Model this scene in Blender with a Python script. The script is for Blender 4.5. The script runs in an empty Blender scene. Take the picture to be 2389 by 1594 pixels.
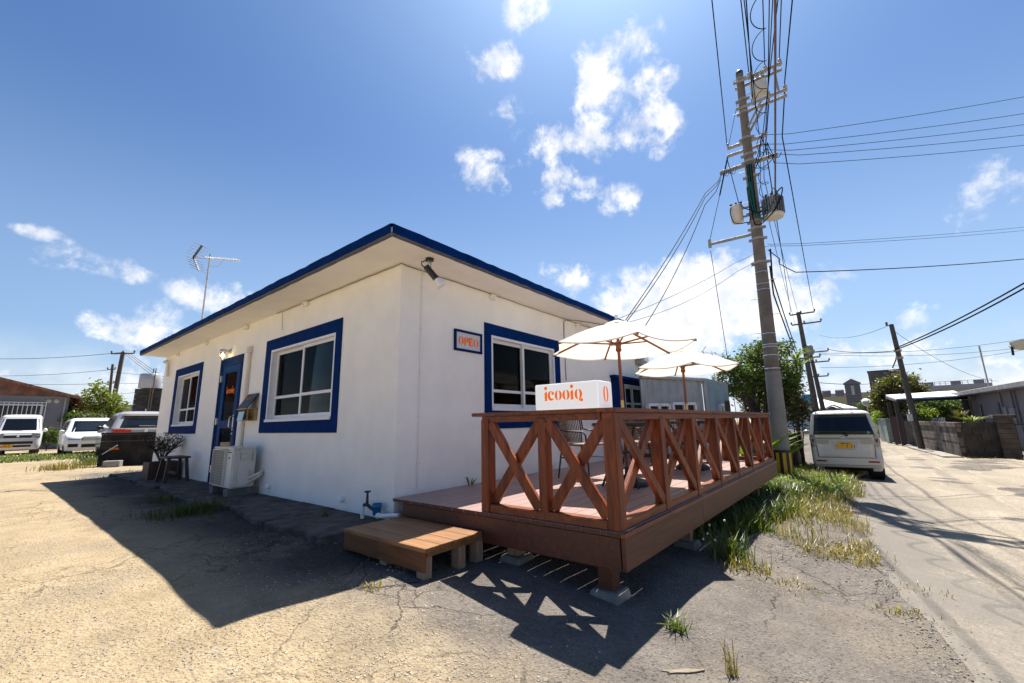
import bpy, bmesh, math, random
from mathutils import Vector, Matrix
import numpy as np
random.seed(7); rng = np.random.default_rng(7)
sc = bpy.context.scene
R = math.radians

# ------------------------------------------------------------------ camera
CAM = np.array([-2.739, -3.747, 0.913]); FPX = 975.9; W0, H0 = 2389.0, 1594.0
yaw, pitch, roll = R(38.42979), R(11.10205), R(-1.15216)
def cam_axes():
    cy, sy, cp, sp = math.cos(yaw), math.sin(yaw), math.cos(pitch), math.sin(pitch)
    f = np.array([cy*cp, sy*cp, sp]); r = np.array([sy, -cy, 0]); u = np.cross(r, f)
    cr, sr = math.cos(roll), math.sin(roll)
    return cr*r + sr*u, -sr*r + cr*u, f
CR, CU, CF = cam_axes()
cd = bpy.data.cameras.new('camera'); cam = bpy.data.objects.new('camera', cd); sc.collection.objects.link(cam)
cam.matrix_world = Matrix(((CR[0], CU[0], -CF[0], CAM[0]), (CR[1], CU[1], -CF[1], CAM[1]), (CR[2], CU[2], -CF[2], CAM[2]), (0, 0, 0, 1)))
cd.sensor_width = 36; cd.lens = 36*FPX/W0; cd.clip_end = 5000; cd.clip_start = 0.05
sc.camera = cam
# surveying helpers: a bearing read off the photograph, met with a real plane or distance
def ray(u, v): return CF + CR*(u - W0/2)/FPX - CU*(v - H0/2)/FPX
def at(u, v, D): return Vector(CAM + ray(u, v)*D)
def onx(u, v, x): d = ray(u, v); return Vector(CAM + d*((x - CAM[0])/d[0]))
def ony(u, v, y): d = ray(u, v); return Vector(CAM + d*((y - CAM[1])/d[1]))
def onz(u, v, z): d = ray(u, v); return Vector(CAM + d*((z - CAM[2])/d[2]))
def sst(a, b, t):
    t = np.clip((t - a)/(b - a), 0, 1); return t*t*(3 - 2*t)
def g(x, y):
    """height of the ground: level by the house, falling towards the road"""
    return -0.07 - 0.075*np.clip(-y, 0, 5) - 0.025*np.clip(x, 0, 16)*(1 - sst(-2, 2, y))
def gp(u, v):
    d = ray(u, v); lo, t = 0, .5
    while t < 300:
        P = CAM + t*d
        if P[2] < g(P[0], P[1]): break
        lo = t; t *= 1.02
    for _ in range(40):
        m = (lo + t)/2; P = CAM + m*d
        if P[2] < g(P[0], P[1]): t = m
        else: lo = m
    return Vector(CAM + t*d)

# ------------------------------------------------------------------ sky, sun, exposure
SUN = Vector((.44, .155, 1)).normalized()
wd = bpy.data.worlds.new('World'); sc.world = wd; wd.use_nodes = True
nt = wd.node_tree; nt.nodes.clear()
class NT:
    """tiny node helper"""
    def __init__(s, t): s.t = t
    def n(s, typ, **k):
        o = s.t.nodes.new(typ)
        for a, b in k.items(): setattr(o, a, b)
        return o
    def put(s, sock, v):
        if isinstance(v, bpy.types.NodeSocket): s.t.links.new(v, sock)
        elif v is not None: sock.default_value = v
    def m(s, op, a, b=None, c=None, clamp=False):
        o = s.n('ShaderNodeMath', operation=op, use_clamp=clamp)
        for i, v in enumerate((a, b, c)): s.put(o.inputs[i], v)
        return o.outputs[0]
    def vm(s, op, a, b=None, out=0):
        o = s.n('ShaderNodeVectorMath', operation=op); s.put(o.inputs[0], a); s.put(o.inputs[1], b)
        return o.outputs['Value'] if op == 'DOT_PRODUCT' else o.outputs[0]
    def noise(s, vec, scale, detail=4, rough=.55, dist=0, out='Fac'):
        o = s.n('ShaderNodeTexNoise'); s.put(o.inputs['Vector'], vec)
        o.inputs['Scale'].default_value = scale; o.inputs['Detail'].default_value = detail
        o.inputs['Roughness'].default_value = rough; o.inputs['Distortion'].default_value = dist
        return o.outputs[out]
    def vor(s, vec, scale, feature='F1', out='Distance'):
        o = s.n('ShaderNodeTexVoronoi', feature=feature); s.put(o.inputs['Vector'], vec); o.inputs['Scale'].default_value = scale
        return o.outputs[out]
    def mr(s, v, a, b, c=0., d=1., smooth=True):
        o = s.n('ShaderNodeMapRange', interpolation_type='SMOOTHSTEP' if smooth else 'LINEAR')
        for i, q in enumerate((v, a, b, c, d)): s.put(o.inputs[i], q)
        return o.outputs[0]
    def mix(s, f, a, b, blend='MIX'):
        o = s.n('ShaderNodeMix', data_type='RGBA', blend_type=blend)
        s.put(o.inputs['Factor'], f)
        for i, q in ((6, a), (7, b)):
            if isinstance(q, (tuple, list)): q = tuple(q)[:3] + (1,)
            s.put(o.inputs[i], q)
        return o.outputs[2]
    def mapping(s, vec, scale=(1, 1, 1), rot=(0, 0, 0)):
        o = s.n('ShaderNodeMapping'); s.put(o.inputs[0], vec); o.inputs['Scale'].default_value = scale; o.inputs['Rotation'].default_value = rot
        return o.outputs[0]
w = NT(nt)
sky = w.n('ShaderNodeTexSky', sky_type='NISHITA'); sky.sun_disc = False
sky.sun_elevation = math.asin(SUN.z); sky.sun_rotation = math.atan2(SUN.x, SUN.y)
sky.altitude = 0; sky.air_density = 1.0; sky.dust_density = 1.6; sky.ozone_density = 3.5
D_ = w.n('ShaderNodeTexCoord').outputs['Generated']
# cumulus: bearing, angular half-sizes and thickness of each cloud, broken up by fractal noise
CLOUDS = [(1150, 140, 55, 45, .75), (1455, 110, 80, 55, 1.1), (1400, 200, 75, 85, 1.1), (1510, 195, 60, 45, 1.0), (1390, 310, 50, 70, 1.05), (1500, 295, 75, 60, 1.1),
          (1120, 405, 75, 50, .95), (1285, 345, 75, 45, .95), (1320, 430, 80, 45, 1.05), (1240, 20, 70, 50, 1.0), (1445, 475, 45, 35, .6),
          (1170, 285, 45, 45, .55), (1318, 645, 55, 50, 1), (1640, 715, 240, 120, 2.4), (1520, 710, 120, 80, 1.6), (1740, 680, 130, 85, 1.7), (505, 690, 75, 40, 1.0), (600, 700, 40, 35, .7),
          (310, 768, 110, 36, 1.1), (370, 740, 50, 36, 1), (258, 622, 70, 32, .95), (92, 546, 36, 18, .8), (150, 600, 45, 34, .55), (40, 870, 110, 40, 1.0), (330, 880, 60, 50, .7),
          (2330, 455, 85, 60, .95), (2360, 378, 60, 20, .6), (2250, 500, 90, 35, .35), (2085, 738, 55, 30, .5), (2000, 830, 190, 42, .9), (2330, 860, 170, 50, .9), (1900, 850, 120, 40, .8)]
wob = w.vm('SUBTRACT', w.noise(D_, 13, 4, .55, out='Color'), (.5, .5, .5))
wb = w.n('ShaderNodeVectorMath', operation='MULTIPLY_ADD'); w.put(wb.inputs[0], wob); wb.inputs[1].default_value = (.045, .045, .045); w.put(wb.inputs[2], D_)
DW = wb.outputs[0]
mask = None
for (u, v, a, b, s) in CLOUDS:
    d = ray(u, v); L = np.linalg.norm(d); d = d/L
    t1 = np.cross(d, (0, 0, 1)); t1 /= np.linalg.norm(t1); t2 = np.cross(t1, d)
    ka = FPX*L/a; kb = FPX*L/b
    p = w.vm('DOT_PRODUCT', DW, tuple(t1*ka)); q = w.vm('DOT_PRODUCT', DW, tuple(t2*kb))
    rr = w.m('ADD', w.m('MULTIPLY', p, p), w.m('MULTIPLY', q, q))
    fr = w.m('GREATER_THAN', w.vm('DOT_PRODUCT', D_, tuple(d)), 0.5)
    k = w.m('SUBTRACT', w.m('MULTIPLY', w.m('MULTIPLY', w.m('SUBTRACT', 1.25, rr), s), fr), w.m('MULTIPLY', w.m('SUBTRACT', 1., fr), 2.))
    mask = k if mask is None else w.m('MAXIMUM', mask, k)
mask = w.m('MAXIMUM', mask, -1.5)
nz = w.noise(D_, 11, 9, .62, .25)
nf = w.noise(D_, 42, 6, .6)
den = w.m('ADD', w.m('MULTIPLY', mask, .42), w.m('ADD', w.m('MULTIPLY', w.m('SUBTRACT', nz, .5), 3.4), w.m('MULTIPLY', w.m('SUBTRACT', nf, .5), 1.0)))
cf = w.mr(den, .02, .95)
cf = w.m('MULTIPLY', cf, w.mr(mask, -.9, .35))
sep = w.n('ShaderNodeSeparateXYZ'); w.put(sep.inputs[0], D_)
# the white band of far cloud along the horizon
hb = w.m('MULTIPLY', w.m('MULTIPLY', w.mr(sep.outputs[2], .19, .0), w.mr(sep.outputs[2], -.06, -.01)), w.mr(w.noise(w.mapping(D_, (1, 1, 4)), 3.2, 6, .6), .28, .62, .15, .8))
cf = w.m('MAXIMUM', cf, hb)
CLOUD_V = 10.5
ccol = w.mix(w.mr(w.noise(D_, 16, 5, .55), .35, .7), (CLOUD_V*.72, CLOUD_V*.76, CLOUD_V*.83), (CLOUD_V*1.08, CLOUD_V*1.05, CLOUD_V*1.02))
skc = w.mix(1.0, sky.outputs[0], (.60, .86, 1.13), 'MULTIPLY')
# thin bright haze veil low in the sky, strongest under the sun
veil = w.m('MULTIPLY', w.mr(sep.outputs[2], .62, .02), w.mr(w.vm('DOT_PRODUCT', D_, tuple(SUN)), -.2, .85, .06, .50))
skc = w.mix(veil, skc, (CLOUD_V*.72, CLOUD_V*.90, CLOUD_V*1.06))
col = w.mix(cf, skc, ccol)
bg = w.n('ShaderNodeBackground'); w.put(bg.inputs[0], col); bg.inputs[1].default_value = 0.05
nt.links.new(bg.outputs[0], w.n('ShaderNodeOutputWorld').inputs[0])
sl = bpy.data.lights.new('sun', 'SUN'); sl.energy = 5.0; sl.angle = R(.5); sl.color = (1, .95, .87)
so = bpy.data.objects.new('sun', sl); sc.collection.objects.link(so); so.rotation_euler = SUN.to_track_quat('Z', 'Y').to_euler(); so.location = (8, 3, 20)
sc.view_settings.view_transform = 'Standard'; sc.view_settings.look = 'None'; sc.view_settings.exposure = 1.22; sc.view_settings.gamma = 1
sc.view_settings.use_curve_mapping = False
sc.render.engine = 'CYCLES'

# ------------------------------------------------------------------ materials
MATS = {}
def mat(name, col, rough=.6, metal=0., var=.0, nscale=8., bump=0., bscale=60., rnd=0., grain=None, emit=None, spec=.5, stain=None):
    """procedural paint/wood/metal: tone noise, per-piece variation, fine relief"""
    if name in MATS: return MATS[name]
    m = bpy.data.materials.new(name); m.use_nodes = True; t = NT(m.node_tree); b = m.node_tree.nodes['Principled BSDF']
    pos = t.n('ShaderNodeNewGeometry').outputs['Position']
    c = tuple(col) + (1,)
    b.inputs['Roughness'].default_value = rough; b.inputs['Metallic'].default_value = metal; b.inputs['Specular IOR Level'].default_value = spec
    out = c
    if grain:
        gv = t.mapping(t.n('ShaderNodeTexCoord').outputs['Object'], grain)
        if rnd:
            off = t.n('ShaderNodeVectorMath', operation='ADD'); t.put(off.inputs[0], gv); t.put(off.inputs[1], t.m('MULTIPLY', t.n('ShaderNodeObjectInfo').outputs['Random'], 40.)); gv = off.outputs[0]
        gn = t.noise(gv, 1., 6, .65, 1.2)
        out = t.mix(t.mr(gn, .3, .7), tuple(x*(1 - var) for x in col), tuple(min(1, x*(1 + var)) for x in col))
    elif var:
        gn = t.noise(pos, nscale, 6, .6)
        out = t.mix(t.mr(gn, .3, .7), tuple(x*(1 - var) for x in col), tuple(min(1, x*(1 + var)) for x in col))
    if stain:
        sn = t.noise(t.mapping(pos, stain[2]), stain[1], 7, .65)
        out = t.mix(t.mr(sn, stain[3], stain[3] + .18), out, stain[0])
    if rnd:
        h = t.n('ShaderNodeHueSaturation'); t.put(h.inputs['Color'], out)
        t.put(h.inputs['Value'], t.mr(t.n('ShaderNodeObjectInfo').outputs['Random'], 0, 1, 1 - rnd, 1 + rnd, False)); out = h.outputs[0]
    t.put(b.inputs['Base Color'], out)
    if bump:
        bn = t.n('ShaderNodeBump'); bn.inputs['Strength'].default_value = bump; bn.inputs['Distance'].default_value = .01
        t.put(bn.inputs['Height'], gn if grain else t.noise(pos, bscale, 5, .65)); t.put(b.inputs['Normal'], bn.outputs[0])
    if emit: b.inputs['Emission Color'].default_value = tuple(emit[:3]) + (1,); b.inputs['Emission Strength'].default_value = emit[3]
    MATS[name] = m; return m
def leafmat(name, col, var=.35, trans=.35, rough=.45):
    if name in MATS: return MATS[name]
    m = bpy.data.materials.new(name); m.use_nodes = True; t = NT(m.node_tree); b = m.node_tree.nodes['Principled BSDF']
    geo = t.n('ShaderNodeNewGeometry')
    c = t.mix(t.mr(geo.outputs['Random Per Island'], 0, 1, 0, 1, False), tuple(x*(1 - var) for x in col), (min(1, col[0]*(1 + var*1.3)), min(1, col[1]*(1 + var)), col[2]))
    t.put(b.inputs['Base Color'], c); b.inputs['Roughness'].default_value = rough
    tr = t.n('ShaderNodeBsdfTranslucent'); t.put(tr.inputs[0], t.mix(1., c, (1.5, 1.6, .7), 'MULTIPLY'))
    mx = t.n('ShaderNodeMixShader'); mx.inputs[0].default_value = trans
    t.put(mx.inputs[1], b.outputs[0]); t.put(mx.inputs[2], tr.outputs[0]); t.put(m.node_tree.nodes['Material Output'].inputs[0], mx.outputs[0])
    MATS[name] = m; return m
def glassmat(name, tint=(.75, .8, .8), ior=1.5):
    if name in MATS: return MATS[name]
    m = bpy.data.materials.new(name); m.use_nodes = True; t = NT(m.node_tree); m.node_tree.nodes.remove(m.node_tree.nodes['Principled BSDF'])
    tr = t.n('ShaderNodeBsdfTransparent'); tr.inputs[0].default_value = tuple(tint) + (1,)
    gl = t.n('ShaderNodeBsdfGlossy'); gl.inputs['Roughness'].default_value = .01
    fr = t.n('ShaderNodeFresnel'); fr.inputs[0].default_value = ior
    mx = t.n('ShaderNodeMixShader'); t.put(mx.inputs[0], fr.outputs[0]); t.put(mx.inputs[1], tr.outputs[0]); t.put(mx.inputs[2], gl.outputs[0])
    t.put(m.node_tree.nodes['Material Output'].inputs[0], mx.outputs[0]); MATS[name] = m; return m

# ------------------------------------------------------------------ mesh helpers
COL = sc.collection
WL = {}
def V3(*a): return Vector(a)
class MB:
    def __init__(s): s.v = []; s.f = []; s.s = []
    def add(s, vs, fs, smooth=False):
        b = len(s.v); s.v += [tuple(p) for p in vs]; s.f += [tuple(i + b for i in f) for f in fs]; s.s += [smooth]*len(fs); return s
    def box(s, x0, y0, z0, x1, y1, z1):
        if x0 > x1: x0, x1 = x1, x0
        if y0 > y1: y0, y1 = y1, y0
        if z0 > z1: z0, z1 = z1, z0
        return s.add([(x0, y0, z0), (x1, y0, z0), (x1, y1, z0), (x0, y1, z0), (x0, y0, z1), (x1, y0, z1), (x1, y1, z1), (x0, y1, z1)],
                     [(3, 2, 1, 0), (4, 5, 6, 7), (0, 1, 5, 4), (1, 2, 6, 5), (2, 3, 7, 6), (3, 0, 4, 7)])
    def obox(s, c, ax, ay, az):
        c, ax, ay, az = Vector(c), Vector(ax), Vector(ay), Vector(az); p = []
        for k in (-1, 1):
            for i, j in ((-1, -1), (1, -1), (1, 1), (-1, 1)): p.append(c + ax*i + ay*j + az*k)
        fs = [(3, 2, 1, 0), (4, 5, 6, 7), (0, 1, 5, 4), (1, 2, 6, 5), (2, 3, 7, 6), (3, 0, 4, 7)]
        if ax.cross(ay).dot(az) < 0: fs = [f[::-1] for f in fs]
        return s.add(p, fs)
    def beam(s, p, q, w, h, up=(0, 0, 1)):
        """square timber from p to q, w across, h along up"""
        p, q = Vector(p), Vector(q); d = (q - p).normalized(); sd = d.cross(Vector(up))
        if sd.length < 1e-4: sd = d.cross(Vector((1, 0, 0)))
        sd.normalize(); u2 = sd.cross(d)
        return s.obox((p + q)/2, sd*(w/2), u2*(h/2), (q - p)/2)
    def cyl(s, p, q, r0, r1=None, n=12, caps=True, smooth=True):
        r1 = r0 if r1 is None else r1; p, q = Vector(p), Vector(q); d = (q - p).normalized()
        a = d.orthogonal().normalized(); b = d.cross(a); vs = []
        for c, r in ((p, r0), (q, r1)):
            for i in range(n): t = 2*math.pi*i/n; vs.append(c + a*(r*math.cos(t)) + b*(r*math.sin(t)))
        s.add(vs, [(i, (i + 1) % n, n + (i + 1) % n, n + i) for i in range(n)], smooth)
        if caps: s.add(vs[:n], [tuple(range(n))[::-1]]); s.add(vs[n:], [tuple(range(n))])
        return s
    def tube(s, pts, r, n=6, r1=None):
        pts = [Vector(p) for p in pts]; m = len(pts); vs = []; a = None
        for i, p in enumerate(pts):
            d = (pts[min(i + 1, m - 1)] - pts[max(i - 1, 0)]).normalized()
            a = d.orthogonal().normalized() if a is None else (a - d*a.dot(d)).normalized()
            b = d.cross(a); rr = r if r1 is None else r + (r1 - r)*i/(m - 1)
            for k in range(n): t = 2*math.pi*k/n; vs.append(p + a*(rr*math.cos(t)) + b*(rr*math.sin(t)))
        fs = [(i*n + k, i*n + (k + 1) % n, (i + 1)*n + (k + 1) % n, (i + 1)*n + k) for i in range(m - 1) for k in range(n)]
        s.add(vs, fs, True); s.add(vs[:n], [tuple(range(n))[::-1]]); s.add(vs[-n:], [tuple(range(n))]); return s
    def lathe(s, prof, c, n=16, axis=None):
        """prof: (radius, height) pairs turned about the vertical (or axis) through c"""
        c = Vector(c); ax = Vector(axis or (0, 0, 1)).normalized(); a = ax.orthogonal().normalized(); b = ax.cross(a); vs = []
        for (r, h) in prof:
            for k in range(n): t = 2*math.pi*k/n; vs.append(c + ax*h + a*(r*math.cos(t)) + b*(r*math.sin(t)))
        s.add(vs, [(i*n + k, i*n + (k + 1) % n, (i + 1)*n + (k + 1) % n, (i + 1)*n + k) for i in range(len(prof) - 1) for k in range(n)], True)
        s.add(vs[:n], [tuple(range(n))[::-1]]); s.add(vs[-n:], [tuple(range(n))]); return s
    def prism(s, poly, o, ux, uy, th):
        """2-D outline (counter-clockwise) in the plane o,ux,uy made th thick along ux x uy"""
        o, ux, uy = Vector(o), Vector(ux).normalized(), Vector(uy).normalized(); nn = ux.cross(uy); m = len(poly)
        lo = [o + ux*x + uy*y for x, y in poly]; hi = [p + nn*th for p in lo]
        return s.add(lo + hi, [tuple(range(m))[::-1], tuple(range(m, 2*m))] + [(i, (i + 1) % m, m + (i + 1) % m, m + i) for i in range(m)])
    def ball(s, c, rx, ry=None, rz=None, n=10, m=6):
        ry = ry or rx; rz = rz or rx; vs = []
        for i in range(m + 1):
            t = math.pi*(i/m - .5)
            for k in range(n): p = 2*math.pi*k/n; q = max(math.cos(t), .02); vs.append((c[0] + rx*q*math.cos(p), c[1] + ry*q*math.sin(p), c[2] + rz*math.sin(t)))
        s.add(vs, [(i*n + k, i*n + (k + 1) % n, (i + 1)*n + (k + 1) % n, (i + 1)*n + k) for i in range(m) for k in range(n)], True); return s
def origin_of(o):
    return WL.get(o.name, Vector((0, 0, 0)))
def build(name, mb, m, parent=None, bevel=0, seg=1, kind=None, base=None):
    """links the collected shape as ONE mesh object, its origin at the shape's base"""
    v = np.array(mb.v, float); lo = v.min(0); hi = v.max(0)
    b = Vector(base) if base is not None else Vector(((lo[0] + hi[0])/2, (lo[1] + hi[1])/2, lo[2]))
    me = bpy.data.meshes.new(name); me.from_pydata([tuple(x) for x in (v - np.array(b))], [], mb.f)
    me.polygons.foreach_set('use_smooth', mb.s)
    if bevel:
        bm = bmesh.new(); bm.from_mesh(me)
        eg = [e for e in bm.edges if len(e.link_faces) == 2 and e.calc_face_angle(0) > .6]
        bmesh.ops.bevel(bm, geom=eg, offset=bevel, segments=seg, affect='EDGES', clamp_overlap=True); bm.to_mesh(me); bm.free()
    me.materials.append(m); me.update()
    o = bpy.data.objects.new(name, me); COL.objects.link(o); WL[o.name] = b
    if parent is not None: o.parent = parent; o.location = b - origin_of(parent)
    else: o.location = b
    if kind: o['kind'] = kind
    return o
def tag(o, label=None, cat=None, group=None, kind=None):
    for k, q in (('label', label), ('category', cat), ('group', group), ('kind', kind)):
        if q: o[k] = q
    return o
def thing(name, label, cat, loc=(0, 0, 0), group=None):
    o = bpy.data.objects.new(name, None); COL.objects.link(o); o.location = loc; o.empty_display_size = .2; WL[o.name] = Vector(loc)
    return tag(o, label, cat, group)
def kids(o): return [c for c in bpy.data.objects if c.parent == o]
def copy_tree(o, parent=None):
    c = o.copy(); COL.objects.link(c); WL[c.name] = origin_of(o)
    if parent is not None: c.parent = parent
    for ch in kids(o): copy_tree(ch, c)
    return c
def dup(o, loc, rz, label, group=None):
    c = copy_tree(o); c.location = loc; c.rotation_euler = (0, 0, rz); return tag(c, label, None, group)
def share(src, name, loc, parent, rot=None, scale=None):
    """another piece with the same mesh data (loc in world)"""
    o = bpy.data.objects.new(name, src.data); COL.objects.link(o); o.parent = parent; o.location = Vector(loc) - origin_of(parent); WL[o.name] = Vector(loc)
    if rot: o.rotation_euler = rot
    if scale: o.scale = scale
    return o
def sag(p, q, s, n=14):
    p, q = Vector(p), Vector(q)
    return [p.lerp(q, i/n) - Vector((0, 0, s*4*(i/n)*(1 - i/n))) for i in range(n + 1)]
def text_mesh(body, size, o, ux, uy, m, name, parent, ext=.001, align='CENTER', sx=1.):
    cu = bpy.data.curves.new('t', 'FONT'); cu.body = body; cu.size = size; cu.extrude = ext; cu.align_x = align; cu.align_y = 'CENTER'
    t = bpy.data.objects.new('t', cu); COL.objects.link(t); bpy.context.view_layer.update()
    me = bpy.data.meshes.new_from_object(t.evaluated_get(bpy.context.evaluated_depsgraph_get()))
    bpy.data.objects.remove(t); bpy.data.curves.remove(cu)
    ux, uy = Vector(ux).normalized(), Vector(uy).normalized(); n = ux.cross(uy); o = Vector(o)
    mb = MB(); mb.add([o + ux*(v.co.x*sx) + uy*v.co.y + n*(v.co.z + ext) for v in me.vertices], [tuple(p.vertices) for p in me.polygons])
    bpy.data.meshes.remove(me)
    return build(name, mb, m, parent)
# the cafe's fat stencil letters, drawn as outlines one x-height tall
def _arc(cx, cy, rx, ry, a, b, n=12): return [(cx + rx*math.cos(R(a + (b - a)*i/n)), cy + ry*math.sin(R(a + (b - a)*i/n))) for i in range(n + 1)]
def _o(cx, h=1., w=.42):
    L = _arc(cx - .03, h/2, w - .03, h/2, 97, 263) + _arc(cx - .02, h/2, .13, h/2*.97, 257, 103)
    Rr = _arc(cx + .03, h/2, w - .03, h/2, -83, 83) + _arc(cx + .02, h/2, .13, h/2*.97, 77, -77)
    return [L, Rr]
def glyph(ch):
    if ch == 'i': return [[(-.2, 0), (.2, 0), (.14, .1), (.14, .97), (-.16, .8), (-.13, .1)], _arc(0, 1.3, .17, .19, 0, 345, 15)], .46
    if ch == 'c': return [_arc(0, .5, .42, .5, 75, 325, 18) + _arc(.12, .56, .26, .38, 300, 90, 14), _arc(.2, .74, .15, .17, 0, 345, 12)], .84
    if ch == 'o': return _o(0), .92
    if ch == 'q': return _o(0) + [_arc(.34, -.08, .16, .15, -150, 150, 12), [(-.02, .05), (.06, -.1), (.22, -.2), (.3, -.2), (.28, -.1), (.12, .02)]], 1.0
    if ch == 'O': return _o(0, 1., .4), .86
    if ch == '0': return _o(0, 1., .33), .7
    if ch == 'P': return [[(-.36, 0), (.0, 0), (-.06, .06), (-.06, .95), (-.2, .95), (-.33, .8), (-.3, .06)], _arc(.02, .66, .36, .34, -88, 88) + [(.0, .98), (.06, .9), (.06, .4)]], .78
    if ch == 'E': return [[(-.36, .12), (-.2, 0), (-.02, 0), (-.02, 1), (-.36, 1)], [(.0, .86), (.3, .72), (.3, 1), (.0, 1)], [(.0, .5), (.2, .36), (.2, .64), (.0, .56)], [(.0, 0), (.32, 0), (.32, .28), (.0, .12)]], .78
def logo(text, xh, o, ux, uy, m, name, parent, th=.002):
    gs = [glyph(c) for c in text]; tot = sum(a for _, a in gs); x = -tot/2; mb = MB()
    for polys, a in gs:
        for p in polys: mb.prism([((x + a/2 + px)*xh, py*xh) for px, py in p], o, ux, uy, th)
        x += a
    return build(name, mb, m, parent)
# ------------------------------------------------------------------ ground, lot, road
def ground_material():
    m = bpy.data.materials.new('lot_asphalt'); m.use_nodes = True; t = NT(m.node_tree); b = m.node_tree.nodes['Principled BSDF']
    P = t.n('ShaderNodeNewGeometry').outputs['Position']; s = t.n('ShaderNodeSeparateXYZ'); t.put(s.inputs[0], P); X, Y = s.outputs[0], s.outputs[1]
    big = t.noise(P, .55, 5, .6); mid = t.noise(P, 3.1, 6, .65); fine = t.noise(P, 55, 4, .7)
    # pale coral sand worked into the lot on the left, grey bare asphalt by the deck and the verge
    d = t.m('ADD', t.m('MULTIPLY', X, -1.), t.m('MULTIPLY', t.m('SUBTRACT', big, .5), 2.2)); d = t.m('ADD', d, t.m('MULTIPLY', t.m('SUBTRACT', mid, .5), 1.0))
    # shade of the eave painted into the asphalt colour along the house
    eave_shade = t.m('MULTIPLY', t.mr(t.m('ADD', X, t.m('MULTIPLY', t.m('SUBTRACT', mid, .5), 1.1)), -1.75, -.9), t.mr(t.m('ADD', Y, t.m('MULTIPLY', t.m('SUBTRACT', big, .5), 1.)), -.95, -.45)); eave_shade = t.m('MULTIPLY', eave_shade, t.mr(Y, 9.5, 8.6))
    near = t.mr(d, .75, 1.75)
    far = t.mr(t.m('ADD', Y, t.m('MULTIPLY', t.m('SUBTRACT', big, .5), 6.)), 9.5, 12.)
    sand = t.m('MAXIMUM', near, far)
    sand = t.m('MULTIPLY', sand, t.m('SUBTRACT', 1., eave_shade)); right = t.mr(X, 1.0, 2.5); sand = t.m('MULTIPLY', sand, t.m('SUBTRACT', 1., t.m('MULTIPLY', right, t.mr(Y, 4., 0.))))
    grain = t.vor(P, 75, out='Color'); gs = t.n('ShaderNodeSeparateColor'); t.put(gs.inputs[0], grain)
    agg = t.mr(gs.outputs[0], .0, 1., .62, 1.4, False)
    grey = t.mix(t.mr(mid, .3, .7), (.118, .104, .093), (.172, .151, .133))
    grey = t.mix(eave_shade, grey, (.055, .049, .045))
    tan = t.mix(t.mr(mid, .25, .75), (.285, .218, .133), (.365, .288, .185))
    c = t.mix(sand, grey, tan)
    c = t.mix(1., c, t.mix(t.m('MULTIPLY', t.m('SUBTRACT', 1., sand), .9), (1, 1, 1), t.mix(agg, (.35, .35, .35), (1, 1, 1))), 'MULTIPLY')
    patch = t.mr(t.noise(P, 1.1, 6, .7), .47, .66); c = t.mix(t.m('MULTIPLY', patch, .5), c, (.205, .17, .128))
    # white stone chips standing in the worn surface, denser in the foreground
    CP = t.n('ShaderNodeVectorMath', operation='MULTIPLY_ADD'); t.put(CP.inputs[0], t.noise(P, 30, 2, .5, out='Color')); CP.inputs[1].default_value = (.03, .03, 0); t.put(CP.inputs[2], P); CP = CP.outputs[0]
    vc = t.vor(CP, 38, out='Color'); vs = t.n('ShaderNodeSeparateColor'); t.put(vs.inputs[0], vc)
    vd = t.vor(CP, 38)
    fg = t.mr(t.noise(P, .9, 4, .6), .38, .62)
    chip = t.m('MULTIPLY', t.m('GREATER_THAN', vs.outputs[0], .6), t.m('MULTIPLY', t.mr(vd, .42, .25), fg))
    c = t.mix(t.m('MULTIPLY', chip, .4), c, (.55, .47, .34))
    pit = t.m('MULTIPLY', t.mr(t.noise(P, 62, 3, .6), .60, .70), t.mr(t.noise(P, 2.3, 3, .6), .35, .6)); c = t.mix(t.m('MULTIPLY', pit, .4), c, (.10, .075, .045))
    mot = t.noise(P, 24, 5, .7); c = t.mix(1., c, t.mix(t.mr(mot, .3, .7), (.95, .945, .93), (1.12, 1.12, 1.115)), 'MULTIPLY')
    streak = t.mr(t.noise(t.mapping(P, (1., 3.2, 1), (0, 0, R(-25))), 1.1, 6, .65), .48, .64); c = t.mix(t.m('MULTIPLY', streak, t.m('MULTIPLY', sand, .3)), c, (.23, .175, .105))
    # cracks
    wv = t.n('ShaderNodeVectorMath', operation='MULTIPLY_ADD'); t.put(wv.inputs[0], t.noise(P, 4, 5, .6, out='Color')); wv.inputs[1].default_value = (.28, .28, 0); t.put(wv.inputs[2], P)
    cr1 = t.m('LESS_THAN', t.vor(wv.outputs[0], 1.35, 'DISTANCE_TO_EDGE'), .0065)
    cr1 = t.m('MULTIPLY', cr1, t.mr(t.noise(P, .7, 2), .46, .56))
    cr2 = t.m('MULTIPLY', t.m('LESS_THAN', t.vor(wv.outputs[0], 5., 'DISTANCE_TO_EDGE'), .018), t.mr(t.noise(P, .8, 3, .5), .52, .6))
    crack = t.m('MAXIMUM', cr1, cr2); c = t.mix(t.m('MULTIPLY', crack, t.m('SUBTRACT', .85, t.m('MULTIPLY', sand, .35))), c, (.03, .025, .02))
    t.put(b.inputs['Base Color'], c); b.inputs['Roughness'].default_value = .9; b.inputs['Specular IOR Level'].default_value = .15
    h = t.m('ADD', t.m('MULTIPLY', t.vor(P, 60), .5), t.m('ADD', t.m('SUBTRACT', t.m('MULTIPLY', fine, .9), t.m('MULTIPLY', pit, .7)), t.m('ADD', t.m('MULTIPLY', chip, .9), t.m('ADD', mid, mot))))
    h = t.m('SUBTRACT', h, t.m('MULTIPLY', crack, 1.6))
    bn = t.n('ShaderNodeBump'); bn.inputs['Strength'].default_value = 1.; bn.inputs['Distance'].default_value = .015; t.put(bn.inputs['Height'], h); t.put(b.inputs['Normal'], bn.outputs[0])
    return m
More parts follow.
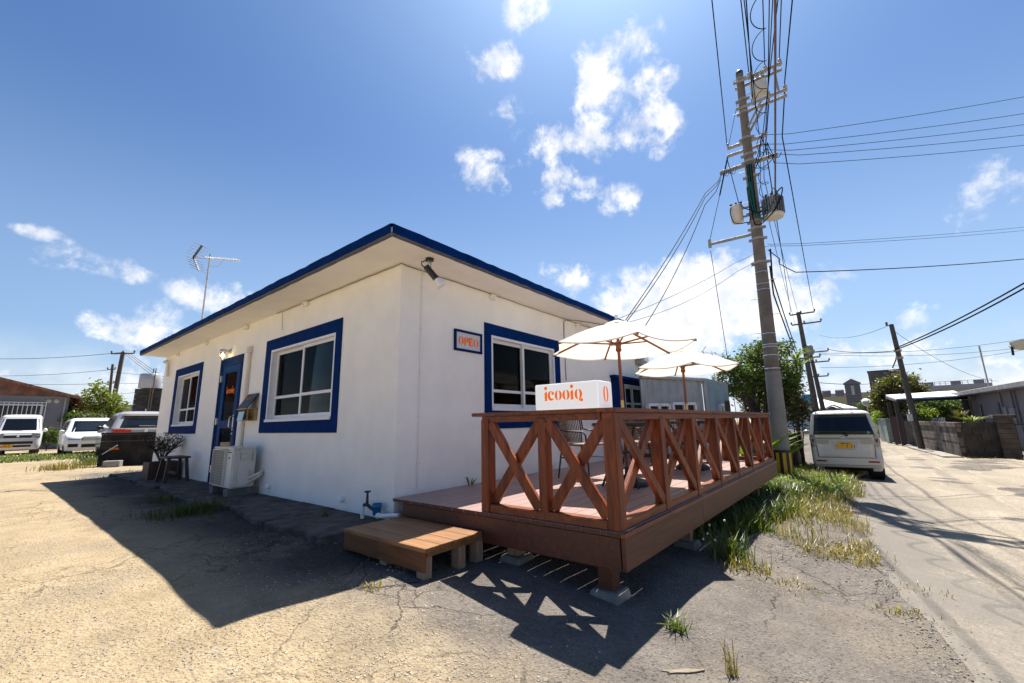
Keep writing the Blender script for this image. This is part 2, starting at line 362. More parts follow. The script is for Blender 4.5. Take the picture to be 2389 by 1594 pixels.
def road_material():
    m = bpy.data.materials.new('road_asphalt'); m.use_nodes = True; t = NT(m.node_tree); b = m.node_tree.nodes['Principled BSDF']
    P = t.n('ShaderNodeNewGeometry').outputs['Position']
    big = t.noise(P, .5, 5, .6); mid = t.noise(t.mapping(P, (.25, 2.6, 1)), 1.3, 6, .65)
    c = t.mix(t.mr(big, .3, .7), (.22, .188, .142), (.29, .245, .185))
    # lengthwise tyre-worn bands
    s = t.n('ShaderNodeSeparateXYZ'); t.put(s.inputs[0], P)
    band = t.mr(t.noise(t.mapping(P, (.05, 2.4, 0), (0, 0, R(-2))), 1., 3, .5), .5, .68); c = t.mix(t.m('MULTIPLY', band, .42), c, (.115, .1, .085))
    c = t.mix(t.m('MULTIPLY', t.mr(mid, .52, .75), .5), c, (.42, .37, .28))
    gs = t.n('ShaderNodeSeparateColor'); t.put(gs.inputs[0], t.vor(P, 70, out='Color')); c = t.mix(1., c, t.mix(gs.outputs[0], (.7, .7, .7), (1.2, 1.2, 1.2)), 'MULTIPLY')
    wv = t.n('ShaderNodeVectorMath', operation='MULTIPLY_ADD'); t.put(wv.inputs[0], t.noise(P, 2, 5, .6, out='Color')); wv.inputs[1].default_value = (.25, .25, 0); t.put(wv.inputs[2], P)
    cr = t.m('MULTIPLY', t.m('LESS_THAN', t.vor(wv.outputs[0], .45, 'DISTANCE_TO_EDGE'), .003), t.mr(t.noise(P, .4, 2), .55, .62)); c = t.mix(t.m('MULTIPLY', cr, .8), c, (.05, .045, .04))
    # ragged edge where the road breaks up into the verge
    ed_ = t.mr(t.m('ADD', s.outputs[1], t.m('MULTIPLY', t.m('SUBTRACT', t.noise(P, 1.6, 7, .72), .5), 2.6)), -5.0, -3.9); c = t.mix(t.m('MULTIPLY', ed_, .85), c, (.135, .121, .106))
    t.put(b.inputs['Base Color'], c); b.inputs['Roughness'].default_value = .85; b.inputs['Specular IOR Level'].default_value = .2
    bn = t.n('ShaderNodeBump'); bn.inputs['Strength'].default_value = .5; bn.inputs['Distance'].default_value = .008; t.put(bn.inputs['Height'], t.m('ADD', t.vor(P, 65), t.noise(P, 30, 4, .7))); t.put(b.inputs['Normal'], bn.outputs[0])
    return m
def axis(pts):
    out = []
    for a, b, n in pts: out += list(np.linspace(a, b, n, endpoint=False))
    return np.array(out + [pts[-1][1]])
def sheet(name, xs, ys, zf, m):
    X, Y = np.meshgrid(xs, ys); Z = zf(X, Y); nx, ny = len(xs), len(ys)
    me = bpy.data.meshes.new(name)
    me.from_pydata(np.stack([X, Y, Z], -1).reshape(-1, 3).tolist(), [], [(j*nx + i, j*nx + i + 1, (j + 1)*nx + i + 1, (j + 1)*nx + i) for j in range(ny - 1) for i in range(nx - 1)])
    me.polygons.foreach_set('use_smooth', [True]*len(me.polygons)); me.materials.append(m)
    o = bpy.data.objects.new(name, me); COL.objects.link(o); return tag(o, kind='structure')
def wob2(x, y, a=.012): return a*(np.sin(x*2.1 + 1.3*np.sin(y*1.7)) + np.sin(y*2.9 + x*.8) + .6*np.sin(x*5.3 - y*4.1))
gx = axis([(-600, -60, 12), (-60, -8, 14), (-8, 10, 91), (10, 30, 40), (30, 120, 30), (120, 900, 16)])
gy = axis([(-600, -60, 12), (-60, -9, 16), (-9, 4, 80), (4, 30, 44), (30, 120, 24), (120, 900, 14)])
def gz(x, y): return g(x, y) + wob2(x, y)*sst(.0, -1., np.minimum(x*0 + 2, y - 1.2 + 0*x)) + wob2(x, y)*.5*(1 - sst(-3, 0, x - 0.0))*.8
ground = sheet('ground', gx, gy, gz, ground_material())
# the road: one sheet a little above the ground, ragged near edge
def road():
    xs = axis([(-40, -6, 12), (-6, 14, 120), (14, 40, 40), (40, 160, 12)]); rows = []
    for x in xs:
        e = -3.62 - .0*x + .10*math.sin(x*1.3) + .07*math.sin(x*3.7 + 1) + .04*math.sin(x*9.1) - (.25*max(0, -x - .5) if x < 0 else 0)
        if x < 0.5: e = -4.05 + .08*math.sin(x*2.3) - .06*max(0, -x)
        elif x < 4: e = e*(x - .5)/3.5 + -4.05*(1 - (x - .5)/3.5)
        ys = [e, e - .15, e - .5, e - 1, -6, -8, -11, -16, -24] if x < 24 else [e + .5, e, e - .5, -5, -5.6, -6.2, -6.6, -6.9, -7.1]
        rows.append([(x, y, float(gz(np.array(x), np.array(y))) + .006 - (.004 if k == 0 else 0)) for k, y in enumerate(ys)])
    n = len(rows[0]); mb = MB(); mb.add([p for r in rows for p in r], [(i*n + k + 1, (i + 1)*n + k + 1, (i + 1)*n + k, i*n + k)[::1] for i in range(len(rows) - 1) for k in range(n - 1)], True)
    return tag(build('road', mb, road_material()), kind='structure')
road()

# ------------------------------------------------------------------ cafe building
plaster = mat('white_stucco', (.89, .862, .81), .8, var=.035, nscale=2.5, bump=.55, bscale=75, spec=.2, stain=((.855, .825, .775), 2.2, (1.6, 1.6, .35), .6))
soffit_m = mat('soffit_paint', (.86, .83, .78), .75, var=.03, nscale=3, bump=.15, bscale=30, spec=.2)
blue = mat('navy_paint', (.0008, .022, .115), .65, var=.18, nscale=7, bump=.25, bscale=70, spec=.03)
blue_door = mat('blue_door_paint', (.001, .04, .15), .45, var=.1, nscale=4, spec=.05)
underw = mat('worn_fascia_underside', (.10, .095, .12), .8, var=.3, nscale=25, bump=.3, bscale=50)
alu = mat('white_aluminium', (.72, .73, .75), .35, var=.03, spec=.5)
alu_side = mat('dull_aluminium', (.5, .5, .49), .4)
glass = glassmat('window_glass', (.42, .46, .47), 1.11)
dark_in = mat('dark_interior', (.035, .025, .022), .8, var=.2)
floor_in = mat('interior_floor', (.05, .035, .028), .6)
cream = mat('cream_plastic', (.66, .6, .5), .5, var=.04)
steel = mat('brushed_steel', (.55, .54, .52), .3, .9)
black = mat('black_metal', (.012, .012, .013), .45)
orange = mat('orange_letter', (.95, .20, .008), .5, spec=.1)
orange_lit = mat('orange_lit_letter', (.95, .20, .008), .5, spec=.1, emit=(1, .2, .01, .14))
white_pl = mat('white_plastic', (.8, .8, .78), .4)
OVL, OVR, LY, RX = .513, .531, 9.6, 7.42
WH = 2.722
house = thing('cafe_building', 'white stucco single storey cafe with navy blue trimmed flat roof and windows', 'building', (0, 0, 0))
def wall(axis_, L, holes, th=.16, z0=-.25, z1=WH):
    """wall with real openings: axis_ 'x' lies on plane y=0 towards +x, 'y' on plane x=0 towards +y"""
    us = sorted({0, L} | {h[i] for h in holes for i in (0, 1)}); zs = sorted({z0, z1} | {h[i] for h in holes for i in (2, 3)})
    us = sorted(set(us) | set(np.linspace(0, L, 10))); mb = MB()
    P = (lambda u, d, z: (u, d, z)) if axis_ == 'x' else (lambda u, d, z: (d, u, z))
    def q(a, b, c, d, flip): mb.add([a, b, c, d], [(0, 1, 2, 3) if not flip else (3, 2, 1, 0)])
    fl = axis_ == 'y'
    for i in range(len(us) - 1):
        for j in range(len(zs) - 1):
            um, zm = (us[i] + us[i + 1])/2, (zs[j] + zs[j + 1])/2
            if any(h[0] < um < h[1] and h[2] < zm < h[3] for h in holes): continue
            q(P(us[i], 0, zs[j]), P(us[i + 1], 0, zs[j]), P(us[i + 1], 0, zs[j + 1]), P(us[i], 0, zs[j + 1]), fl)
            q(P(us[i], th, zs[j]), P(us[i + 1], th, zs[j]), P(us[i + 1], th, zs[j + 1]), P(us[i], th, zs[j + 1]), not fl)
    for h in holes:
        a, b, c, d = h[:4]
        q(P(a, 0, c), P(b, 0, c), P(b, th, c), P(a, th, c), fl); q(P(a, 0, d), P(b, 0, d), P(b, th, d), P(a, th, d), not fl)
        q(P(a, 0, c), P(a, th, c), P(a, th, d), P(a, 0, d), fl); q(P(b, 0, c), P(b, th, c), P(b, th, d), P(b, 0, d), not fl)
    return mb
BIG = (1.325, 3.265, 1.01, 2.12); FAR = (6.75, 8.26, 1.0, 2.13); DOOR = (4.50, 5.44, -.02, 2.10)
RWN = (1.51, 3.10, 1.09, 2.12); HWN = (5.83, 6.92, .98, 1.70)
build('wall', wall('y', LY, [BIG, FAR, DOOR]), plaster, house)
build('wall', wall('x', RX, [RWN, HWN]), plaster, house)
mb = MB(); mb.box(.16, LY - .16, -.25, RX - .005, LY, WH); build('wall', mb, plaster, house)
mb = MB(); mb.box(RX - .16, .16, -.25, RX, LY - .165, WH); build('wall', mb, plaster, house)
# inside: dark room
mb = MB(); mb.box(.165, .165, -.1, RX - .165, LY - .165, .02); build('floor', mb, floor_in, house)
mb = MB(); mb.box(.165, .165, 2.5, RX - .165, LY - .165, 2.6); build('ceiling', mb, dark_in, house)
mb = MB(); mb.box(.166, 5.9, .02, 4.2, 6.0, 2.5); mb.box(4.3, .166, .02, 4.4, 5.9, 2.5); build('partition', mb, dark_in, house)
mb = MB(); mb.box(1.2, 3.2, .02, 3.9, 3.75, .95); build('counter', mb, mat('counter_wood', (.09, .05, .03), .5, var=.2), house)
# roof slab: soffit with blue edge, slightly uneven like hand-painted concrete
mb = MB(); mb.box(-OVL, -OVR, WH, RX + .02, LY + .01, 2.80); build('roof_slab', mb, soffit_m, house)
def fascia(p, q, nrm):
    mb = MB(); p, q, nrm = Vector(p), Vector(q), Vector(nrm); n = 70; vs = []; rr = random.Random(3)
    for i in range(n + 1):
        c = p.lerp(q, i/n); a, b, e = [rr.uniform(-.005, .005) for _ in range(3)]
        if i in (0, n): a = b = e = 0
        vs += [c + nrm*.012 + V3(0, 0, 2.742 + a), c + nrm*(.016 + e) + V3(0, 0, 2.832 + b), c - nrm*.05 + V3(0, 0, 2.836 + b), c - nrm*.002 + V3(0, 0, 2.742 + a)]
    fs = [(i*4 + k, i*4 + (k + 1) % 4, (i + 1)*4 + (k + 1) % 4, (i + 1)*4 + k) for i in range(n) for k in range(4)]
    mb.add(vs, fs); build('fascia', mb, blue, house)
    mb = MB(); vs = []
    for i in range(n + 1):
        c = p.lerp(q, i/n); a = rr.uniform(-.006, .006)
        vs += [c + nrm*.006 + V3(0, 0, 2.7405), c + nrm*.007 + V3(0, 0, 2.720 + a*.5), c - nrm*(.03 + a) + V3(0, 0, 2.7175), c - nrm*.03 + V3(0, 0, 2.7405)]
    mb.add(vs, fs); build('drip_edge', mb, underw, house)
fascia((-OVL, -OVR, 0), (-OVL, LY, 0), (-1, 0, 0)); fascia((-OVL, -OVR, 0), (RX, -OVR, 0), (0, -1, 0))
mb = MB(); mb.box(-OVL + .03, -OVR + .03, 2.80, RX, LY, 2.825); build('roof_top', mb, mat('roof_membrane', (.35, .36, .38), .8, var=.1), house)

def W2(kind):
    """point on a wall: along the wall, outwards, height"""
    return (lambda u, o, z: V3(u, -o, z)) if kind == 'x' else (lambda u, o, z: V3(-o, u, z))
def wbox(mb, kind, u0, u1, o0, o1, z0, z1):
    if kind == 'x': mb.box(u0, -o1, z0, u1, -o0, z1)
    else: mb.box(-o1, u0, z0, -o0, u1, z1)
    return mb
def trim(kind, o, i):
    mb = MB(); t = .014
    wbox(mb, kind, o[0], o[1], .002, t, i[3], o[3]); wbox(mb, kind, o[0], o[1], .002, t, o[2], i[2])
    wbox(mb, kind, o[0], i[0], .002, t, i[2], i[3]); wbox(mb, kind, i[1], o[1], .002, t, i[2], i[3])
    return build('painted_surround', mb, blue, house)
def slider(kind, r, mid, frac=.5, first_near=True, sashdepth=(-.055, -.02)):
    """two-sash aluminium sliding window with a cross rail"""
    a, b, c, d = r; f = .035
    mb = MB()
    wbox(mb, kind, a, b, -.11, .012, d - f, d); wbox(mb, kind, a, b, -.11, .03, c, c + f)
    wbox(mb, kind, a, a + f, -.11, .012, c + f, d - f); wbox(mb, kind, b - f, b, -.11, .012, c + f, d - f)
    fr = build('window', mb, alu, house)
    m_ = a + (b - a)*frac; s = .042
    for k, (u0, u1, o) in enumerate(((a + f, m_ + s/2, -.04 if first_near else -.075), (m_ - s/2, b - f, -.075 if first_near else -.04))):
        mb = MB(); z0, z1 = c + f, d - f; q = .028
        wbox(mb, kind, u0, u0 + s, o - q, o, z0, z1); wbox(mb, kind, u1 - s, u1, o - q, o, z0, z1)
        wbox(mb, kind, u0 + s, u1 - s, o - q, o, z1 - s, z1); wbox(mb, kind, u0 + s, u1 - s, o - q, o, z0, z0 + .06)
        wbox(mb, kind, u0 + s, u1 - s, o - q, o, mid - .02, mid + .02)
        sh = build('sash', mb, alu, fr)
        for z0_, z1_ in ((z0 + .06, mid - .02), (mid + .02, z1 - s)):
            mb = MB(); wbox(mb, kind, u0 + s, u1 - s, o - q/2 - .004, o - q/2 + .001, z0_, z1_)
            build('pane', mb, glass, fr)
    return fr
trim('y', (1.183, 3.473, .846, 2.293), BIG); slider('y', BIG, 1.378, .5, True)
trim('y', (6.584, 8.507, .838, 2.299), FAR); slider('y', FAR, 1.36, .5, True)
trim('x', (1.375, 3.264, .851, 2.278), RWN); slider('x', RWN, 1.365, .5, False)
trim('x', (5.20, 7.16, .78, 1.79), HWN); slider('x', HWN, 1.3, .5, False)
mb = MB(); wbox(mb, 'x', 5.16, 7.24, .002, .13, 1.79, 1.845); build('window_hood', mb, blue, house, bevel=.004)
# door with two glass lights
mb = MB(); t_ = .014
wbox(mb, 'y', 4.419, 5.519, .002, t_, 2.10, 2.212); wbox(mb, 'y', 4.419, 4.50, .002, t_, -.04, 2.10); wbox(mb, 'y', 5.44, 5.519, .002, t_, -.04, 2.10); build('painted_surround', mb, blue, house)
door = thing('door', None, None, (-.0, 4.97, -.02)); door.parent = house
mb = MB(); mb.box(.0, 4.50, -.02, .05, 4.53, 2.10); mb.box(.0, 5.41, -.02, .05, 5.44, 2.10); mb.box(.0, 4.53, 2.07, .05, 5.41, 2.10); build('door_frame', mb, blue_door, door)
gl = [(4.68, 5.25, .16, .93), (4.68, 5.25, 1.07, 1.93)]
mb = MB(); x0, x1 = .006, .044
mb.box(x0, 4.535, 0, x1, 4.68, 2.065); mb.box(x0, 5.25, 0, x1, 5.405, 2.065)
for z0, z1 in ((0, .16), (.93, 1.07), (1.93, 2.065)): mb.box(x0, 4.68, z0, x1, 5.25, z1)
build('door_leaf', mb, blue_door, door, bevel=.003)
for h in gl:
    mb = MB(); mb.box(.022, h[0], h[2], .028, h[1], h[3]); build('pane', mb, glassmat('door_glass', (.4, .44, .46), 1.34), door)
mb = MB(); mb.box(-.004, 4.60, .90, .006, 4.645, 1.16); mb.tube([(-.004, 4.62, 1.13), (-.045, 4.62, 1.13), (-.06, 4.62, 1.10), (-.06, 4.62, .96), (-.045, 4.62, .93), (-.004, 4.62, .93)], .011, 8); build('handle', mb, steel, door)
mb = MB(); mb.cyl((-.006, 4.62, .84), (.006, 4.62, .84), .018); build('lock', mb, steel, door)
for z in (1.84, 1.06, .22):
    mb = MB(); mb.cyl((-.014, 5.425, z - .06), (-.014, 5.425, z + .06), .012, n=8); mb.box(-.004, 5.385, z - .055, .006, 5.42, z + .055); build('hinge', mb, steel, door)
logo('icooiq', .085, (.0195, 4.965, 1.55), (0, -1, 0), (0, 0, 1), orange, 'lettering', door)
# little blocks under the eave, cable run along the wall head, down cable and conduits
for y in (8.5, 6.5, 4.38, 2.2):
    mb = MB(); mb.box(-.055, y - .05, 2.63, -.002, y + .05, 2.70); mb.cyl((-.07, y, 2.665), (-.055, y, 2.665), .02, n=8); build('eave_block', mb, soffit_m, house, bevel=.008)
for x in (1.54, 3.92, 5.6):
    mb = MB(); mb.box(x - .05, -.055, 2.63, x + .05, -.002, 2.70); mb.cyl((x, -.07, 2.665), (x, -.055, 2.665), .02, n=8); build('eave_block', mb, soffit_m, house, bevel=.008)
cable_m = mat('grey_cable', (.22, .2, .18), .6)
rr = random.Random(5)
mb = MB(); mb.tube([(-.012, 3.2 - i*.16, 2.712 - rr.uniform(0, .006) - .004*(i % 5 == 2)) for i in range(20)] + [(-.012, -.012, 2.712)] + [(i*.2, -.012, 2.712 - rr.uniform(0, .01)) for i in range(1, 32)], .0055, 5)
mb.tube([(3.44, -.012, 1.62), (3.44, -.012, 2.4), (3.45, -.012, 2.66), (3.52, -.02, 2.702), (3.8, -.14, 2.712), (4.3, -.33, 2.70), (4.75, -.5, 2.715), (4.9, -.56, 2.76), (4.92, -.57, 2.86)], .008, 5)
build('cable', mb, cable_m, house)
mb = MB(); mb.tube([(.29, -.011, 2.71), (.291, -.011, 1.6), (.289, -.011, .25)], .007, 6)
for z in (.5, 1.0, 1.5, 2.0, 2.5): mb.box(.272, -.02, z, .308, -.003, z + .02)
build('conduit', mb, white_pl, house)
mb = MB(); mb.tube([(-.012, 3.0 - i*.01, 2.70 - i*.05) for i in range(7)], .003, 4); build('loose_cable', mb, cable_m, house)
mb = MB(); mb.box(-.035, 1.0 - .0, 2.0, -.034, 1.0 + .001, 2.001)
# air-conditioner pipe duct down the wall
mb = MB(); mb.box(-.06, 4.06, 2.18, -.002, 4.17, 2.29); mb.box(-.05, 4.075, .62, -.002, 4.155, 2.18); build('pipe_duct', mb, cream, house, bevel=.008)
mb = MB(); mb.tube([(-.02, 9.62, 2.60), (-.07, 9.45, 2.6), (-.07, 9.2, 2.59), (-.05, 9.1, 2.5), (-.04, 9.08, 2.2)], .028, 8); build('drain_pipe', mb, cream, house)
for y in (2.92, .955):
    mb = MB(); mb.cyl((-.002, y, .10), (-.035, y, .10), .035, n=12); mb.lathe([(.036, 0), (.036, .02), (.03, .045), (.012, .055)], (-.035, y, .085), 10); build('wall_vent', mb, white_pl, house)
for x in (2.95,):
    mb = MB(); mb.cyl((x, -.002, .28), (x, -.04, .28), .035, n=12); build('wall_vent', mb, white_pl, house)
mb = MB(); mb.box(6.55, -.16, 2.18, 6.9, -.002, 2.30); mb.box(6.55, -.10, 2.30, 6.9, -.002, 2.40); build('hood_vent', mb, mat('galvanised', (.32, .32, .31), .45, .6, var=.15, nscale=6), house, bevel=.02)
# concrete strip and threshold along the door wall
conc = mat('old_concrete', (.10, .09, .081), .9, var=.35, nscale=5, bump=.7, bscale=45, spec=.15, stain=((.05, .045, .04), 3., (1, 1, 1), .5))
rr = random.Random(11)
apron = thing('concrete_apron', None, None, (-.4, 5, -.1)); tag(apron, kind='structure')
y = -.0; k = 0
while y < 9.6:
    L_ = rr.uniform(.75, 1.5); w0, w1 = [-.66 - rr.uniform(0, .14) for _ in range(2)]; y1 = min(y + L_, 9.7); zt = -.015 - rr.uniform(0, .012)
    n = 7; poly = [(-.005, y + .006), (-.005, y1 - .006)] + [(w1 + (w0 - w1)*i/n + rr.uniform(-.035, .035), y1 - .006 + (y - y1 + .012)*i/n) for i in range(n + 1)]
    mb = MB(); mb.prism([(a, b) for a, b in poly][::-1], (0, 0, zt - .14), (1, 0, 0), (0, 1, 0), .14); build('slab', mb, conc, apron, bevel=.008); y = y1
# ------------------------------------------------------------------ deck
dk = mat('composite_deck', (.29, .185, .16), .42, var=.10, grain=(1.2, 40, 40), bump=.12, rnd=.06, spec=.6)
skirtm = mat('brown_skirt', (.088, .023, .009), .5, var=.35, grain=(1.5, 30, 30), bump=.12, rnd=.05)
railm = mat('red_brown_stain', (.185, .042, .011), .5, var=.5, grain=(14, 14, 1.6), bump=.2, rnd=.12, spec=.4)
railh = mat('red_brown_stain_rail', (.165, .040, .011), .45, var=.45, grain=(1.6, 16, 16), bump=.2, rnd=.08, spec=.45)
stepm = mat('step_wood', (.225, .105, .038), .5, var=.3, grain=(14, 1.4, 14), bump=.18, rnd=.08)
stepleg = mat('raw_post_wood', (.30, .21, .14), .75, var=.3, grain=(14, 14, 1.4), bump=.25)
concb = mat('pale_concrete', (.2, .19, .17), .9, var=.2, nscale=9, bump=.5, bscale=50)
def yf(x): return -2.48 - .024*x
DX0, DX1, DZ = -.035, 5.86, .2
deck = thing('wooden_deck', 'brown plank terrace deck raised along the right wall of the white cafe', 'deck', (2.9, -1.25, -.2))
nb = 17; y0 = -.03; bw = (2.45)/nb
for i in range(nb):
    a0, b0 = y0 - i*bw, y0 - (i + 1)*bw + .0065
    sl0 = -.024*(i/nb); sl1 = -.024*((i + 1)/nb)
    for xa, xb in (((DX0, 2.9 + .8*((i*7) % 3 - 1)), (2.903 + .8*((i*7) % 3 - 1), DX1))):
        mb = MB(); mb.add([(xa, a0 + sl0*xa, DZ - .03), (xb, a0 + sl0*xb, DZ - .03), (xb, b0 + sl1*xb, DZ - .03), (xa, b0 + sl1*xa, DZ - .03), (xa, a0 + sl0*xa, DZ), (xb, a0 + sl0*xb, DZ), (xb, b0 + sl1*xb, DZ), (xa, b0 + sl1*xa, DZ)],
                          [(0, 1, 2, 3), (7, 6, 5, 4), (4, 5, 1, 0), (5, 6, 2, 1), (6, 7, 3, 2), (7, 4, 0, 3)])
        pk = build('plank', mb, dk, deck, bevel=.002); pk.data.materials.append(skirtm)
        for f_ in pk.data.polygons:
            if abs(f_.normal.x) > .9: f_.material_index = 1      # stained board ends
# skirt boards: left end and long front
mb = MB(); mb.box(DX0, -2.46, -.035, DX0 + .03, -.19, DZ - .034); build('skirt_board', mb, skirtm, deck, bevel=.003)
for xa, xb in ((DX0, 1.62), (1.624, 3.7), (3.704, DX1)):
    mb = MB(); mb.beam((xa, yf(xa) - .004, .066), (xb, yf(xb) - .004, .066), .03, .20); build('skirt_board', mb, skirtm, deck, bevel=.003)
mb = MB(); mb.beam((DX0 - .01, yf(0) - .008, DZ - .018), (DX1, yf(DX1) - .008, DZ - .018), .03, .032); build('edge_board', mb, railh, deck, bevel=.004)
mb = MB(); mb.beam((DX1 - .02, -.1, .066), (DX1 - .02, yf(DX1) + .03, .066), .03, .20); build('skirt_board', mb, skirtm, deck)
jm = mat('joist_wood', (.12, .075, .045), .8, var=.2)
for x in (.08, .9, 1.8, 2.7, 3.6, 4.5, 5.4):
    mb = MB(); mb.box(x, yf(x) + .05, .08, x + .045, -.06, DZ - .031); build('joist', mb, jm, deck)
for k, (x, y) in enumerate([(.10, -2.30), (.16, -1.45), (.12, -.75), (1.75, -2.32), (1.75, -1.3), (3.4, -2.36), (3.4, -1.3), (5.0, -2.4), (5.6, -1.2)]):
    zt = float(g(x, y)); mb = MB(); mb.box(x - .055, y - .055, zt + .05, x + .055, y + .055, .079); build('leg', mb, skirtm if k == 0 else stepleg, deck, bevel=.003)
for k, (x, y) in enumerate([(.10, -2.30), (.16, -1.45), (.12, -.75), (1.75, -2.32), (1.75, -1.3), (3.4, -2.36), (3.4, -1.3), (5.0, -2.4), (5.6, -1.2)]):
    zt = float(g(x, y)); mb = MB(); s_ = .13; hh = .05
    mb.add([(x - s_, y - s_, zt - .1), (x + s_, y - s_, zt - .1), (x + s_, y + s_, zt - .1), (x - s_, y + s_, zt - .1), (x - s_*.75, y - s_*.75, zt + hh), (x + s_*.75, y - s_*.75, zt + hh), (x + s_*.75, y + s_*.75, zt + hh), (x - s_*.75, y + s_*.75, zt + hh)],
           [(3, 2, 1, 0), (4, 5, 6, 7), (0, 1, 5, 4), (1, 2, 6, 5), (2, 3, 7, 6), (3, 0, 4, 7)]); build('footing', mb, concb, deck, bevel=.012)
# railing with crossed braces
rail = thing('deck_railing', 'reddish brown timber railing with crossed braces round the terrace deck', 'railing', (2.9, -2.5, DZ))
ZB, ZT = DZ + .06, .955
def post(x, y, w=.09, dx=0, rot=0):
    mb = MB(); c, s = math.cos(rot), math.sin(rot); h = w/2
    mb.obox((x, y, (DZ + ZT)/2 + .0), (c*h, s*h, 0), (-s*h, c*h, 0), (0, 0, (ZT - DZ)/2 - .002)); build('post', mb, railm, rail, bevel=.005, seg=2)
ang = -.024
nbay = 7; fx = [.025 + i*(DX1 - .07)/nbay for i in range(nbay + 1)]
yr = lambda x: yf(x) + .055
for i, x in enumerate(fx): post(x, yr(x), .095, rot=ang)
post(.02, -1.275, .09); post(.02, -1.86, .08)
# end of the run at the far side, back to the wall
for y in (-1.85, -1.25, -.62, -.1): post(DX1 - .045, y, .09)
def brace(p, q, off):
    d = (Vector(q) - Vector(p)).normalized()
    side = Vector(off).normalized()
    mb = MB(); p2, q2 = Vector(p) + Vector(off), Vector(q) + Vector(off); u = d.cross(side)
    mb.obox((p2 + q2)/2, side*.0195, u*.041, (q2 - p2)/2); build('brace', mb, railm, rail, bevel=.005, seg=2)
def xbrace(p, q):
    p, q = Vector(p), Vector(q); d = (q - p).normalized(); a, b = p + d*.05, q - d*.05; nn = V3(-d.y, d.x, 0)
    o = V3(0, 0, 0)
    if nn.dot(V3(-1, -1, 0)) < 0: nn = -nn
    za, zb = ZB + .02, ZT - .03
    brace((a.x, a.y, zb), (b.x, b.y, za), nn*.021); brace((a.x, a.y, za), (b.x, b.y, zb), -nn*.021)
for i in range(nbay): xbrace((fx[i], yr(fx[i]), 0), (fx[i + 1], yr(fx[i + 1]), 0))
xbrace((.02, -1.275, 0), (.02, -1.86, 0)); xbrace((.02, -1.86, 0), (.02, yr(0), 0))
for a, b in ((-.1, -.62), (-.62, -1.25), (-1.25, -1.85), (-1.85, yr(DX1))): xbrace((DX1 - .045, a, 0), (DX1 - .045, b, 0))
def hrail(nm, p, q, w, h): mb = MB(); mb.beam(p, q, w, h); build(nm, mb, railh, rail, bevel=.005, seg=2)
for a, b in ((fx[0] + .05, fx[3]), (fx[3] + .002, fx[-1] - .05)):
    hrail('bottom_rail', (a, yr(a), DZ + .034), (b, yr(b), DZ + .034), .085, .06)
hrail('bottom_rail', (.02, -1.325, DZ + .034), (.02, yr(.02) + .05, DZ + .034), .085, .06)
hrail('bottom_rail', (DX1 - .045, -.1, DZ + .034), (DX1 - .045, yr(DX1) + .05, DZ + .034), .085, .06)
hrail('top_rail', (.02, -1.23, .952), (.02, yr(.02) + .06, .952), .07, .05)
for a, b in ((-.03, fx[4]), (fx[4] + .002, DX1)): hrail('top_rail', (a, yr(a), .952), (b, yr(b), .952), .09, .05)
hrail('top_rail', (DX1 - .045, -.08, .952), (DX1 - .045, yr(DX1) + .06, .952), .07, .05)
hrail('cap', (.03, -1.14, .993), (.03, yr(.03) + .078, .993), .16, .03)
for a, b in ((-.055, 2.3), (2.302, 4.2), (4.202, DX1 + .03)): hrail('cap', (a, yr(a), .993), (b, yr(b), .993), .15, .03)
hrail('cap', (DX1 - .045, -.06, .993), (DX1 - .045, yr(DX1) + .078, .993), .14, .03)
# step
step = thing('deck_step', 'low honey brown wooden step beside the left end of the deck', 'step', (-.36, -.7, -.12))
SX0, SX1, SY0, SY1, SZ = -.665, -.07, -1.28, -.22, .06
for i in range(4):
    a = SX0 + i*(SX1 - SX0)/4; mb = MB(); mb.box(a + .003, SY0, SZ - .03, a + (SX1 - SX0)/4 - .003, SY1, SZ); build('tread_board', mb, stepm, step, bevel=.003)
for a, b in ((SY0 + .004, -.72), (-.718, SY1 - .004)):
    mb = MB(); mb.box(SX0 + .004, a, SZ - .16, SX0 + .024, b, SZ - .031); build('riser_board', mb, mat('step_riser', (.13, .05, .014), .5, var=.35, grain=(14, 1.6, 14), bump=.15, rnd=.1), step, bevel=.002)
mb = MB(); mb.box(SX0 + .03, SY0 + .005, SZ - .062, SX1, SY0 + .03, SZ - .032); build('end_batten', mb, stepm, step)
for x in (SX0 + .026, -.30, -.10):
    for y in (SY0 + .032, -.8, -.32):
        z_ = float(g(x, y)); mb = MB(); mb.box(x, y, z_ - .01, x + .075, y + .085, SZ - .033); build('leg', mb, stepleg, step, bevel=.003)
# light-box sign on the rail
box = thing('light_box_sign', 'white light box sign with orange icooiq lettering standing on the railing cap', 'sign', (.04, -2.13, 1.009))
mb = MB(); mb.box(-.095, -2.40, 1.0095, .125, -1.865, 1.20); build('sign_case', mb, mat('opal_acrylic', (.88, .87, .86), .25, spec=.5, emit=(1, .97, .95, .14)), box, bevel=.006, seg=2)
logo('icooiq', .072, (-.0955, -2.115, 1.075), (0, -1, 0), (0, 0, 1), orange_lit, 'lettering', box)
logo('0', .115, (.02, -2.4005, 1.05), (1, 0, 0), (0, 0, 1), orange_lit, 'lettering', box)
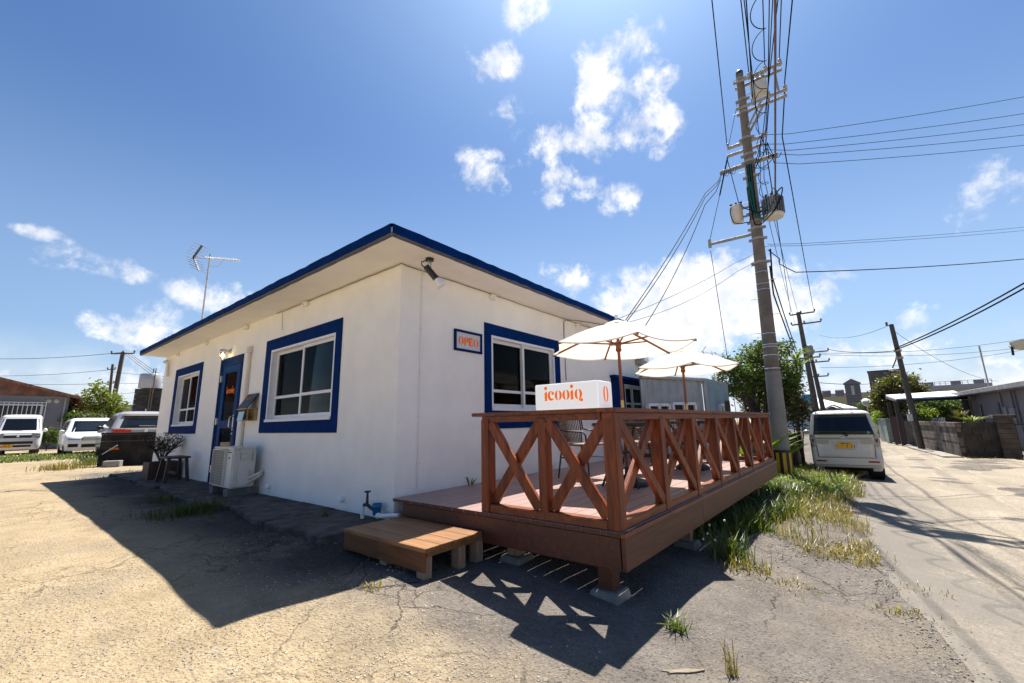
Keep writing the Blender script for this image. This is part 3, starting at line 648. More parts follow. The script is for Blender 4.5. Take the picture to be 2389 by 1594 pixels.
# parasols
canv = None
def canvas_mat():
    m = bpy.data.materials.new('cream_canvas'); m.use_nodes = True; t = NT(m.node_tree); b = m.node_tree.nodes['Principled BSDF']
    b.inputs['Base Color'].default_value = (.82, .79, .73, 1); b.inputs['Roughness'].default_value = .9; b.inputs['Specular IOR Level'].default_value = .1
    tr = t.n('ShaderNodeBsdfTranslucent'); tr.inputs[0].default_value = (.85, .78, .66, 1); mx = t.n('ShaderNodeMixShader'); mx.inputs[0].default_value = .42
    t.put(mx.inputs[1], b.outputs[0]); t.put(mx.inputs[2], tr.outputs[0]); t.put(m.node_tree.nodes['Material Output'].inputs[0], mx.outputs[0]); return m
canv = canvas_mat(); pwood = mat('parasol_wood', (.20, .055, .02), .4, var=.25, grain=(20, 20, 2), spec=.5)
brass = mat('brass', (.6, .42, .15), .3, 1.); darkp = mat('dark_base', (.02, .02, .024), .5)
def parasol(x, y, zap, zt, rad, rot, label):
    z0 = DZ; p = thing('parasol', label, 'parasol', (x, y, z0), 'cream parasols over the deck tables')
    n = 6
    tips = [V3(x + rad*math.cos(rot + i*math.pi/3), y + rad*math.sin(rot + i*math.pi/3), zt) for i in range(n)]
    apex = V3(x, y, zap - .07); mb = MB(); m = 8
    for i in range(n):
        a, b = tips[i], tips[(i + 1) % n]; vs = []; K = m + 1
        for r in range(m + 1):
            for c in range(K):
                s_, t_ = r/m, c/m; q = apex.lerp(a.lerp(b, t_), s_); q = q + V3(0, 0, -.045*s_*4*t_*(1 - t_)*s_ + .03*math.sin(s_*math.pi)); 
                e = (4*t_*(1 - t_))*s_*s_*.045; q = q.lerp(V3(x, y, q.z), e); vs.append(q)
        mb.add(vs, [(r*K + c, (r + 1)*K + c, (r + 1)*K + c + 1, r*K + c + 1) for r in range(m) for c in range(m)], True)
        vs = []
        for c in range(K):
            t_ = c/m; q = a.lerp(b, t_) + V3(0, 0, -.045*4*t_*(1 - t_)); q = q.lerp(V3(x, y, q.z), 4*t_*(1 - t_)*.045); vs += [q, q + V3(0, 0, -.014)]
        mb.add(vs, [(2*c, 2*c + 1, 2*c + 3, 2*c + 2) for c in range(m)], True)
    build('canopy', mb, canv, p)
    mb = MB()
    for i in range(n):
        a, b = apex.lerp(tips[i], .2), apex.lerp(tips[(i + 1) % n], .2); c = apex + V3(0, 0, .035); up = V3(0, 0, .03); mb.add([c, a + up, b + up], [(0, 1, 2)])
    build('vent_cap', mb, canv, p)
    mb = MB(); mb.cyl((x, y, z0 + .06), (x, y, zap - .07), .019, n=12); build('pole', mb, pwood, p)
    mb = MB(); mb.cyl((x, y, 1.02), (x, y, 1.16), .0215, n=12); build('sleeve', mb, brass, p)
    mb = MB(); mb.lathe([(.03, -.07), (.03, -.04), (.012, -.03), (.02, -.01), (.024, .01), (.012, .03), (.002, .035)], (x, y, zap), 10); build('finial', mb, white_pl, p)
    zh = zt + .03; mb = MB(); mb.lathe([(.024, -.09), (.038, -.07), (.03, -.03), (.042, .0), (.042, .03), (.024, .04)], (x, y, zh), 12); build('hub', mb, pwood, p)
    for i in range(n):
        d = (tips[i] - V3(x, y, zt)).normalized(); mid = apex.lerp(tips[i], .55) + V3(0, 0, -.005)
        mb = MB(); mb.beam(apex + V3(0, 0, -.03), tips[i] + V3(0, 0, -.022), .018, .022); build('rib', mb, pwood, p)
        mb = MB(); mb.beam((x + d.x*.03, y + d.y*.03, zh + .01), mid + V3(0, 0, -.03), .014, .018); build('strut', mb, pwood, p)
    mb = MB(); mb.lathe([(.24, 0), (.24, .03), (.2, .06), (.06, .085), (.03, .12), (.024, .2)], (x, y, z0), 24); build('base', mb, darkp, p)
    return p
pb1 = at(1452, 942, 4.95); pb2 = at(1602, 950, 6.4)
parasol(pb1.x, pb1.y, 2.18, 1.80, .88, R(37), 'nearer cream parasol with wooden ribs, behind the light box sign')
parasol(pb2.x, pb2.y, 2.05, 1.70, .80, R(26), 'farther cream parasol with wooden ribs, in front of the metal shed')
# tables and rattan chairs
tblm = mat('dark_table', (.035, .024, .02), .4, var=.2)
def table(x, y, label):
    t = thing('cafe_table', label, 'table', (x, y, DZ), 'dark tables on the deck')
    mb = MB(); mb.lathe([(.36, .66), (.37, .675), (.37, .69), (.36, .70)], (x, y, DZ), 28); build('table_top', mb, tblm, t)
    for k in range(4):
        a = R(45 + 90*k); dx, dy = math.cos(a), math.sin(a)
        mb = MB(); mb.tube([(x + dx*.3, y + dy*.3, DZ + .66), (x + dx*.12, y + dy*.12, DZ + .4), (x + dx*.3, y + dy*.3, DZ + .0)], .013, 6); build('leg', mb, black, t)
    mb = MB(); mb.lathe([(.20, .36), (.21, .37), (.20, .38)], (x, y, DZ), 20); build('shelf', mb, tblm, t); return t
table(pb1.x, pb1.y, 'round dark cafe table under the nearer parasol'); table(pb2.x, pb2.y, 'round dark cafe table under the farther parasol')
wick = mat('brown_rattan', (.16, .10, .06), .6, var=.4, grain=(6, 6, 60), bump=.3, rnd=.1)
def chair():
    c = thing('rattan_chair', 'x', 'chair', (0, 0, 0), 'brown rattan chairs on the deck')
    for sx in (-1, 1):
        mb = MB(); mb.tube([(.22, .21*sx, .43), (.235, .215*sx, .3), (.25, .22*sx, 0)], .011, 6); build('leg', mb, black, c)
        mb = MB(); mb.tube([(-.19, .2*sx, .43), (-.21, .21*sx, .3), (-.26, .22*sx, 0)], .011, 6); build('leg', mb, black, c)
        mb = MB(); mb.tube([(-.21, .225*sx, .80), (-.2, .25*sx, .62), (-.05, .265*sx, .60), (.2, .255*sx, .595), (.235, .235*sx, .55), (.235, .22*sx, .4)], .011, 6); build('arm', mb, black, c)
        mb = MB(); mb.tube([(.24, .215*sx, .26), (-.22, .21*sx, .26)], .008, 5); build('stretcher', mb, black, c)
    mb = MB(); mb.box(-.2, -.215, .415, .235, .215, .445); build('seat', mb, wick, c, bevel=.01)
    # back: woven strands in a curved frame
    mb = MB(); ns = 17
    for i in range(ns):
        y = -.2 + .4*i/(ns - 1); bow = .05*(1 - (y/.2)**2)
        mb.tube([(-.19 - bow*.6, y, .45), (-.205 - bow, y*1.04, .62), (-.235 - bow*1.1, y*1.05, .80)], .0075, 4)
    build('backrest', mb, wick, c)
    mb = MB(); mb.tube([(-.2, -.215, .44), (-.215, -.225, .62), (-.235, -.222, .78), (-.285, -.14, .825), (-.295, 0, .83), (-.285, .14, .825), (-.235, .222, .78), (-.215, .225, .62), (-.2, .215, .44)], .012, 6); build('back_frame', mb, wick, c); return c
c0 = chair(); c0.location = (2.28, -.93, DZ); c0.rotation_euler = (0, 0, R(-100)); c0['label'] = 'brown rattan chair between the nearer parasol table and the cafe wall'
dup(c0, (3.05, -1.45, DZ), R(195), 'brown rattan chair on the far side of the nearer table, turned towards the sign')
dup(c0, (3.55, -1.72, DZ), R(6), 'brown rattan chair with its back to the nearer table, facing the farther table')
dup(c0, (4.45, -.85, DZ), R(-92), 'brown rattan chair between the farther parasol table and the cafe wall')
dup(c0, (5.2, -1.55, DZ), R(178), 'brown rattan chair at the far end of the deck beyond the second table')
# ------------------------------------------------------------------ things by the cafe wall
# OPEN sign
s = thing('open_sign', 'small navy framed sign with orange OPEO lettering on the right wall', 'sign', (1.062, -.01, 1.825))
mb = MB(); F = .028
wbox(mb, 'x', .813, 1.312, .002, .028, 1.825, 1.825 + F); wbox(mb, 'x', .813, 1.312, .002, .028, 2.095 - F, 2.095); wbox(mb, 'x', .813, .813 + F, .002, .028, 1.825 + F, 2.095 - F); wbox(mb, 'x', 1.312 - F, 1.312, .002, .028, 1.825 + F, 2.095 - F)
build('frame', mb, blue, s)
mb = MB(); wbox(mb, 'x', .813 + F, 1.312 - F, .002, .012, 1.825 + F, 2.095 - F); build('board', mb, mat('pale_board', (.62, .58, .60), .5), s)
logo('OPEO', .112, (1.065, -.0125, 1.905), (1, 0, 0), (0, 0, 1), orange, 'lettering', s)
# spotlight under the eave
s = thing('spotlight', 'black spotlight with white bulb hanging under the eave at the corner', 'spotlight', (.12, -.34, WH))
mb = MB(); mb.cyl((.12, -.34, WH - .03), (.12, -.34, WH - .001), .045, n=20); build('base_plate', mb, black, s)
mb = MB(); mb.tube([(.105, -.34, WH - .03), (.10, -.34, WH - .12)], .009, 6); mb.tube([(.135, -.34, WH - .03), (.14, -.34, WH - .12)], .009, 6); build('bracket', mb, steel, s)
mb = MB(); a = V3(.085, -.325, WH - .10); b = V3(.17, -.40, WH - .24); mb.cyl(a, b, .034, .036, 14); build('lamp_holder', mb, black, s, bevel=.003)
d = (b - a).normalized(); mb = MB(); mb.lathe([(.03, 0), (.034, .02), (.058, .085), (.06, .095), (.02, .1)], b, 18, d); build('bulb', mb, white_pl, s)
mb = MB(); mb.tube([(.09, -.33, WH - .03), (.03, -.31, WH - .06), (.04, -.31, WH - .10), (.08, -.325, WH - .11)], .007, 6); build('cord', mb, black, s)
# wall lamp
lampg = glassmat('lamp_glass', (.95, .93, .88), 1.3)
s = thing('wall_lamp', 'lit caged glass bulkhead lamp on the wall above the blue door', 'lamp', (-.02, 5.08, 2.22))
mb = MB(); mb.cyl((-.002, 5.08, 2.33), (-.03, 5.08, 2.33), .045, n=14); mb.tube([(-.03, 5.08, 2.33), (-.10, 5.08, 2.345), (-.13, 5.08, 2.33)], .014, 8); build('bracket', mb, steel, s)
mb = MB(); mb.lathe([(.05, 0), (.052, .03), (.035, .05), (.02, .055)], (-.13, 5.08, 2.30), 14); build('cap', mb, steel, s)
mb = MB(); mb.lathe([(.012, -.135), (.036, -.12), (.042, -.08), (.042, 0)], (-.13, 5.08, 2.30), 14); build('glass_jar', mb, lampg, s)
bulbm = mat('lit_bulb', (1, .8, .5), .5, emit=(1, .72, .36, 14))
mb = MB(); mb.lathe([(.006, -.10), (.02, -.085), (.024, -.06), (.01, -.02)], (-.13, 5.08, 2.30), 10); build('bulb', mb, bulbm, s)
mb = MB()
for k in range(6):
    a = k*math.pi/3; mb.tube([(-.13 + .05*math.cos(a), 5.08 + .05*math.sin(a), 2.30), (-.13 + .052*math.cos(a), 5.08 + .052*math.sin(a), 2.20), (-.13 + .02*math.cos(a), 5.08 + .02*math.sin(a), 2.155)], .003, 4)
for z in (2.26, 2.21): mb.tube([(-.13 + .052*math.cos(t*.524), 5.08 + .052*math.sin(t*.524), z) for t in range(13)], .003, 4)
build('cage', mb, steel, s)
# letter box holder with the menu board leaning on it
wd_ = mat('pale_box_wood', (.36, .24, .11), .6, var=.25, grain=(20, 2, 20)); navyb = mat('navy_board', (.012, .016, .03), .45)
s = thing('menu_box', 'wooden menu box with a pale blue card, fixed to the wall beside the door', 'box', (-.08, 3.86, 1.03))
X0, X1, Y0, Y1, Z0, Z1 = -.15, -.004, 3.60, 3.98, 1.04, 1.23
mb = MB(); mb.box(X0, Y0, Z0, X1, Y1, Z0 + .015); mb.box(X0, Y0, Z0 + .015, X0 + .012, Y0 + .015, Z1 - .015); mb.box(X0 - .02, Y0 - .01, Z1 - .014, X1, Y1 + .02, Z1); mb.box(X0, Y1 - .015, Z0 + .015, X1, Y1, Z1 - .015); mb.box(-.02, Y0, Z0 + .015, X1, Y1 - .016, Z1 - .015); mb.box(-.05, Y0, Z0 + .015, -.021, Y0 + .014, Z1 - .015)
build('case', mb, wd_, s)
mb = MB(); mb.obox((X0 - .012, 3.83, 1.115), (.001, 0, .0), (0, .11, 0), (.012, 0, .07)); build('card', mb, mat('pale_blue_card', (.42, .66, .8), .5), s)
s = thing('menu_board', 'slanted navy board with icooiq lettering resting on top of the menu box', 'board', (-.08, 3.8, 1.232))
p0, p1 = V3(-.16, 0, 1.236), V3(-.02, 0, 1.47); ud = (p1 - p0).normalized(); nn = V3(-ud.z, 0, ud.x)
mb = MB(); mb.obox(V3(-.09, 3.79, 1.353), nn*.007, V3(0, .20, 0), ud*.136); build('panel', mb, navyb, s, bevel=.002)
logo('icooiq', .045, V3(-.09, 3.80, 1.365) + nn*.0075, (0, -1, 0), ud, mat('muted_orange', (.45, .12, .05), .5), 'lettering', s)
text_mesh('coffee', .05, V3(-.09, 3.84, 1.265) + nn*.0075, (0, -1, 0), ud, mat('pale_print', (.35, .5, .7), .5), 'print', s)
# air conditioner outdoor unit
acm = mat('ac_white', (.62, .60, .55), .45, var=.04, nscale=5); acg = mat('ac_grille', (.36, .33, .27), .5)
s = thing('air_conditioner', 'cream outdoor air conditioner unit on concrete blocks by the blue door', 'air conditioner', (-.25, 3.62, .075))
X0, X1, Y0, Y1, Z0, Z1 = -.41, -.10, 3.23, 4.02, .085, .655
mb = MB(); mb.box(X0, Y0, Z0, X1, Y1, Z1 - .03); build('casing', mb, acm, s, bevel=.018, seg=3)
mb = MB(); mb.box(X0 - .008, Y0 - .008, Z1 - .03, X1 + .005, Y1 + .008, Z1); build('lid', mb, acm, s, bevel=.012, seg=2)
mb = MB(); fc = V3(X0, 3.72, .365); mb.lathe([(.255, 0), (.262, .012), (.25, .018), (.25, .004)], fc, 32, (-1, 0, 0)); build('fan_ring', mb, acm, s)
mb = MB(); mb.cyl((X0 - .002, 3.72, .365), (X0 - .001, 3.72, .365), .248, n=28); build('fan_well', mb, mat('dark_grey_well', (.04, .038, .034), .6), s)
mb = MB()
for k in range(-11, 12):
    for (da, db) in (((0, .5, .5), (0, -.5, .5)),):
        pass
for k in range(-12, 13):
    for sgn in (1, -1):
        c = k*.04
        pts = []
        # slanted lattice clipped to a square
        t0, t1 = -.25, .25; p = [(sgn*t*.55 + c, t) for t in (t0, t1)]
        if abs(p[0][0]) > .25 and abs(p[1][0]) > .25 and p[0][0]*p[1][0] > 0: continue
        q = [];
        for i in range(21):
            t = t0 + (t1 - t0)*i/20; u = sgn*t*.55 + c
            if abs(u) <= .25: q.append(V3(X0 - .024, 3.72 + u, .365 + t))
        if len(q) > 1: mb.tube([q[0], q[-1]], .0035, 4)
build('fan_grille', mb, acg, s)
mb = MB()
for (a, b, c, d) in ((3.465, 3.475, .11, .62), (3.965, 3.975, .11, .62)): mb.box(X0 - .03, a, c, X0 - .002, b, d)
mb.box(X0 - .03, 3.475, .61, X0 - .002, 3.965, .62); mb.box(X0 - .03, 3.475, .11, X0 - .002, 3.965, .12); build('grille_frame', mb, acm, s)
text_mesh('Panasonic', .035, (X0 - .001, 3.36, .585), (0, -1, 0), (0, 0, 1), black, 'lettering', s)
mb = MB(); mb.box(X0 - .002, 3.33, .49, X0 - .0005, 3.38, .52); build('label_plate', mb, mat('grey_print', (.08, .08, .09), .5), s)
mb = MB(); mb.box(-.33, Y0 - .012, .20, -.21, Y0 + .001, .62); mb.box(-.315, Y0 - .022, .48, -.225, Y0 - .0125, .57); mb.box(-.335, Y0 - .04, .11, -.2, Y0 - .0125, .33); build('service_cover', mb, acm, s, bevel=.008, seg=2)
mb = MB()
for i in range(7): mb.box(-.165, Y0 - .002, .58 - i*.02, -.135, Y0 + .001, .588 - i*.02)
build('side_print', mb, mat('grey_print', (.08, .08, .09), .5), s)
mb = MB(); mb.tube([(-.2, Y0 - .03, .21), (-.12, Y0 - .06, .25), (-.06, Y0 - .08, .28), (-.02, Y0 - .05, .31), (-.005, Y0 - .02, .34)], .022, 8); mb.tube([(-.2, Y0 - .03, .16), (-.12, Y0 - .06, .20), (-.05, Y0 - .08, .25), (-.02, Y0 - .05, .29)], .018, 8); build('pipe', mb, cream, s)
blkm = mat('block_concrete', (.15, .14, .13), .9, var=.25, nscale=8, bump=.5, bscale=40)
for y, lab in ((3.33, 'concrete block under the near end of the air conditioner'), (3.92, 'concrete block under the far end of the air conditioner')):
    mb = MB(); mb.box(-.43, y - .08, -.03, -.05, y + .08, .078); tag(build('concrete_block', mb, blkm, bevel=.008), lab, 'block', 'blocks under the air conditioner')
# bench
bw_ = mat('dark_bench_wood', (.035, .026, .022), .55, var=.3, grain=(10, 2, 10), bump=.15)
s = thing('wooden_stool', 'dark wooden stool standing on the concrete strip under the far window', 'stool', (-.33, 6.35, -.02))
mb = MB(); mb.box(-.52, 6.05, .40, -.16, 6.62, .435); build('seat', mb, bw_, s, bevel=.006)
for sx in (-1, 1):
    for sy in (-1, 1):
        mb = MB(); mb.beam((-.34 + sx*.13, 6.335 + sy*.2, .40), (-.34 + sx*.17, 6.335 + sy*.26, -.02), .05, .05, (1, 0, 0)); build('leg', mb, bw_, s, bevel=.003)
mb = MB(); mb.box(-.355, 6.12, .12, -.325, 6.55, .16); build('stretcher', mb, bw_, s)
# planter
s = thing('planter_box', 'dark brown square wooden planter box beside the stool', 'planter', (-.33, 7.3, -.03))
pl = mat('planter_wood', (.04, .017, .011), .6, var=.3, grain=(14, 14, 2), rnd=.15)
for i in range(5):
    a = -.56 + i*.1
    for y in (7.05, 7.53):
        mb = MB(); mb.box(a + .002, y, -.02, a + .098, y + .02, .30); build('slat', mb, pl, s)
for i in range(4):
    a = 7.072 + i*.114
    for x in (-.56, -.08):
        mb = MB(); mb.box(x, a, -.02, x + .02, a + .11, .30); build('slat', mb, pl, s)
mb = MB(); mb.box(-.54, 7.07, -.02, -.08, 7.53, .27); build('soil', mb, mat('soil', (.03, .022, .016), .95, bump=.8, bscale=40), s)
# garden tap and pipe at the corner
s = thing('garden_tap', 'dark metal garden tap on a white standpipe at the foot of the house corner', 'tap', (-.10, .33, -.02))
mb = MB(); mb.cyl((-.12, .36, -.03), (-.12, .36, .1), .02, n=10); mb.ball((-.12, .36, .11), .026); build('standpipe', mb, white_pl, s)
iron = mat('old_iron', (.05, .045, .045), .5, .6, var=.3, nscale=30)
mb = MB(); mb.tube([(-.12, .36, .11), (-.11, .30, .12), (-.10, .24, .09), (-.10, .20, .08)], .018, 8); mb.cyl((-.11, .30, .12), (-.11, .30, .24), .016, .011, 8); build('valve', mb, iron, s)
mb = MB(); mb.lathe([(.03, 0), (.034, .006), (.03, .014)], (-.11, .30, .24), 10); mb.box(-.145, .292, .246, -.075, .308, .254); build('tap_handle', mb, iron, s)
s = thing('drain_fitting', 'bright blue plastic drain cup with white pipe elbow beside the deck end', 'pipe', (-.06, .12, 0))
mb = MB(); mb.lathe([(.038, 0), (.045, .07), (.05, .072), (.05, .11), (.044, .11), (.03, .02)], (-.09, .155, .03), 16); build('cup', mb, mat('blue_plastic', (.01, .13, .30), .4), s)
mb = MB(); mb.tube([(-.12, .08, .035), (-.11, .02, .035), (-.09, -.08, .05), (-.06, -.17, .055)], .022, 8); mb.ball((-.12, .08, .035), .03); build('elbow_pipe', mb, white_pl, s)
# pendant lamps seen in the room
for (y, x, z, lab) in ((2.75, 1.5, 1.72, 'lit pendant bulb hanging alone inside the big window'), (2.15, 1.9, 1.95, 'upper lit glass globe lamp inside the big window'), (2.2, 1.9, 1.62, 'lower lit glass globe lamp inside the big window')):
    s = thing('pendant_lamp', lab, 'lamp', (x, y, z), 'lit lamps inside the cafe')
    mb = MB(); mb.tube([(x, y, 2.495), (x, y, z + .07)], .006, 5); mb.cyl((x, y, z + .05), (x, y, z + .1), .018, n=8); build('cord', mb, black, s)
    mb = MB(); mb.ball((x, y, z + .02), .022, rz=.035); build('bulb', mb, mat('filament_bulb', (1, .7, .3), .5, emit=(1, .6, .18, 22)), s)
    if 'globe' in lab: mb = MB(); mb.ball((x, y, z + .02), .06, n=14, m=9); build('globe', mb, lampg, s)
s = thing('shelf_light', 'long warm strip light inside the right hand window', 'lamp', (2.6, 1.6, 1.98))
mb = MB(); mb.box(1.5, 1.6, 1.985, 3.6, 1.75, 2.01); build('shelf', mb, dark_in, s)
mb = MB(); mb.box(1.6, 1.605, 1.965, 3.4, 1.63, 1.984); build('strip', mb, mat('warm_strip', (.9, .5, .15), .5, emit=(1, .5, .12, .75)), s)
# TV antenna on the roof
def antenna(name, label, base, top, armdir, L, s=1., refl=True):
    t = thing(name, label, 'antenna', base); base, top = Vector(base), Vector(top); a = Vector(armdir).normalized(); side = V3(-a.y, a.x, 0)
    gm = mat('galvanised_pole', (.5, .48, .44), .5, .4, var=.2)
    mb = MB(); mb.cyl(base, top, .022*s, .018*s, 8); build('mast', mb, gm, t)
    c = top - V3(0, 0, .12*s); mb = MB(); mb.cyl(c - a*.55*s, c + a*L, .012*s, n=6)
    for i in range(13):
        q = c + a*(-.05*s + (L)*i/12.3); mb.tube([q - side*.10*s + V3(0, 0, .012), q + side*.10*s + V3(0, 0, .012)], .006*s, 4)
    mb.tube([c - V3(0, 0, .2*s), c - V3(0, 0, .2*s) + a*.3*s, c + a*.45*s], .009*s, 5); build('boom', mb, gm, t)
    if refl:
        mb = MB(); r = c - a*.5*s
        for sg in (1, -1):
            e = r + V3(0, 0, sg*.34*s) + a*.22*s; mb.beam(r, e, .05*s, .02*s, tuple(a))
            for k in range(5): q = r.lerp(e, .15 + .2*k); mb.tube([q - side*.22*s, q + side*.22*s], .006*s, 4)
        build('reflector', mb, mat('dark_antenna', (.06, .06, .07), .5, .5), t)
    return t
ab = V3(.55, 8.3, 2.825); Dn0 = float(np.dot(np.array(ab) - CAM, CF)); ab = at(475, 715, Dn0); ab.z = 2.825; Dn = float(np.dot(np.array(ab) - CAM, CF)); tp = at(487, 574, Dn)
antenna('tv_antenna', 'television antenna on a tall pole on the cafe roof', ab, (ab.x, ab.y, tp.z), at(565, 592, Dn - .2) - at(490, 587, Dn), .95)
mb = MB(); mb.cyl((ab.x, ab.y, 3.32), (ab.x, ab.y, 3.40), .026, n=8)
# ------------------------------------------------------------------ the big utility pole
PX, PY = 9.40, -2.30; PB = -.45; PT = 10.60
polec = mat('pole_concrete', (.165, .135, .106), .8, var=.22, nscale=3, bump=.3, bscale=35)
polel = mat('pole_sleeve', (.225, .208, .185), .6, var=.12, nscale=3, bump=.1)
galv = mat('galvanised_arm', (.31, .285, .25), .55, .2, var=.15, nscale=9)
ins = mat('porcelain', (.36, .32, .27), .3, var=.1); dkw = mat('black_wire', (.006, .006, .007), .8, spec=.1)
pr = lambda z: .185 - (z - PB)*(.185 - .092)/(PT - PB)
LEAN = .0245
pole = thing('utility_pole', 'tall concrete utility pole with transformers standing at the far end of the deck', 'utility pole', (PX, PY, PB))
mb = MB(); mb.cyl((PX, PY, PB), (PX, PY, PT), pr(PB), pr(PT), 24); build('shaft', mb, polec, pole)
mb = MB(); mb.lathe([(pr(PT) + .004, -.1), (pr(PT) + .004, 0), (.05, .06), (.01, .065)], (PX, PY, PT), 16); build('cap', mb, mat('dark_cap', (.05, .055, .06), .5), pole)
mb = MB(); mb.cyl((PX, PY, PB + .62), (PX, PY, 2.05), pr(PB + .6) + .006, pr(2.05) + .006, 24); build('sleeve', mb, polel, pole)
for z in (2.12, 2.45, 2.66, 2.72, 3.0, 4.15, 4.3, 4.62): mb = MB(); mb.cyl((PX, PY, z), (PX, PY, z + .018), pr(z) + .006, n=24); build('strap', mb, steel, pole)
for z in (4.9, 5.55, 5.85, 6.05, 6.3, 7.35, 7.8, 8.0, 8.5, 9.3, 9.7, 10.35):
    mb = MB(); mb.cyl((PX, PY, z - .03), (PX, PY, z + .03), pr(z) + .012, n=20); mb.box(PX - .03, PY - pr(z) - .08, z - .03, PX + .03, PY - pr(z), z + .03); mb.box(PX - .03, PY + pr(z), z - .03, PX + .03, PY + pr(z) + .07, z + .03); build('band', mb, galv, pole)
mb = MB(); k = 0
z = 2.6
while z < 10: sg = 1 if k % 2 else -1; mb.tube([(PX, PY + sg*pr(z), z), (PX - .01, PY + sg*(pr(z) + .16), z)], .009, 5); z += .45; k += 1
build('climbing_steps', mb, galv, pole)
# striped guard
gb, gt = PB - .02, PB + .62
mb = MB(); mb.cyl((PX, PY, gb), (PX, PY, gt), pr(gb) + .012, pr(gt) + .012, 24); build('guard', mb, mat('guard_black', (.012, .012, .012), .5), pole)
yel = mat('guard_yellow', (.62, .36, .01), .5)
for k in range(9):
    a = 2*math.pi*k/9; r = pr(PB) + .014; mb = MB(); w_ = .045
    mb.add([(PX + (r + e)*math.cos(a + sgn*.17), PY + (r + e)*math.sin(a + sgn*.17), z_) for e in (0, .003) for z_ in (gb + .03, gt - .06) for sgn in (-1, 1)], [(0, 1, 3, 2), (4, 6, 7, 5), (0, 4, 5, 1), (2, 3, 7, 6), (0, 2, 6, 4), (1, 5, 7, 3)]); build('guard_stripe', mb, yel, pole)
# crossarms towards the road and back
def arm(z, y0, y1, s=.075, dz=0, dx=0): mb = MB(); mb.beam((PX + dx, y0, z), (PX + dx, y1, z + dz), s, s); build('crossarm', mb, galv, pole, bevel=.004); return z
for dx in (-.13, .13):
    arm(10.22, PY + .16, -3.28, .06, 0, dx); arm(9.40, PY + .16, -3.32, .06, 0, dx)
arm(8.40, -1.81, -2.78, .065); arm(8.17, -1.78, -2.66, .065); arm(7.74, -1.56, -2.96, .085); arm(5.72, PY, -1.15, .065)
mb = MB(); mb.box(PX - .035, -1.17, 5.62, PX + .035, -1.10, 5.86); build('guy_strut_end', mb, galv, pole)
for dx in (-.13, .13): mb = MB(); mb.beam((PX + dx, PY - .08, 8.74), (PX + dx, -2.76, 9.38), .05, .04, (1, 0, 0)); build('arm_brace', mb, galv, pole)
mb = MB(); mb.beam((PX - .13, -3.16, 9.43), (PX - .13, -3.12, 10.19), .05, .04, (1, 0, 0)); build('arm_brace', mb, galv, pole)
def insulator(y, z, dx=0, s=1.): mb = MB(); mb.lathe([(.03*s, 0), (.06*s, .03*s), (.06*s, .06*s), (.035*s, .07*s), (.06*s, .1*s), (.06*s, .13*s), (.035*s, .14*s), (.055*s, .17*s), (.05*s, .22*s), (.02*s, .26*s)], (PX + dx, y, z), 12); build('insulator', mb, ins, pole)
for y in (-2.53, -2.92, -3.26): insulator(y, 10.25, s=.85)
for y in (-2.55, -2.92, -3.30): insulator(y, 9.43, s=.85)
for y in (-1.83, -2.75): insulator(y, 8.43, s=.5)
# switch box
mb = MB(); mb.box(PX - .17, -2.92, 9.66, PX + .17, -2.53, 10.0); build('switch_box', mb, mat('pale_grey_box', (.52, .50, .46), .5, var=.08), pole, bevel=.02, seg=2)
mb = MB(); mb.box(PX - .14, -2.90, 10.0, PX + .14, -2.55, 10.1); build('switch_lid', mb, mat('dark_grey_box', (.16, .16, .16), .5), pole, bevel=.02)
for y in (-2.61, -2.73, -2.85): mb = MB(); mb.lathe([(.04, 0), (.05, .05), (.04, .07), (.04, .03)], (PX - .14, y, 10.1), 12, (-1, 0, .2)); build('bushing', mb, ins, pole)
# transformers
tb = mat('transformer_beige', (.55, .51, .45), .45, var=.06); tg = mat('transformer_grey', (.12, .135, .15), .5, var=.15)
c = V3(PX, -1.88, 6.15); mb = MB(); mb.lathe([(.13, 0), (.15, .02), (.15, .42), (.157, .43), (.157, .46), (.06, .49)], c, 22); build('transformer', mb, tb, pole)
mb = MB(); mb.beam(c + V3(0, -.12, .12), (PX, PY + .1, 6.27), .05, .04); mb.beam(c + V3(0, -.12, .36), (PX, PY + .1, 6.51), .05, .04); build('transformer_bracket', mb, galv, pole)
for k in (-1, 0, 1): mb = MB(); mb.lathe([(.03, 0), (.04, .03), (.02, .07), (.03, .1), (.012, .13)], c + V3(-.02, k*.09, .45), 10, (0, k*.4, 1)); build('bushing', mb, black, pole)
c2 = V3(PX - .03, -2.72, 5.98); mb = MB(); mb.lathe([(.19, .02), (.225, .05), (.225, .12)], c2, 24); mb.lathe([(.19, .1), (.19, .56), (.2, .58), (.08, .61)], c2, 24); build('transformer', mb, tb, pole)
fv = MB()
for k in range(22):
    a = 2*math.pi*k/22; d = V3(math.cos(a), math.sin(a), 0); fv.beam(c2 + d*.212 + V3(0, 0, .13), c2 + d*.212 + V3(0, 0, .55), .024, .075, tuple(d))
build('cooling_fins', fv, tg, pole)
mb = MB(); mb.beam(c2 + V3(0, .15, .12), (PX, PY - .1, 6.1), .05, .04); mb.beam(c2 + V3(0, .15, .42), (PX, PY - .1, 6.4), .05, .04); build('transformer_bracket', mb, galv, pole)
for k in (-1, 0, 1): mb = MB(); mb.lathe([(.035, 0), (.045, .04), (.02, .07), (.032, .1), (.012, .13)], c2 + V3(-.06, k*.12, .58), 10); build('bushing', mb, black, pole)
tealm = mat('teal_cable', (.0, .10, .085), .5)
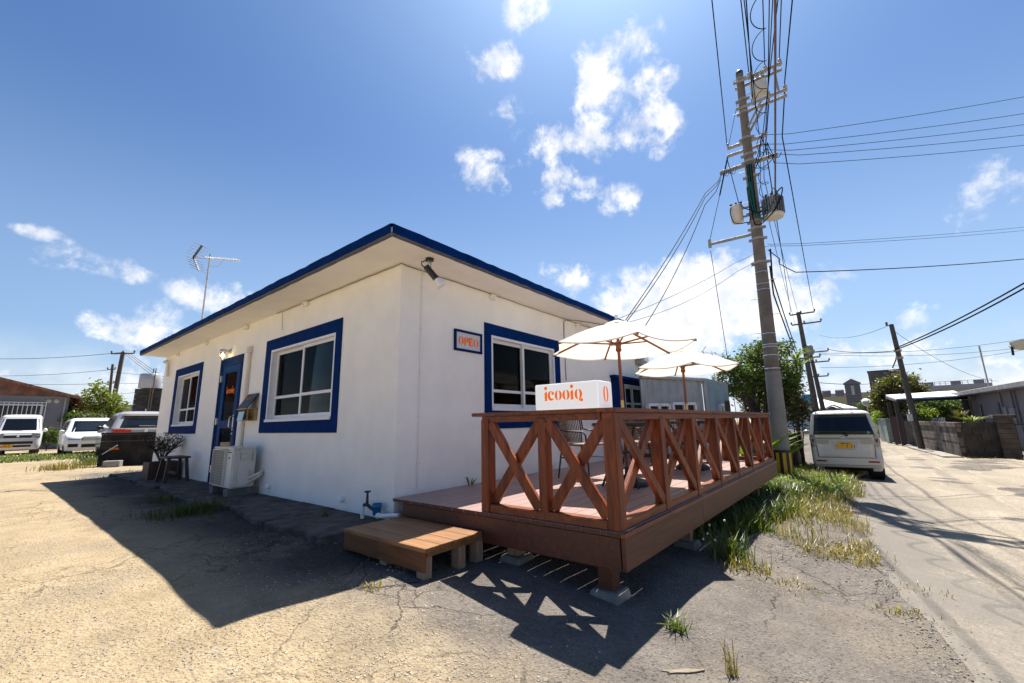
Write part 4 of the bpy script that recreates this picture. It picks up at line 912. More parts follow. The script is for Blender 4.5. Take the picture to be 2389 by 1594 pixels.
for pts, m_, r in (([c2 + V3(-.06, 0, .68), c2 + V3(-.08, -.06, .82), c2 + V3(-.12, -.14, .6), c2 + V3(-.25, 0, .3), (PX - .2, PY - .22, 6.0), (PX - .19, PY - .05, 6.2), (PX - .18, PY, 7.1)], tealm, .014),
                   ([c2 + V3(-.06, -.12, .68), c2 + V3(-.05, -.25, .78), c2 + V3(-.2, -.2, .45), c2 + V3(-.25, .03, .05), (PX - .2, PY, 5.9), (PX - .17, PY + .06, 7.0)], dkw, .016),
                   ([c + V3(-.02, .09, .56), c + V3(-.16, .13, .3), c + V3(-.17, .06, -.05), c + V3(-.1, -.2, -.1), (PX - .17, PY + .1, 6.1), (PX - .16, PY + .1, 7.0)], dkw, .013),
                   ([c + V3(-.02, -.09, .56), c + V3(-.18, -.2, .3), (PX - .2, PY - .1, 6.2), c2 + V3(-.22, .1, .2)], dkw, .013),
                   ([(PX - .175, PY + .04, 7.1), (PX - .19, PY + .03, 6.5), (PX - .2, PY - .08, 6.05), c2 + V3(-.24, .08, .35)], tealm, .014)):
    P_ = [Vector(p) for p in pts]; sm = []
    for i in range(len(P_) - 1):
        p0, p1, p2, p3 = P_[max(i - 1, 0)], P_[i], P_[i + 1], P_[min(i + 2, len(P_) - 1)]
        for t in (0, .25, .5, .75): sm.append(.5*((2*p1) + (p2 - p0)*t + (2*p0 - 5*p1 + 4*p2 - p3)*t*t + (3*p1 - p0 - 3*p2 + p3)*t**3))
    mb = MB(); mb.tube(sm + [P_[-1]], r, 6); build('lead_cable', mb, m_, pole)
rr = random.Random(4)
for k in range(8):
    y0 = PY - .05 - .12*(k % 3); z0 = (8.37, 8.14, 7.7)[k % 3]; y1 = PY - .25 - .1*k
    mb = MB(); mb.tube(sag((PX - .06, y0 - .3, z0), (PX - .08, PY - .1, 7.55 - .1*(k//3)) if k < 4 else (PX - .1, y1 + .2, 7.72), .08 + .03*k, 8), .010, 5); build('jumper_cable', mb, dkw, pole)
for k in range(6): mb = MB(); mb.tube(sag((PX - .06, PY + .72 - .05*k, 7.72), (PX - .1, PY + .6 - .06*k, 7.72), .12 + .03*(k % 3), 8), .006, 4); build('jumper_cable', mb, dkw, pole)
for k in range(5): mb = MB(); mb.tube([(PX - pr(6.6) - .012, PY - .06 + .028*k, 7.65), (PX - pr(6.6) - .025, PY - .06 + .028*k, 6.2)], .012, 6); build('riser_cable', mb, tealm if k % 2 else dkw, pole)
# the pole leans slightly towards the road
pole.rotation_euler = (math.atan(LEAN), 0, 0)
# wires: each one a thing of its own
wn = [0]
def wire(pts, label, r=.011, group='overhead wires', m=None, n=5):
    pts = [Vector(p) for p in pts]; pts = [p - V3(0, LEAN*(p.z - PB), 0) if abs(p.x - PX) < .35 else p for p in pts]
    mb = MB(); mb.tube(pts, r, n); return tag(build('overhead_wire', mb, m or dkw), label, 'wire', group)
def thru(P, u, v, z, X=-30):
    """from P along the road overhead, leaving the picture at bearing (u, v)"""
    q = onz(u, v, z); P = Vector(P); P = P - V3(0, LEAN*(P.z - PB), 0); d = q - P; t = (X - P.x)/d.x; return P + d*t
TOPW = [((PX, -2.53, 10.45), 1728.5, 'upper high voltage wire from the nearest insulator towards the viewer', .013), ((PX, -2.92, 10.45), 1779.8, 'upper high voltage wire from the middle insulator towards the viewer', .013), ((PX, -3.26, 10.45), 1823, 'upper high voltage wire from the outermost insulator towards the viewer', .013),
        ((PX, -2.55, 9.63), 1741, 'lower high voltage wire from the nearest insulator towards the viewer', .014), ((PX, -3.30, 9.63), 1848.7, 'lower high voltage wire from the outermost insulator towards the viewer', .015), ((PX, -2.92, 9.63), 1795, 'lower high voltage wire from the middle insulator towards the viewer', .012),
        ((PX, -1.81, 8.5), 1661, 'single wire left of the pole running overhead towards the viewer', .011), ((PX, -2.6, 8.45), 1736, 'low wire beside the pole shaft running overhead towards the viewer', .010),
        ((PX, -2.75, 8.45), 1803, 'thin wire in the middle bundle overhead', .010), ((PX, -2.64, 8.2), 1815, 'second thin wire in the middle bundle overhead', .010)]
for P, u, lab, r in TOPW: wire([Vector(P), thru(P, u, 0, P[2])], lab, r)
P = V3(PX - .1, -2.80, 6.5); Q = thru(P, 1809, 0, 6.9); wire([P, Q], 'thick rusty messenger cable rising over the viewer', .02, m=mat('rusty_cable', (.10, .06, .05), .6))
mb = MB(); hel = []
d = Q - P
for i in range(420):
    t = i/420*.34; hel.append(P + d*t + V3(0, .085 + .1*math.cos(i*.32), -.06 + .1*math.sin(i*.32)))
mb.tube(hel, .007, 4); tag(build('overhead_wire', mb, dkw), 'black spiral cable hanger coiled round the messenger cable', 'wire', 'overhead wires')
# far pair of poles along the road and the wires that run to them
def far_pole(label, u0, v0, u1, v1, D, rb, arms, group, parts=True):
    b = at(u0, v0, D); t_ = at(u1, v1, D); zg = float(g(b.x, b.y))
    dz = t_ - b; Z = b.z + 0
    top = V3(b.x, b.y, 0); dd = ray(u1, v1); k = np.dot(dd[:2], np.array([b.x, b.y]) - CAM[:2])/np.dot(dd[:2], dd[:2]); top.z = CAM[2] + dd[2]*k
    lean = V3(0, 0, 0)
    hor = Vector(CAM + dd*k); tp = V3(hor.x, hor.y, hor.z)
    s = thing('utility_pole', label, 'utility pole', (b.x, b.y, zg), group)
    mb = MB(); mb.cyl((b.x, b.y, zg - .2), tp, rb, rb*.6, 12); build('shaft', mb, mat('far_pole', (.085, .07, .058), .8, var=.2), s)
    for (f, L0, L1) in arms:
        c = V3(b.x, b.y, zg).lerp(tp, f); mb = MB(); mb.beam(c + V3(0, L0, 0), c + V3(0, -L1, 0), .1, .1); build('crossarm', mb, mat('far_arm', (.08, .07, .065), .7), s)
        for y in (L0, 0.35*(L0 - L1), -L1): mb = MB(); mb.lathe([(.04, 0), (.07, .08), (.04, .2)], c + V3(0, y, .05), 8); build('insulator', mb, mat('far_ins', (.12, .11, .1), .5), s)
    return s, tp
GP = 'utility poles beyond the parked van'
f1, ft1 = far_pole('dark utility pole with two crossarms rising behind the parked beige van', 1906, 958, 1862, 729, 33, .24, [(.985, .6, 1.1), (.90, .6, 1.4), (.62, .5, .9)], GP)
c = V3(ft1.x, ft1.y - .35, ft1.z - 3.6); mb = MB(); mb.lathe([(.25, 0), (.28, .05), (.28, .7), (.1, .8)], c, 14); build('transformer', mb, mat('far_transformer', (.18, .18, .2), .6), f1)
f2, ft2 = far_pole('slimmer dark utility pole just right of the two-armed one behind the van', 1925, 958, 1889, 817, 36, .22, [(.97, .5, 1.3), (.85, .4, 1.2), (.68, .3, .9)], GP)
for dy in (-.6, .3):
    c = V3(ft2.x, ft2.y - 1.0 + dy, ft2.z - 4.2); mb = MB(); mb.box(c.x - .3, c.y - .3, c.z, c.x + .3, c.y + .3, c.z + .6); build('transformer', mb, mat('far_transformer', (.18, .18, .2), .6), f2, bevel=.08)
tl = V3(ft1.x, ft1.y, ft1.z)
FW = [((PX, -3.30, 9.55), (tl.x, tl.y - 1.05, tl.z + .1), 'right hand heavy wire from the big pole down to the far poles', .017, .5), ((PX, -2.92, 9.4), (tl.x, tl.y + .5, tl.z + .1), 'left hand heavy wire from the big pole down to the far poles', .017, .5),
      ((PX, -2.7, 8.4), (tl.x, tl.y - .1, tl.z - 1.0), 'thin wire between the two heavy ones down to the far poles', .010, .6), ((PX, -2.6, 8.2), (tl.x, tl.y + .3, tl.z - 1.0), 'second thin wire down to the far poles', .010, .6),
      ((PX, -2.55, 5.2), (tl.x, tl.y + .2, tl.z - 4.2), 'twisted low cable from the big pole to the far poles', .02, .6), ((PX, -2.5, 4.75), (tl.x, tl.y, tl.z - 5.2), 'lowest bundled cable from the big pole to the far poles', .022, .7)]
for a, b, lab, r, sg in FW: wire(sag(a, b, sg), lab, r)
# side wires across the road to the right
SW = [((PX, -2.75, 8.4), (2389, 219), 13, 'topmost side wire crossing to the right', .008), ((PX, -2.64, 8.17), (2389, 258), 13, 'second side wire from the top crossing to the right', .008), ((PX, -2.75, 7.95), (2389, 284), 13, 'third side wire from the top crossing to the right', .008),
      ((PX, -2.94, 7.74), (2389, 308), 13, 'fourth side wire from the top crossing to the right', .008), ((PX, -2.90, 7.5), (2389, 332), 13, 'fifth side wire from the top crossing to the right', .008), ((PX, -2.5, 5.35), (2389, 524), 16, 'thin pale side wire half way down the pole, going right', .006), ((PX, -2.5, 5.3), (2389, 532), 16, 'lower thin pale side wire half way down the pole, going right', .006)]
for a, uv, D, lab, r in SW:
    b = at(uv[0], uv[1], D); b = Vector(a) + (b - Vector(a))*1.5; wire(sag(a, b, .12), lab, r)
b = at(2389, 598, 14); P = V3(PX + 1.0, -3.1, 4.75); wire(sag(P, P + (b - P)*1.4, .12), 'knotted black cable running right from the low bundle', .014)
wire(sag((PX, -2.5, 5.2), P, .05, 6), 'short slack cable tying the low bundle to the pole', .012)
b = at(2389, 645, 15); P0 = at(2088, 813, 22); wire(sag(P0, P0 + (b - P0)*1.5, .25), 'upper thick twin cable sweeping up to the right from the leaning pole', .03)
b = at(2389, 652, 15); wire(sag(P0 + V3(0, 0, -.08), P0 + (b - P0)*1.5, .3), 'lower thick twin cable sweeping up to the right from the leaning pole', .03)
# service wires from the arm to the cafe roof and the guy wire
armL = V3(PX, -1.60, 7.72)
for k, (e, lab) in enumerate((((4.9, -.54, 2.86), 'upper service wire from the pole arm to the cafe eave'), ((4.95, -.55, 2.85), 'lower service wire from the pole arm to the cafe eave'), ((6.4, -.2, 2.83), 'third service wire from the pole arm down to the far part of the cafe roof'))): wire(sag(armL + V3(0, .02*k, -.08*k), e, .12 + .08*k), lab, .0095)
wire(sag((PX, PY + .1, 5.2), (4.6, -.53, 2.84), .1), 'thin wire from half way up the pole to the cafe eave', .005)
wire(sag((PX, PY + .1, 5.0), (5.0, -.53, 2.83), .2), 'slack thin wire from half way up the pole to the cafe eave', .005)
gtop = V3(PX, -1.14, 5.86); wire([(PX, -1.79, 8.15), (PX, -1.5, 7.1)], 'black insulated top part of the guy wire left of the pole', .02); wire([(PX, -1.5, 7.1), gtop], 'guy wire between the arm and the strut end', .008)
gend = at(1688, 828, 10.6); wire([gtop + V3(0, 0, -.3), V3(PX + .0, gend.y, .6)], 'steel guy wire dropping from the strut end to the ground', .008)
wire([(PX, PY + .12, 9.7), (PX, -1.82, 8.4)], 'thin stay wire from the upper pole to the arm end', .007); wire([(PX, -1.78, 8.1), (PX, -1.95, 6.7)], 'short lead dropping to the left transformer', .01)
# ------------------------------------------------------------------ vehicles
tyre_m = mat('tyre', (.015, .015, .015), .8); rim_m = mat('alloy', (.5, .5, .52), .3, .8); cglass = mat('car_glass', (.006, .009, .011), .05, spec=.45)
chrome = mat('chrome', (.72, .75, .80), .3, .55); blkpl = mat('black_plastic', (.015, .015, .016), .5); lampc = mat('lamp_clear', (.55, .57, .6), .12, spec=.8); redl = mat('red_lens', (.45, .012, .012), .2)
platey = mat('plate_yellow', (.78, .40, .02), .5); platet = mat('plate_text', (.01, .01, .01), .6); seam_m = mat('seam', (.012, .012, .012), .8)
def interp(tab, z):
    if z <= tab[0][0]: return tab[0][1]
    for (a, p), (b, q) in zip(tab, tab[1:]):
        if z <= b: return p + (q - p)*(z - a)/max(b - a, 1e-6)
    return tab[-1][1]
class Car:
    """front +x. fr/re: (z, x) outlines of the nose and tail, hw: (z, half width)"""
    def __init__(s, name, label, paint, fr, re, hw, H, rc=.22, rr=.16):
        s.t = thing(name, label, 'car', (0, 0, 0)); s.fr, s.re, s.hw, s.rc, s.rr, s.H = fr, re, hw, rc, rr, H
        zs = sorted({z for z, _ in fr + re + hw if z <= H - .09} | {H - .09}); extra = []
        for a, b in zip(zs, zs[1:]): extra += list(np.linspace(a, b, max(2, int((b - a)/.06) + 1)))[:-1]
        zs = extra + [zs[-1]]
        rings = [(z, 0) for z in zs] + [(H - .045, .035), (H - .015, .10), (H, .28)]
        mb = MB(); N = None; vs = []
        for z, ins_ in rings:
            p = s.ring(z, ins_); N = len(p); vs += p
        fs = [(i*N + k, i*N + (k + 1) % N, (i + 1)*N + (k + 1) % N, (i + 1)*N + k) for i in range(len(rings) - 1) for k in range(N)]
        mb.add(vs, fs, True); b = (len(rings) - 1)*N; mb.add(vs[b:], [tuple(range(N))], True); mb.add(vs[:N], [tuple(range(N))[::-1]])
        s.body = build('body', mb, paint, s.t, base=(0, 0, 0)); s.wn = 0
    def ring(s, z, ins_):
        xf, xr, h = interp(s.fr, z) - ins_, interp(s.re, z) + ins_, interp(s.hw, z) - ins_; p = []
        for cx, cy, r, a0 in ((xf - s.rc, h - s.rc, s.rc, 0), (xr + s.rr, h - s.rr, s.rr, 90), (xr + s.rr, -h + s.rr, s.rr, 180), (xf - s.rc, -h + s.rc, s.rc, 270)):
            for i in range(7): a = R(a0 + 15*i); p.append((cx + r*math.cos(a), cy + r*math.sin(a), z))
        return p
    def surf(s, face, y, z):
        h = interp(s.hw, z)
        if face == 'F': x, r, sg = interp(s.fr, z), s.rc, 1
        else: x, r, sg = interp(s.re, z), s.rr, -1
        e = abs(y) - (h - r); dx = 0
        if e > 0: dx = r - math.sqrt(max(0, r*r - min(e, r*.98)**2))
        return x - sg*dx
    def panel(s, name, face, ylo, yhi, zlo, zhi, m, th=.008, parent=None, skew=(0, 0), bevel=0, n=10):
        """panel hugging the nose or tail; skew widens (+) or narrows the lower edge on each side"""
        mb = MB(); sg = 1 if face == 'F' else -1; vs = []; nz_ = max(1, int((zhi - zlo)/.08)) ; nz_ = min(nz_, 8)
        for j in range(nz_ + 1):
            z = zlo + (zhi - zlo)*j/nz_; f = 1 - j/nz_; a, b = ylo - skew[0]*f, yhi + skew[1]*f
            for o in (0.001, th):
                for i in range(n + 1): y = a + (b - a)*i/n; vs.append((s.surf(face, y, z) + sg*o, y, z))
        M = n + 1; fs = []
        for j in range(nz_):
            for i in range(n): q = (j*2 + 1)*M + i; fs.append((q, q + 1, q + 2*M + 1, q + 2*M))
        top, bot = nz_*2*M, 0
        for i in range(n): fs += [(bot + i, bot + i + 1, bot + M + i + 1, bot + M + i), (top + i, top + i + 1, top + M + i + 1, top + M + i)]
        for j in range(nz_): q = j*2*M; fs += [(q, q + M, q + 3*M, q + 2*M), (q + n, q + M + n, q + 3*M + n, q + 2*M + n)]
        mb.add(vs, fs, True); return build(name, mb, m, parent or s.t, base=(0, 0, 0))
    def side(s, name, pts, m, th=.008, parent=None, sides=(1, -1)):
        for sg in sides:
            mb = MB(); lo = [(x, sg*(interp(s.hw, z) + .001), z) for x, z in pts]; hi = [(x, sg*(interp(s.hw, z) + th), z) for x, z in pts]; k = len(pts)
            mb.add(lo + hi, [tuple(range(k)), tuple(range(k, 2*k))] + [(i, (i + 1) % k, k + (i + 1) % k, k + i) for i in range(k)]); build(name, mb, m, parent or s.t, base=(0, 0, 0))
    def wheels(s, xs, r, w=.17):
        for x in xs:
            for sg in (1, -1):
                y = sg*(interp(s.hw, r) - w + .02)
                mb = MB(); mb.cyl((x, sg*(interp(s.hw, r) - .28), r + .02), (x, sg*(interp(s.hw, r) + .004), r + .02), r + .05, n=26); build('wheel_arch', mb, blkpl, s.t, base=(0, 0, 0))
                wh = thing('wheel', None, None, (x, y, r)); wh.parent = s.t
                mb = MB(); mb.lathe([(r*.6, 0), (r*.96, 0), (r, .03), (r, w - .03), (r*.96, w), (r*.66, w)], (x, y, r), 28, (0, sg, 0)); build('tyre', mb, tyre_m, wh)
                mb = MB(); mb.lathe([(r*.66, .02), (r*.64, .05), (r*.5, .03)], (x, y + sg*(w - .05), r), 20, (0, sg, 0))
                for k in range(5): a = R(72*k); mb.beam((x, y + sg*(w - .01), r), (x + r*.62*math.cos(a), y + sg*(w - .01), r + r*.62*math.sin(a)), .045, .02, (0, 1, 0))
                mb.cyl((x, y + sg*(w - .06), r), (x, y + sg*(w + .002), r), r*.16, n=10); build('rim', mb, rim_m, wh)
    def mirrors(s, x, z, paint, y=None, sz=(.06, .09, .07)):
        for sg in (1, -1):
            yy = sg*(interp(s.hw, z) + .10); mb = MB(); mb.ball((x, yy, z), *sz, n=12, m=8); mb.beam((x + .02, sg*(interp(s.hw, z) - .01), z - .03), (x, yy, z - .03), .04, .03); build('mirror', mb, paint, s.t, base=(0, 0, 0))
    def plate(s, face, y, z, line1, line2, yellow=True):
        sg = 1 if face == 'F' else -1; x = s.surf(face, y, z) + sg*.012; p = thing('number_plate', None, None, (x, y, z)); p.parent = s.t
        mb = MB(); mb.box(x, y - .165, z - .082, x + sg*.012, y + .165, z + .082); build('plate', mb, platey, p, bevel=.004)
        text_mesh(line1, .05, (x + sg*.013, y, z + .048), (0, sg, 0), (0, 0, 1), platet, 'lettering', p); text_mesh(line2, .105, (x + sg*.013, y, z - .025), (0, sg, 0), (0, 0, 1), platet, 'lettering', p, sx=1.05)
    def place(s, x, y, rz): s.t.location = (x, y, float(g(x, y))); s.t.rotation_euler = (0, 0, rz)
beige = mat('beige_pearl_paint', (.60, .56, .48), .28, var=.02, spec=.6); whitep = mat('white_car_paint', (.74, .74, .74), .2, spec=.6); suvp = mat('pearl_grey_paint', (.30, .30, .31), .15, spec=.7); silver = mat('pale_silver_paint', (.60, .60, .61), .25, spec=.6)
# parked beige kei van, tail to the viewer
c = Car('parked_van', 'beige boxy minivan parked at the roadside with its tail towards the viewer', beige, [(.2, 1.6), (.5, 1.7), (.95, 1.66), (1.05, 1.3), (1.62, .75), (1.75, .7)],
        [(.26, -1.62), (.30, -1.70), (.5, -1.71), (.62, -1.66), (.95, -1.655), (1.1, -1.64), (1.64, -1.47), (1.75, -1.44)], [(.2, .68), (.3, .725), (.5, .7375), (1.05, .7375), (1.66, .635), (1.75, .62)], 1.75, .2, .09)
c.panel('rear_window', 'R', -.555, .555, 1.125, 1.64, cglass, .006, skew=(.085, .085))
c.panel('tailgate', 'R', -.62, .62, .53, 1.11, beige, .014, skew=(-.04, -.04))
c.panel('tailgate_seam', 'R', -.635, .635, .52, 1.118, seam_m, .007, skew=(-.04, -.04))
for sg in (1, -1):
    l = c.panel('tail_lamp', 'R', *sorted((sg*.638, sg*.735)), .80, 1.115, mat('smoked_lamp', (.30, .30, .30), .12, spec=.7), .016, n=6)
    c.panel('lamp_core', 'R', *sorted((sg*.648, sg*.685)), .92, 1.0, mat('dark_lamp_core', (.05, .02, .02), .2), .019, parent=l, n=4)
    c.panel('reflector', 'R', *sorted((sg*.43, sg*.65)), .415, .45, redl, .012, n=6)
    gz_ = c.panel('garnish', 'R', *sorted((sg*.02, sg*.62)), .985, 1.035, chrome, .024); 
    for z in (.875, .91, .945): c.panel('garnish', 'R', *sorted((sg*(.30 + (.945 - z)*.5), sg*.62)), z, z + .02, chrome, .022)
mb = MB(); mb.tube([(-1.684, .062*math.cos(a_*.42), 1.005 + .04*math.sin(a_*.42)) for a_ in range(16)], .007, 5); mb.tube([(-1.685, -.035, 1.03), (-1.686, .02, 1.02), (-1.686, -.02, .985), (-1.685, .035, .975)], .007, 5); build('emblem', mb, chrome, c.t)
mb = MB(); mb.prism([(-.30, .11), (.30, .11), (.22, -.13), (-.22, -.13)], (-1.6735, 0, .84), (0, -1, 0), (0, 0, 1), .004); build('plate_recess', mb, mat('beige_shadow_panel', (.5, .46, .39), .35), c.t)
c.plate('R', 0, .835, '沖縄 580', '・・ 1 11')
text_mesh('TANTO', .045, (-1.676, -.45, .735), (0, -1, 0), (0, 0, 1), chrome, 'lettering', c.t)
mb = MB(); mb.beam((-1.665, -.05, 1.105), (-1.66, .06, 1.15), .02, .02); mb.ball((-1.668, -.07, 1.09), .03, .045, .025); build('wiper', mb, blkpl, c.t)
text_mesh('Aftermarket', .03, (-1.652, -.42, 1.135), (0, -1, 0), (.0, 0, 1), white_pl, 'sticker', c.t) if False else None
mb = MB(); mb.lathe([(.035, 0), (.035, .003)], (-1.636, -.53, 1.165), 18, (-1, 0, .3)); build('sticker', mb, mat('green_sticker', (.1, .35, .22), .5), c.t)
c.panel('rear_skirt', 'R', -.66, .66, .27, .345, silver, .014, skew=(.02, .02)); c.panel('rear_underside', 'R', -.5, .5, .2, .275, blkpl, .01)
c.side('side_window', [(-1.35, 1.10), (-1.22, 1.60), (-.42, 1.62), (-.42, 1.10)], cglass); c.side('side_window', [(-.34, 1.10), (-.34, 1.62), (.55, 1.60), (.95, 1.10)], cglass)
c.side('door_seam', [(-.385, .35), (-.375, .35), (-.375, 1.64), (-.385, 1.64)], seam_m, .004); c.side('sill', [(-1.3, .21), (1.2, .21), (1.2, .30), (-1.3, .30)], blkpl, .012)
c.side('door_handle', [(-.58, .93), (-.44, .93), (-.44, .97), (-.58, .97)], chrome, .03); c.side('door_handle', [(-.30, .93), (-.16, .93), (-.16, .97), (-.30, .97)], chrome, .03)
c.wheels((-1.22, 1.24), .28); c.mirrors(.72, 1.12, beige)
c.panel('windscreen', 'F', -.5, .5, 1.1, 1.6, cglass)
c.place(13.25, -3.41, R(3))
# silver-white kei van, nose to the viewer
def nose(c, paint): pass
c = Car('white_van', 'small silvery white box van with yellow plate 84-65 parked nose on at the left edge', silver, [(.24, 1.64), (.32, 1.68), (.5, 1.69), (.85, 1.66), (1.0, 1.60), (1.12, 1.42), (1.72, 1.06), (1.88, .98)],
        [(.24, -1.66), (1.0, -1.69), (1.88, -1.6)], [(.24, .70), (.4, .735), (1.0, .7375), (1.75, .64), (1.88, .62)], 1.88, .2, .12)
c.panel('windscreen', 'F', -.56, .56, 1.13, 1.68, cglass, .006, skew=(.09, .09))
c.panel('grille', 'F', -.43, .43, .78, .90, blkpl, .012); c.panel('bumper_grille', 'F', -.5, .5, .50, .62, blkpl, .012); c.panel('bumper_grille', 'F', -.46, .46, .36, .45, blkpl, .012)
for sg in (1, -1): c.panel('headlight', 'F', *sorted((sg*.43, sg*.70)), .78, .98, mat('grey_lamp', (.22, .24, .27), .12, spec=.7), .014, n=8)
mb = MB(); mb.lathe([(.05, 0), (.045, .012)], (1.674, 0, .85), 6, (1, 0, 0)); build('emblem', mb, chrome, c.t)
c.panel('bonnet_seam', 'F', -.60, .60, .985, .995, seam_m, .004)
c.plate('F', -.27, .42, '沖縄 480', '84-65')
c.side('side_window', [(.2, 1.12), (.2, 1.68), (.75, 1.68), (1.15, 1.12)], cglass); c.side('side_window', [(-.9, 1.12), (-.9, 1.68), (.1, 1.68), (.1, 1.12)], cglass)
c.wheels((-1.2, 1.18), .275); c.mirrors(1.02, 1.12, white_pl, sz=(.05, .08, .09))
mb = MB(); mb.beam((1.43, .1, 1.15), (1.40, -.35, 1.17), .015, .015); build('wiper', mb, blkpl, c.t)
def nose_to(c, u, v, D, x0, turn):
    """stand the car so that its end at local x0 meets the bearing; turn: away from facing the viewer"""
    P = at(u, v, D); a = math.atan2(CAM[1] - P.y, CAM[0] - P.x) + turn + (math.pi if x0 < 0 else 0)
    c.place(P.x - x0*math.cos(a), P.y - x0*math.sin(a), a)
nose_to(c, 33, 1061, 19.4, 1.69, R(-2))
# white minivan, three quarter front
c = Car('white_minivan', 'white minivan with chrome grille parked nose on beside the dark low wall', whitep, [(.2, 2.28), (.35, 2.34), (.6, 2.34), (.8, 2.26), (.92, 1.9), (1.0, 1.42), (1.5, .72), (1.62, .6)],
        [(.2, -2.3), (.9, -2.36), (1.62, -2.1)], [(.2, .84), (.45, .88), (.95, .885), (1.5, .74), (1.62, .70)], 1.64, .34, .2)
c.panel('windscreen', 'F', -.60, .60, 1.0, 1.5, cglass, .006, skew=(.1, .1))
for z in (.66, .70, .74, .78): c.panel('grille_bar', 'F', -.36, .36, z, z + .022, chrome, .016)
c.panel('grille', 'F', -.40, .40, .64, .81, blkpl, .008); c.panel('chrome_bar', 'F', -.42, .42, .60, .64, chrome, .02)
for sg in (1, -1):
    c.panel('headlight', 'F', *sorted((sg*.42, sg*.80)), .67, .82, mat('grey_lamp', (.22, .24, .27), .12), .014, n=12); c.panel('fog_lamp', 'F', *sorted((sg*.48, sg*.78)), .36, .50, blkpl, .01)
c.panel('bumper_grille', 'F', -.38, .38, .34, .48, blkpl, .01)
c.side('side_window', [(.1, .97), (.1, 1.48), (.62, 1.46), (1.25, .99)], cglass); c.side('side_window', [(-1.7, 1.0), (-1.6, 1.46), (.02, 1.48), (.02, .97)], cglass)
c.wheels((-1.35, 1.45), .31, .2); c.mirrors(1.0, 1.03, whitep)
nose_to(c, 214, 1062, 18.3, 2.34, R(5))
# white SUV, tail to the viewer behind the low wall
c = Car('white_suv', 'white sport utility car with red tail lamps parked behind the dark low wall', suvp, [(.3, 2.2), (.8, 2.25), (1.0, 2.1), (1.1, 1.1), (1.6, .3), (1.68, .2)],
        [(.3, -2.2), (.45, -2.3), (.85, -2.3), (1.08, -2.26), (1.45, -1.95), (1.6, -1.86), (1.68, -1.8)], [(.3, .86), (.5, .92), (1.0, .925), (1.55, .72), (1.68, .66)], 1.69, .3, .26)
c.panel('rear_window', 'R', -.58, .58, 1.10, 1.46, cglass, .008, skew=(.12, .12)); c.panel('spoiler', 'R', -.62, .62, 1.52, 1.58, whitep, .06); c.panel('dark_band', 'R', -.6, .6, 1.47, 1.515, blkpl, .02)
for sg in (1, -1): c.panel('tail_lamp', 'R', *sorted((sg*.40, sg*.88)), .94, 1.06, redl, .016, n=12)
c.panel('chrome_strip', 'R', -.55, .55, 1.045, 1.065, chrome, .02); c.panel('bumper', 'R', -.75, .75, .35, .62, blkpl, .012)
mb = MB(); mb.lathe([(.055, 0), (.05, .012)], (-2.275, 0, .99), 16, (-1, 0, 0)); build('emblem', mb, chrome, c.t)
mb = MB(); mb.beam((-2.20, -.25, 1.16), (-2.20, .2, 1.17), .02, .02); build('wiper', mb, silver, c.t)
mb = MB(); mb.prism([(-.1, 0), (.1, 0), (-.08, .09)], (-1.5, .01, 1.69), (1, 0, 0), (0, 0, 1), .02); build('shark_fin', mb, whitep, c.t)
c.side('side_window', [(-1.7, 1.12), (-1.5, 1.5), (-.5, 1.54), (-.5, 1.1)], cglass); c.side('side_window', [(-.42, 1.1), (-.42, 1.54), (.25, 1.52), (1.0, 1.12)], cglass)
c.side('arch_trim', [(-1.9, .3), (-1.8, .75), (-1.4, .85), (-1.0, .75), (-.9, .3)], blkpl, .012)
c.wheels((-1.35, 1.35), .35, .2); c.mirrors(.75, 1.14, black)
nose_to(c, 331, 1077, 14.5, -2.3, R(8))
# ------------------------------------------------------------------ left background
def oblock(mb, p, q, depth, z0, z1):
    """upright block: front foot line p-q, running depth away from the viewer"""
    p, q = Vector((p[0], p[1], 0)), Vector((q[0], q[1], 0)); d = (q - p).normalized(); n = V3(-d.y, d.x, 0)
    if n.dot(Vector((CF[0], CF[1], 0))) < 0: n = -n
    a = [p, q, q + n*depth, p + n*depth]; 
    lo = [V3(v.x, v.y, z0) for v in a]; hi = [V3(v.x, v.y, z1) for v in a]
    fs = [(3, 2, 1, 0), (4, 5, 6, 7), (0, 1, 5, 4), (1, 2, 6, 5), (2, 3, 7, 6), (3, 0, 4, 7)]
    return mb.add(lo + hi, fs)
def place(f, p, q, n, u, o, z):
    return Vector((p[0], p[1], 0)).lerp(Vector((q[0], q[1], 0)), u) + n*o + V3(0, 0, z)
greyw = mat('grey_blue_wall', (.165, .175, .20), .85, var=.08, nscale=1.2, bump=.2)
B = at(148, 1010, 26.5); n = V3(*ray(140, 1010)); n.z = 0; n.normalize(); d = V3(n.y, -n.x, 0); L = 11.; A = B - d*L
def pw(u, v):
    r_ = ray(u, v); t_ = (np.array(B) - CAM).dot(np.array(n))/r_.dot(np.array(n)); return Vector(CAM + r_*t_)
if n.dot(Vector((CF[0], CF[1], 0))) < 0: n = -n
zg = -.09; ze = pw(148, 926).z
s = thing('grey_house', 'grey blue house with low brown gable roof and barred window at the left edge', 'building', (A.x, A.y, zg))
mb = MB(); oblock(mb, A, B, 7, zg, ze); build('wall', mb, greyw, s)
zr = at(0, 885, 26).z; ridge_u = -.12
def hp(u, o, z): return A + d*(u*L) - n*o + V3(0, 0, z - A.z)
zl = pw(185, 931).z; sl_ = (pw(0, 886).z - zl)/((pw(185, 931) - pw(0, 886)).dot(d)); ur = (pw(185, 931) - A).dot(d)/L; zp = zl + sl_*ur*L
gab = mat('gable_brown', (.16, .075, .055), .85, var=.35, nscale=2., stain=((.06, .05, .05), 1.2, (1, 1, 1), .5)); rf_m = mat('roof_tile_red', (.21, .09, .06), .8, var=.4, nscale=5)
p0, p1, p2 = hp(0, .02, ze + .003), hp(1.0, .02, ze + .003), hp(0, .02, zp - .1)
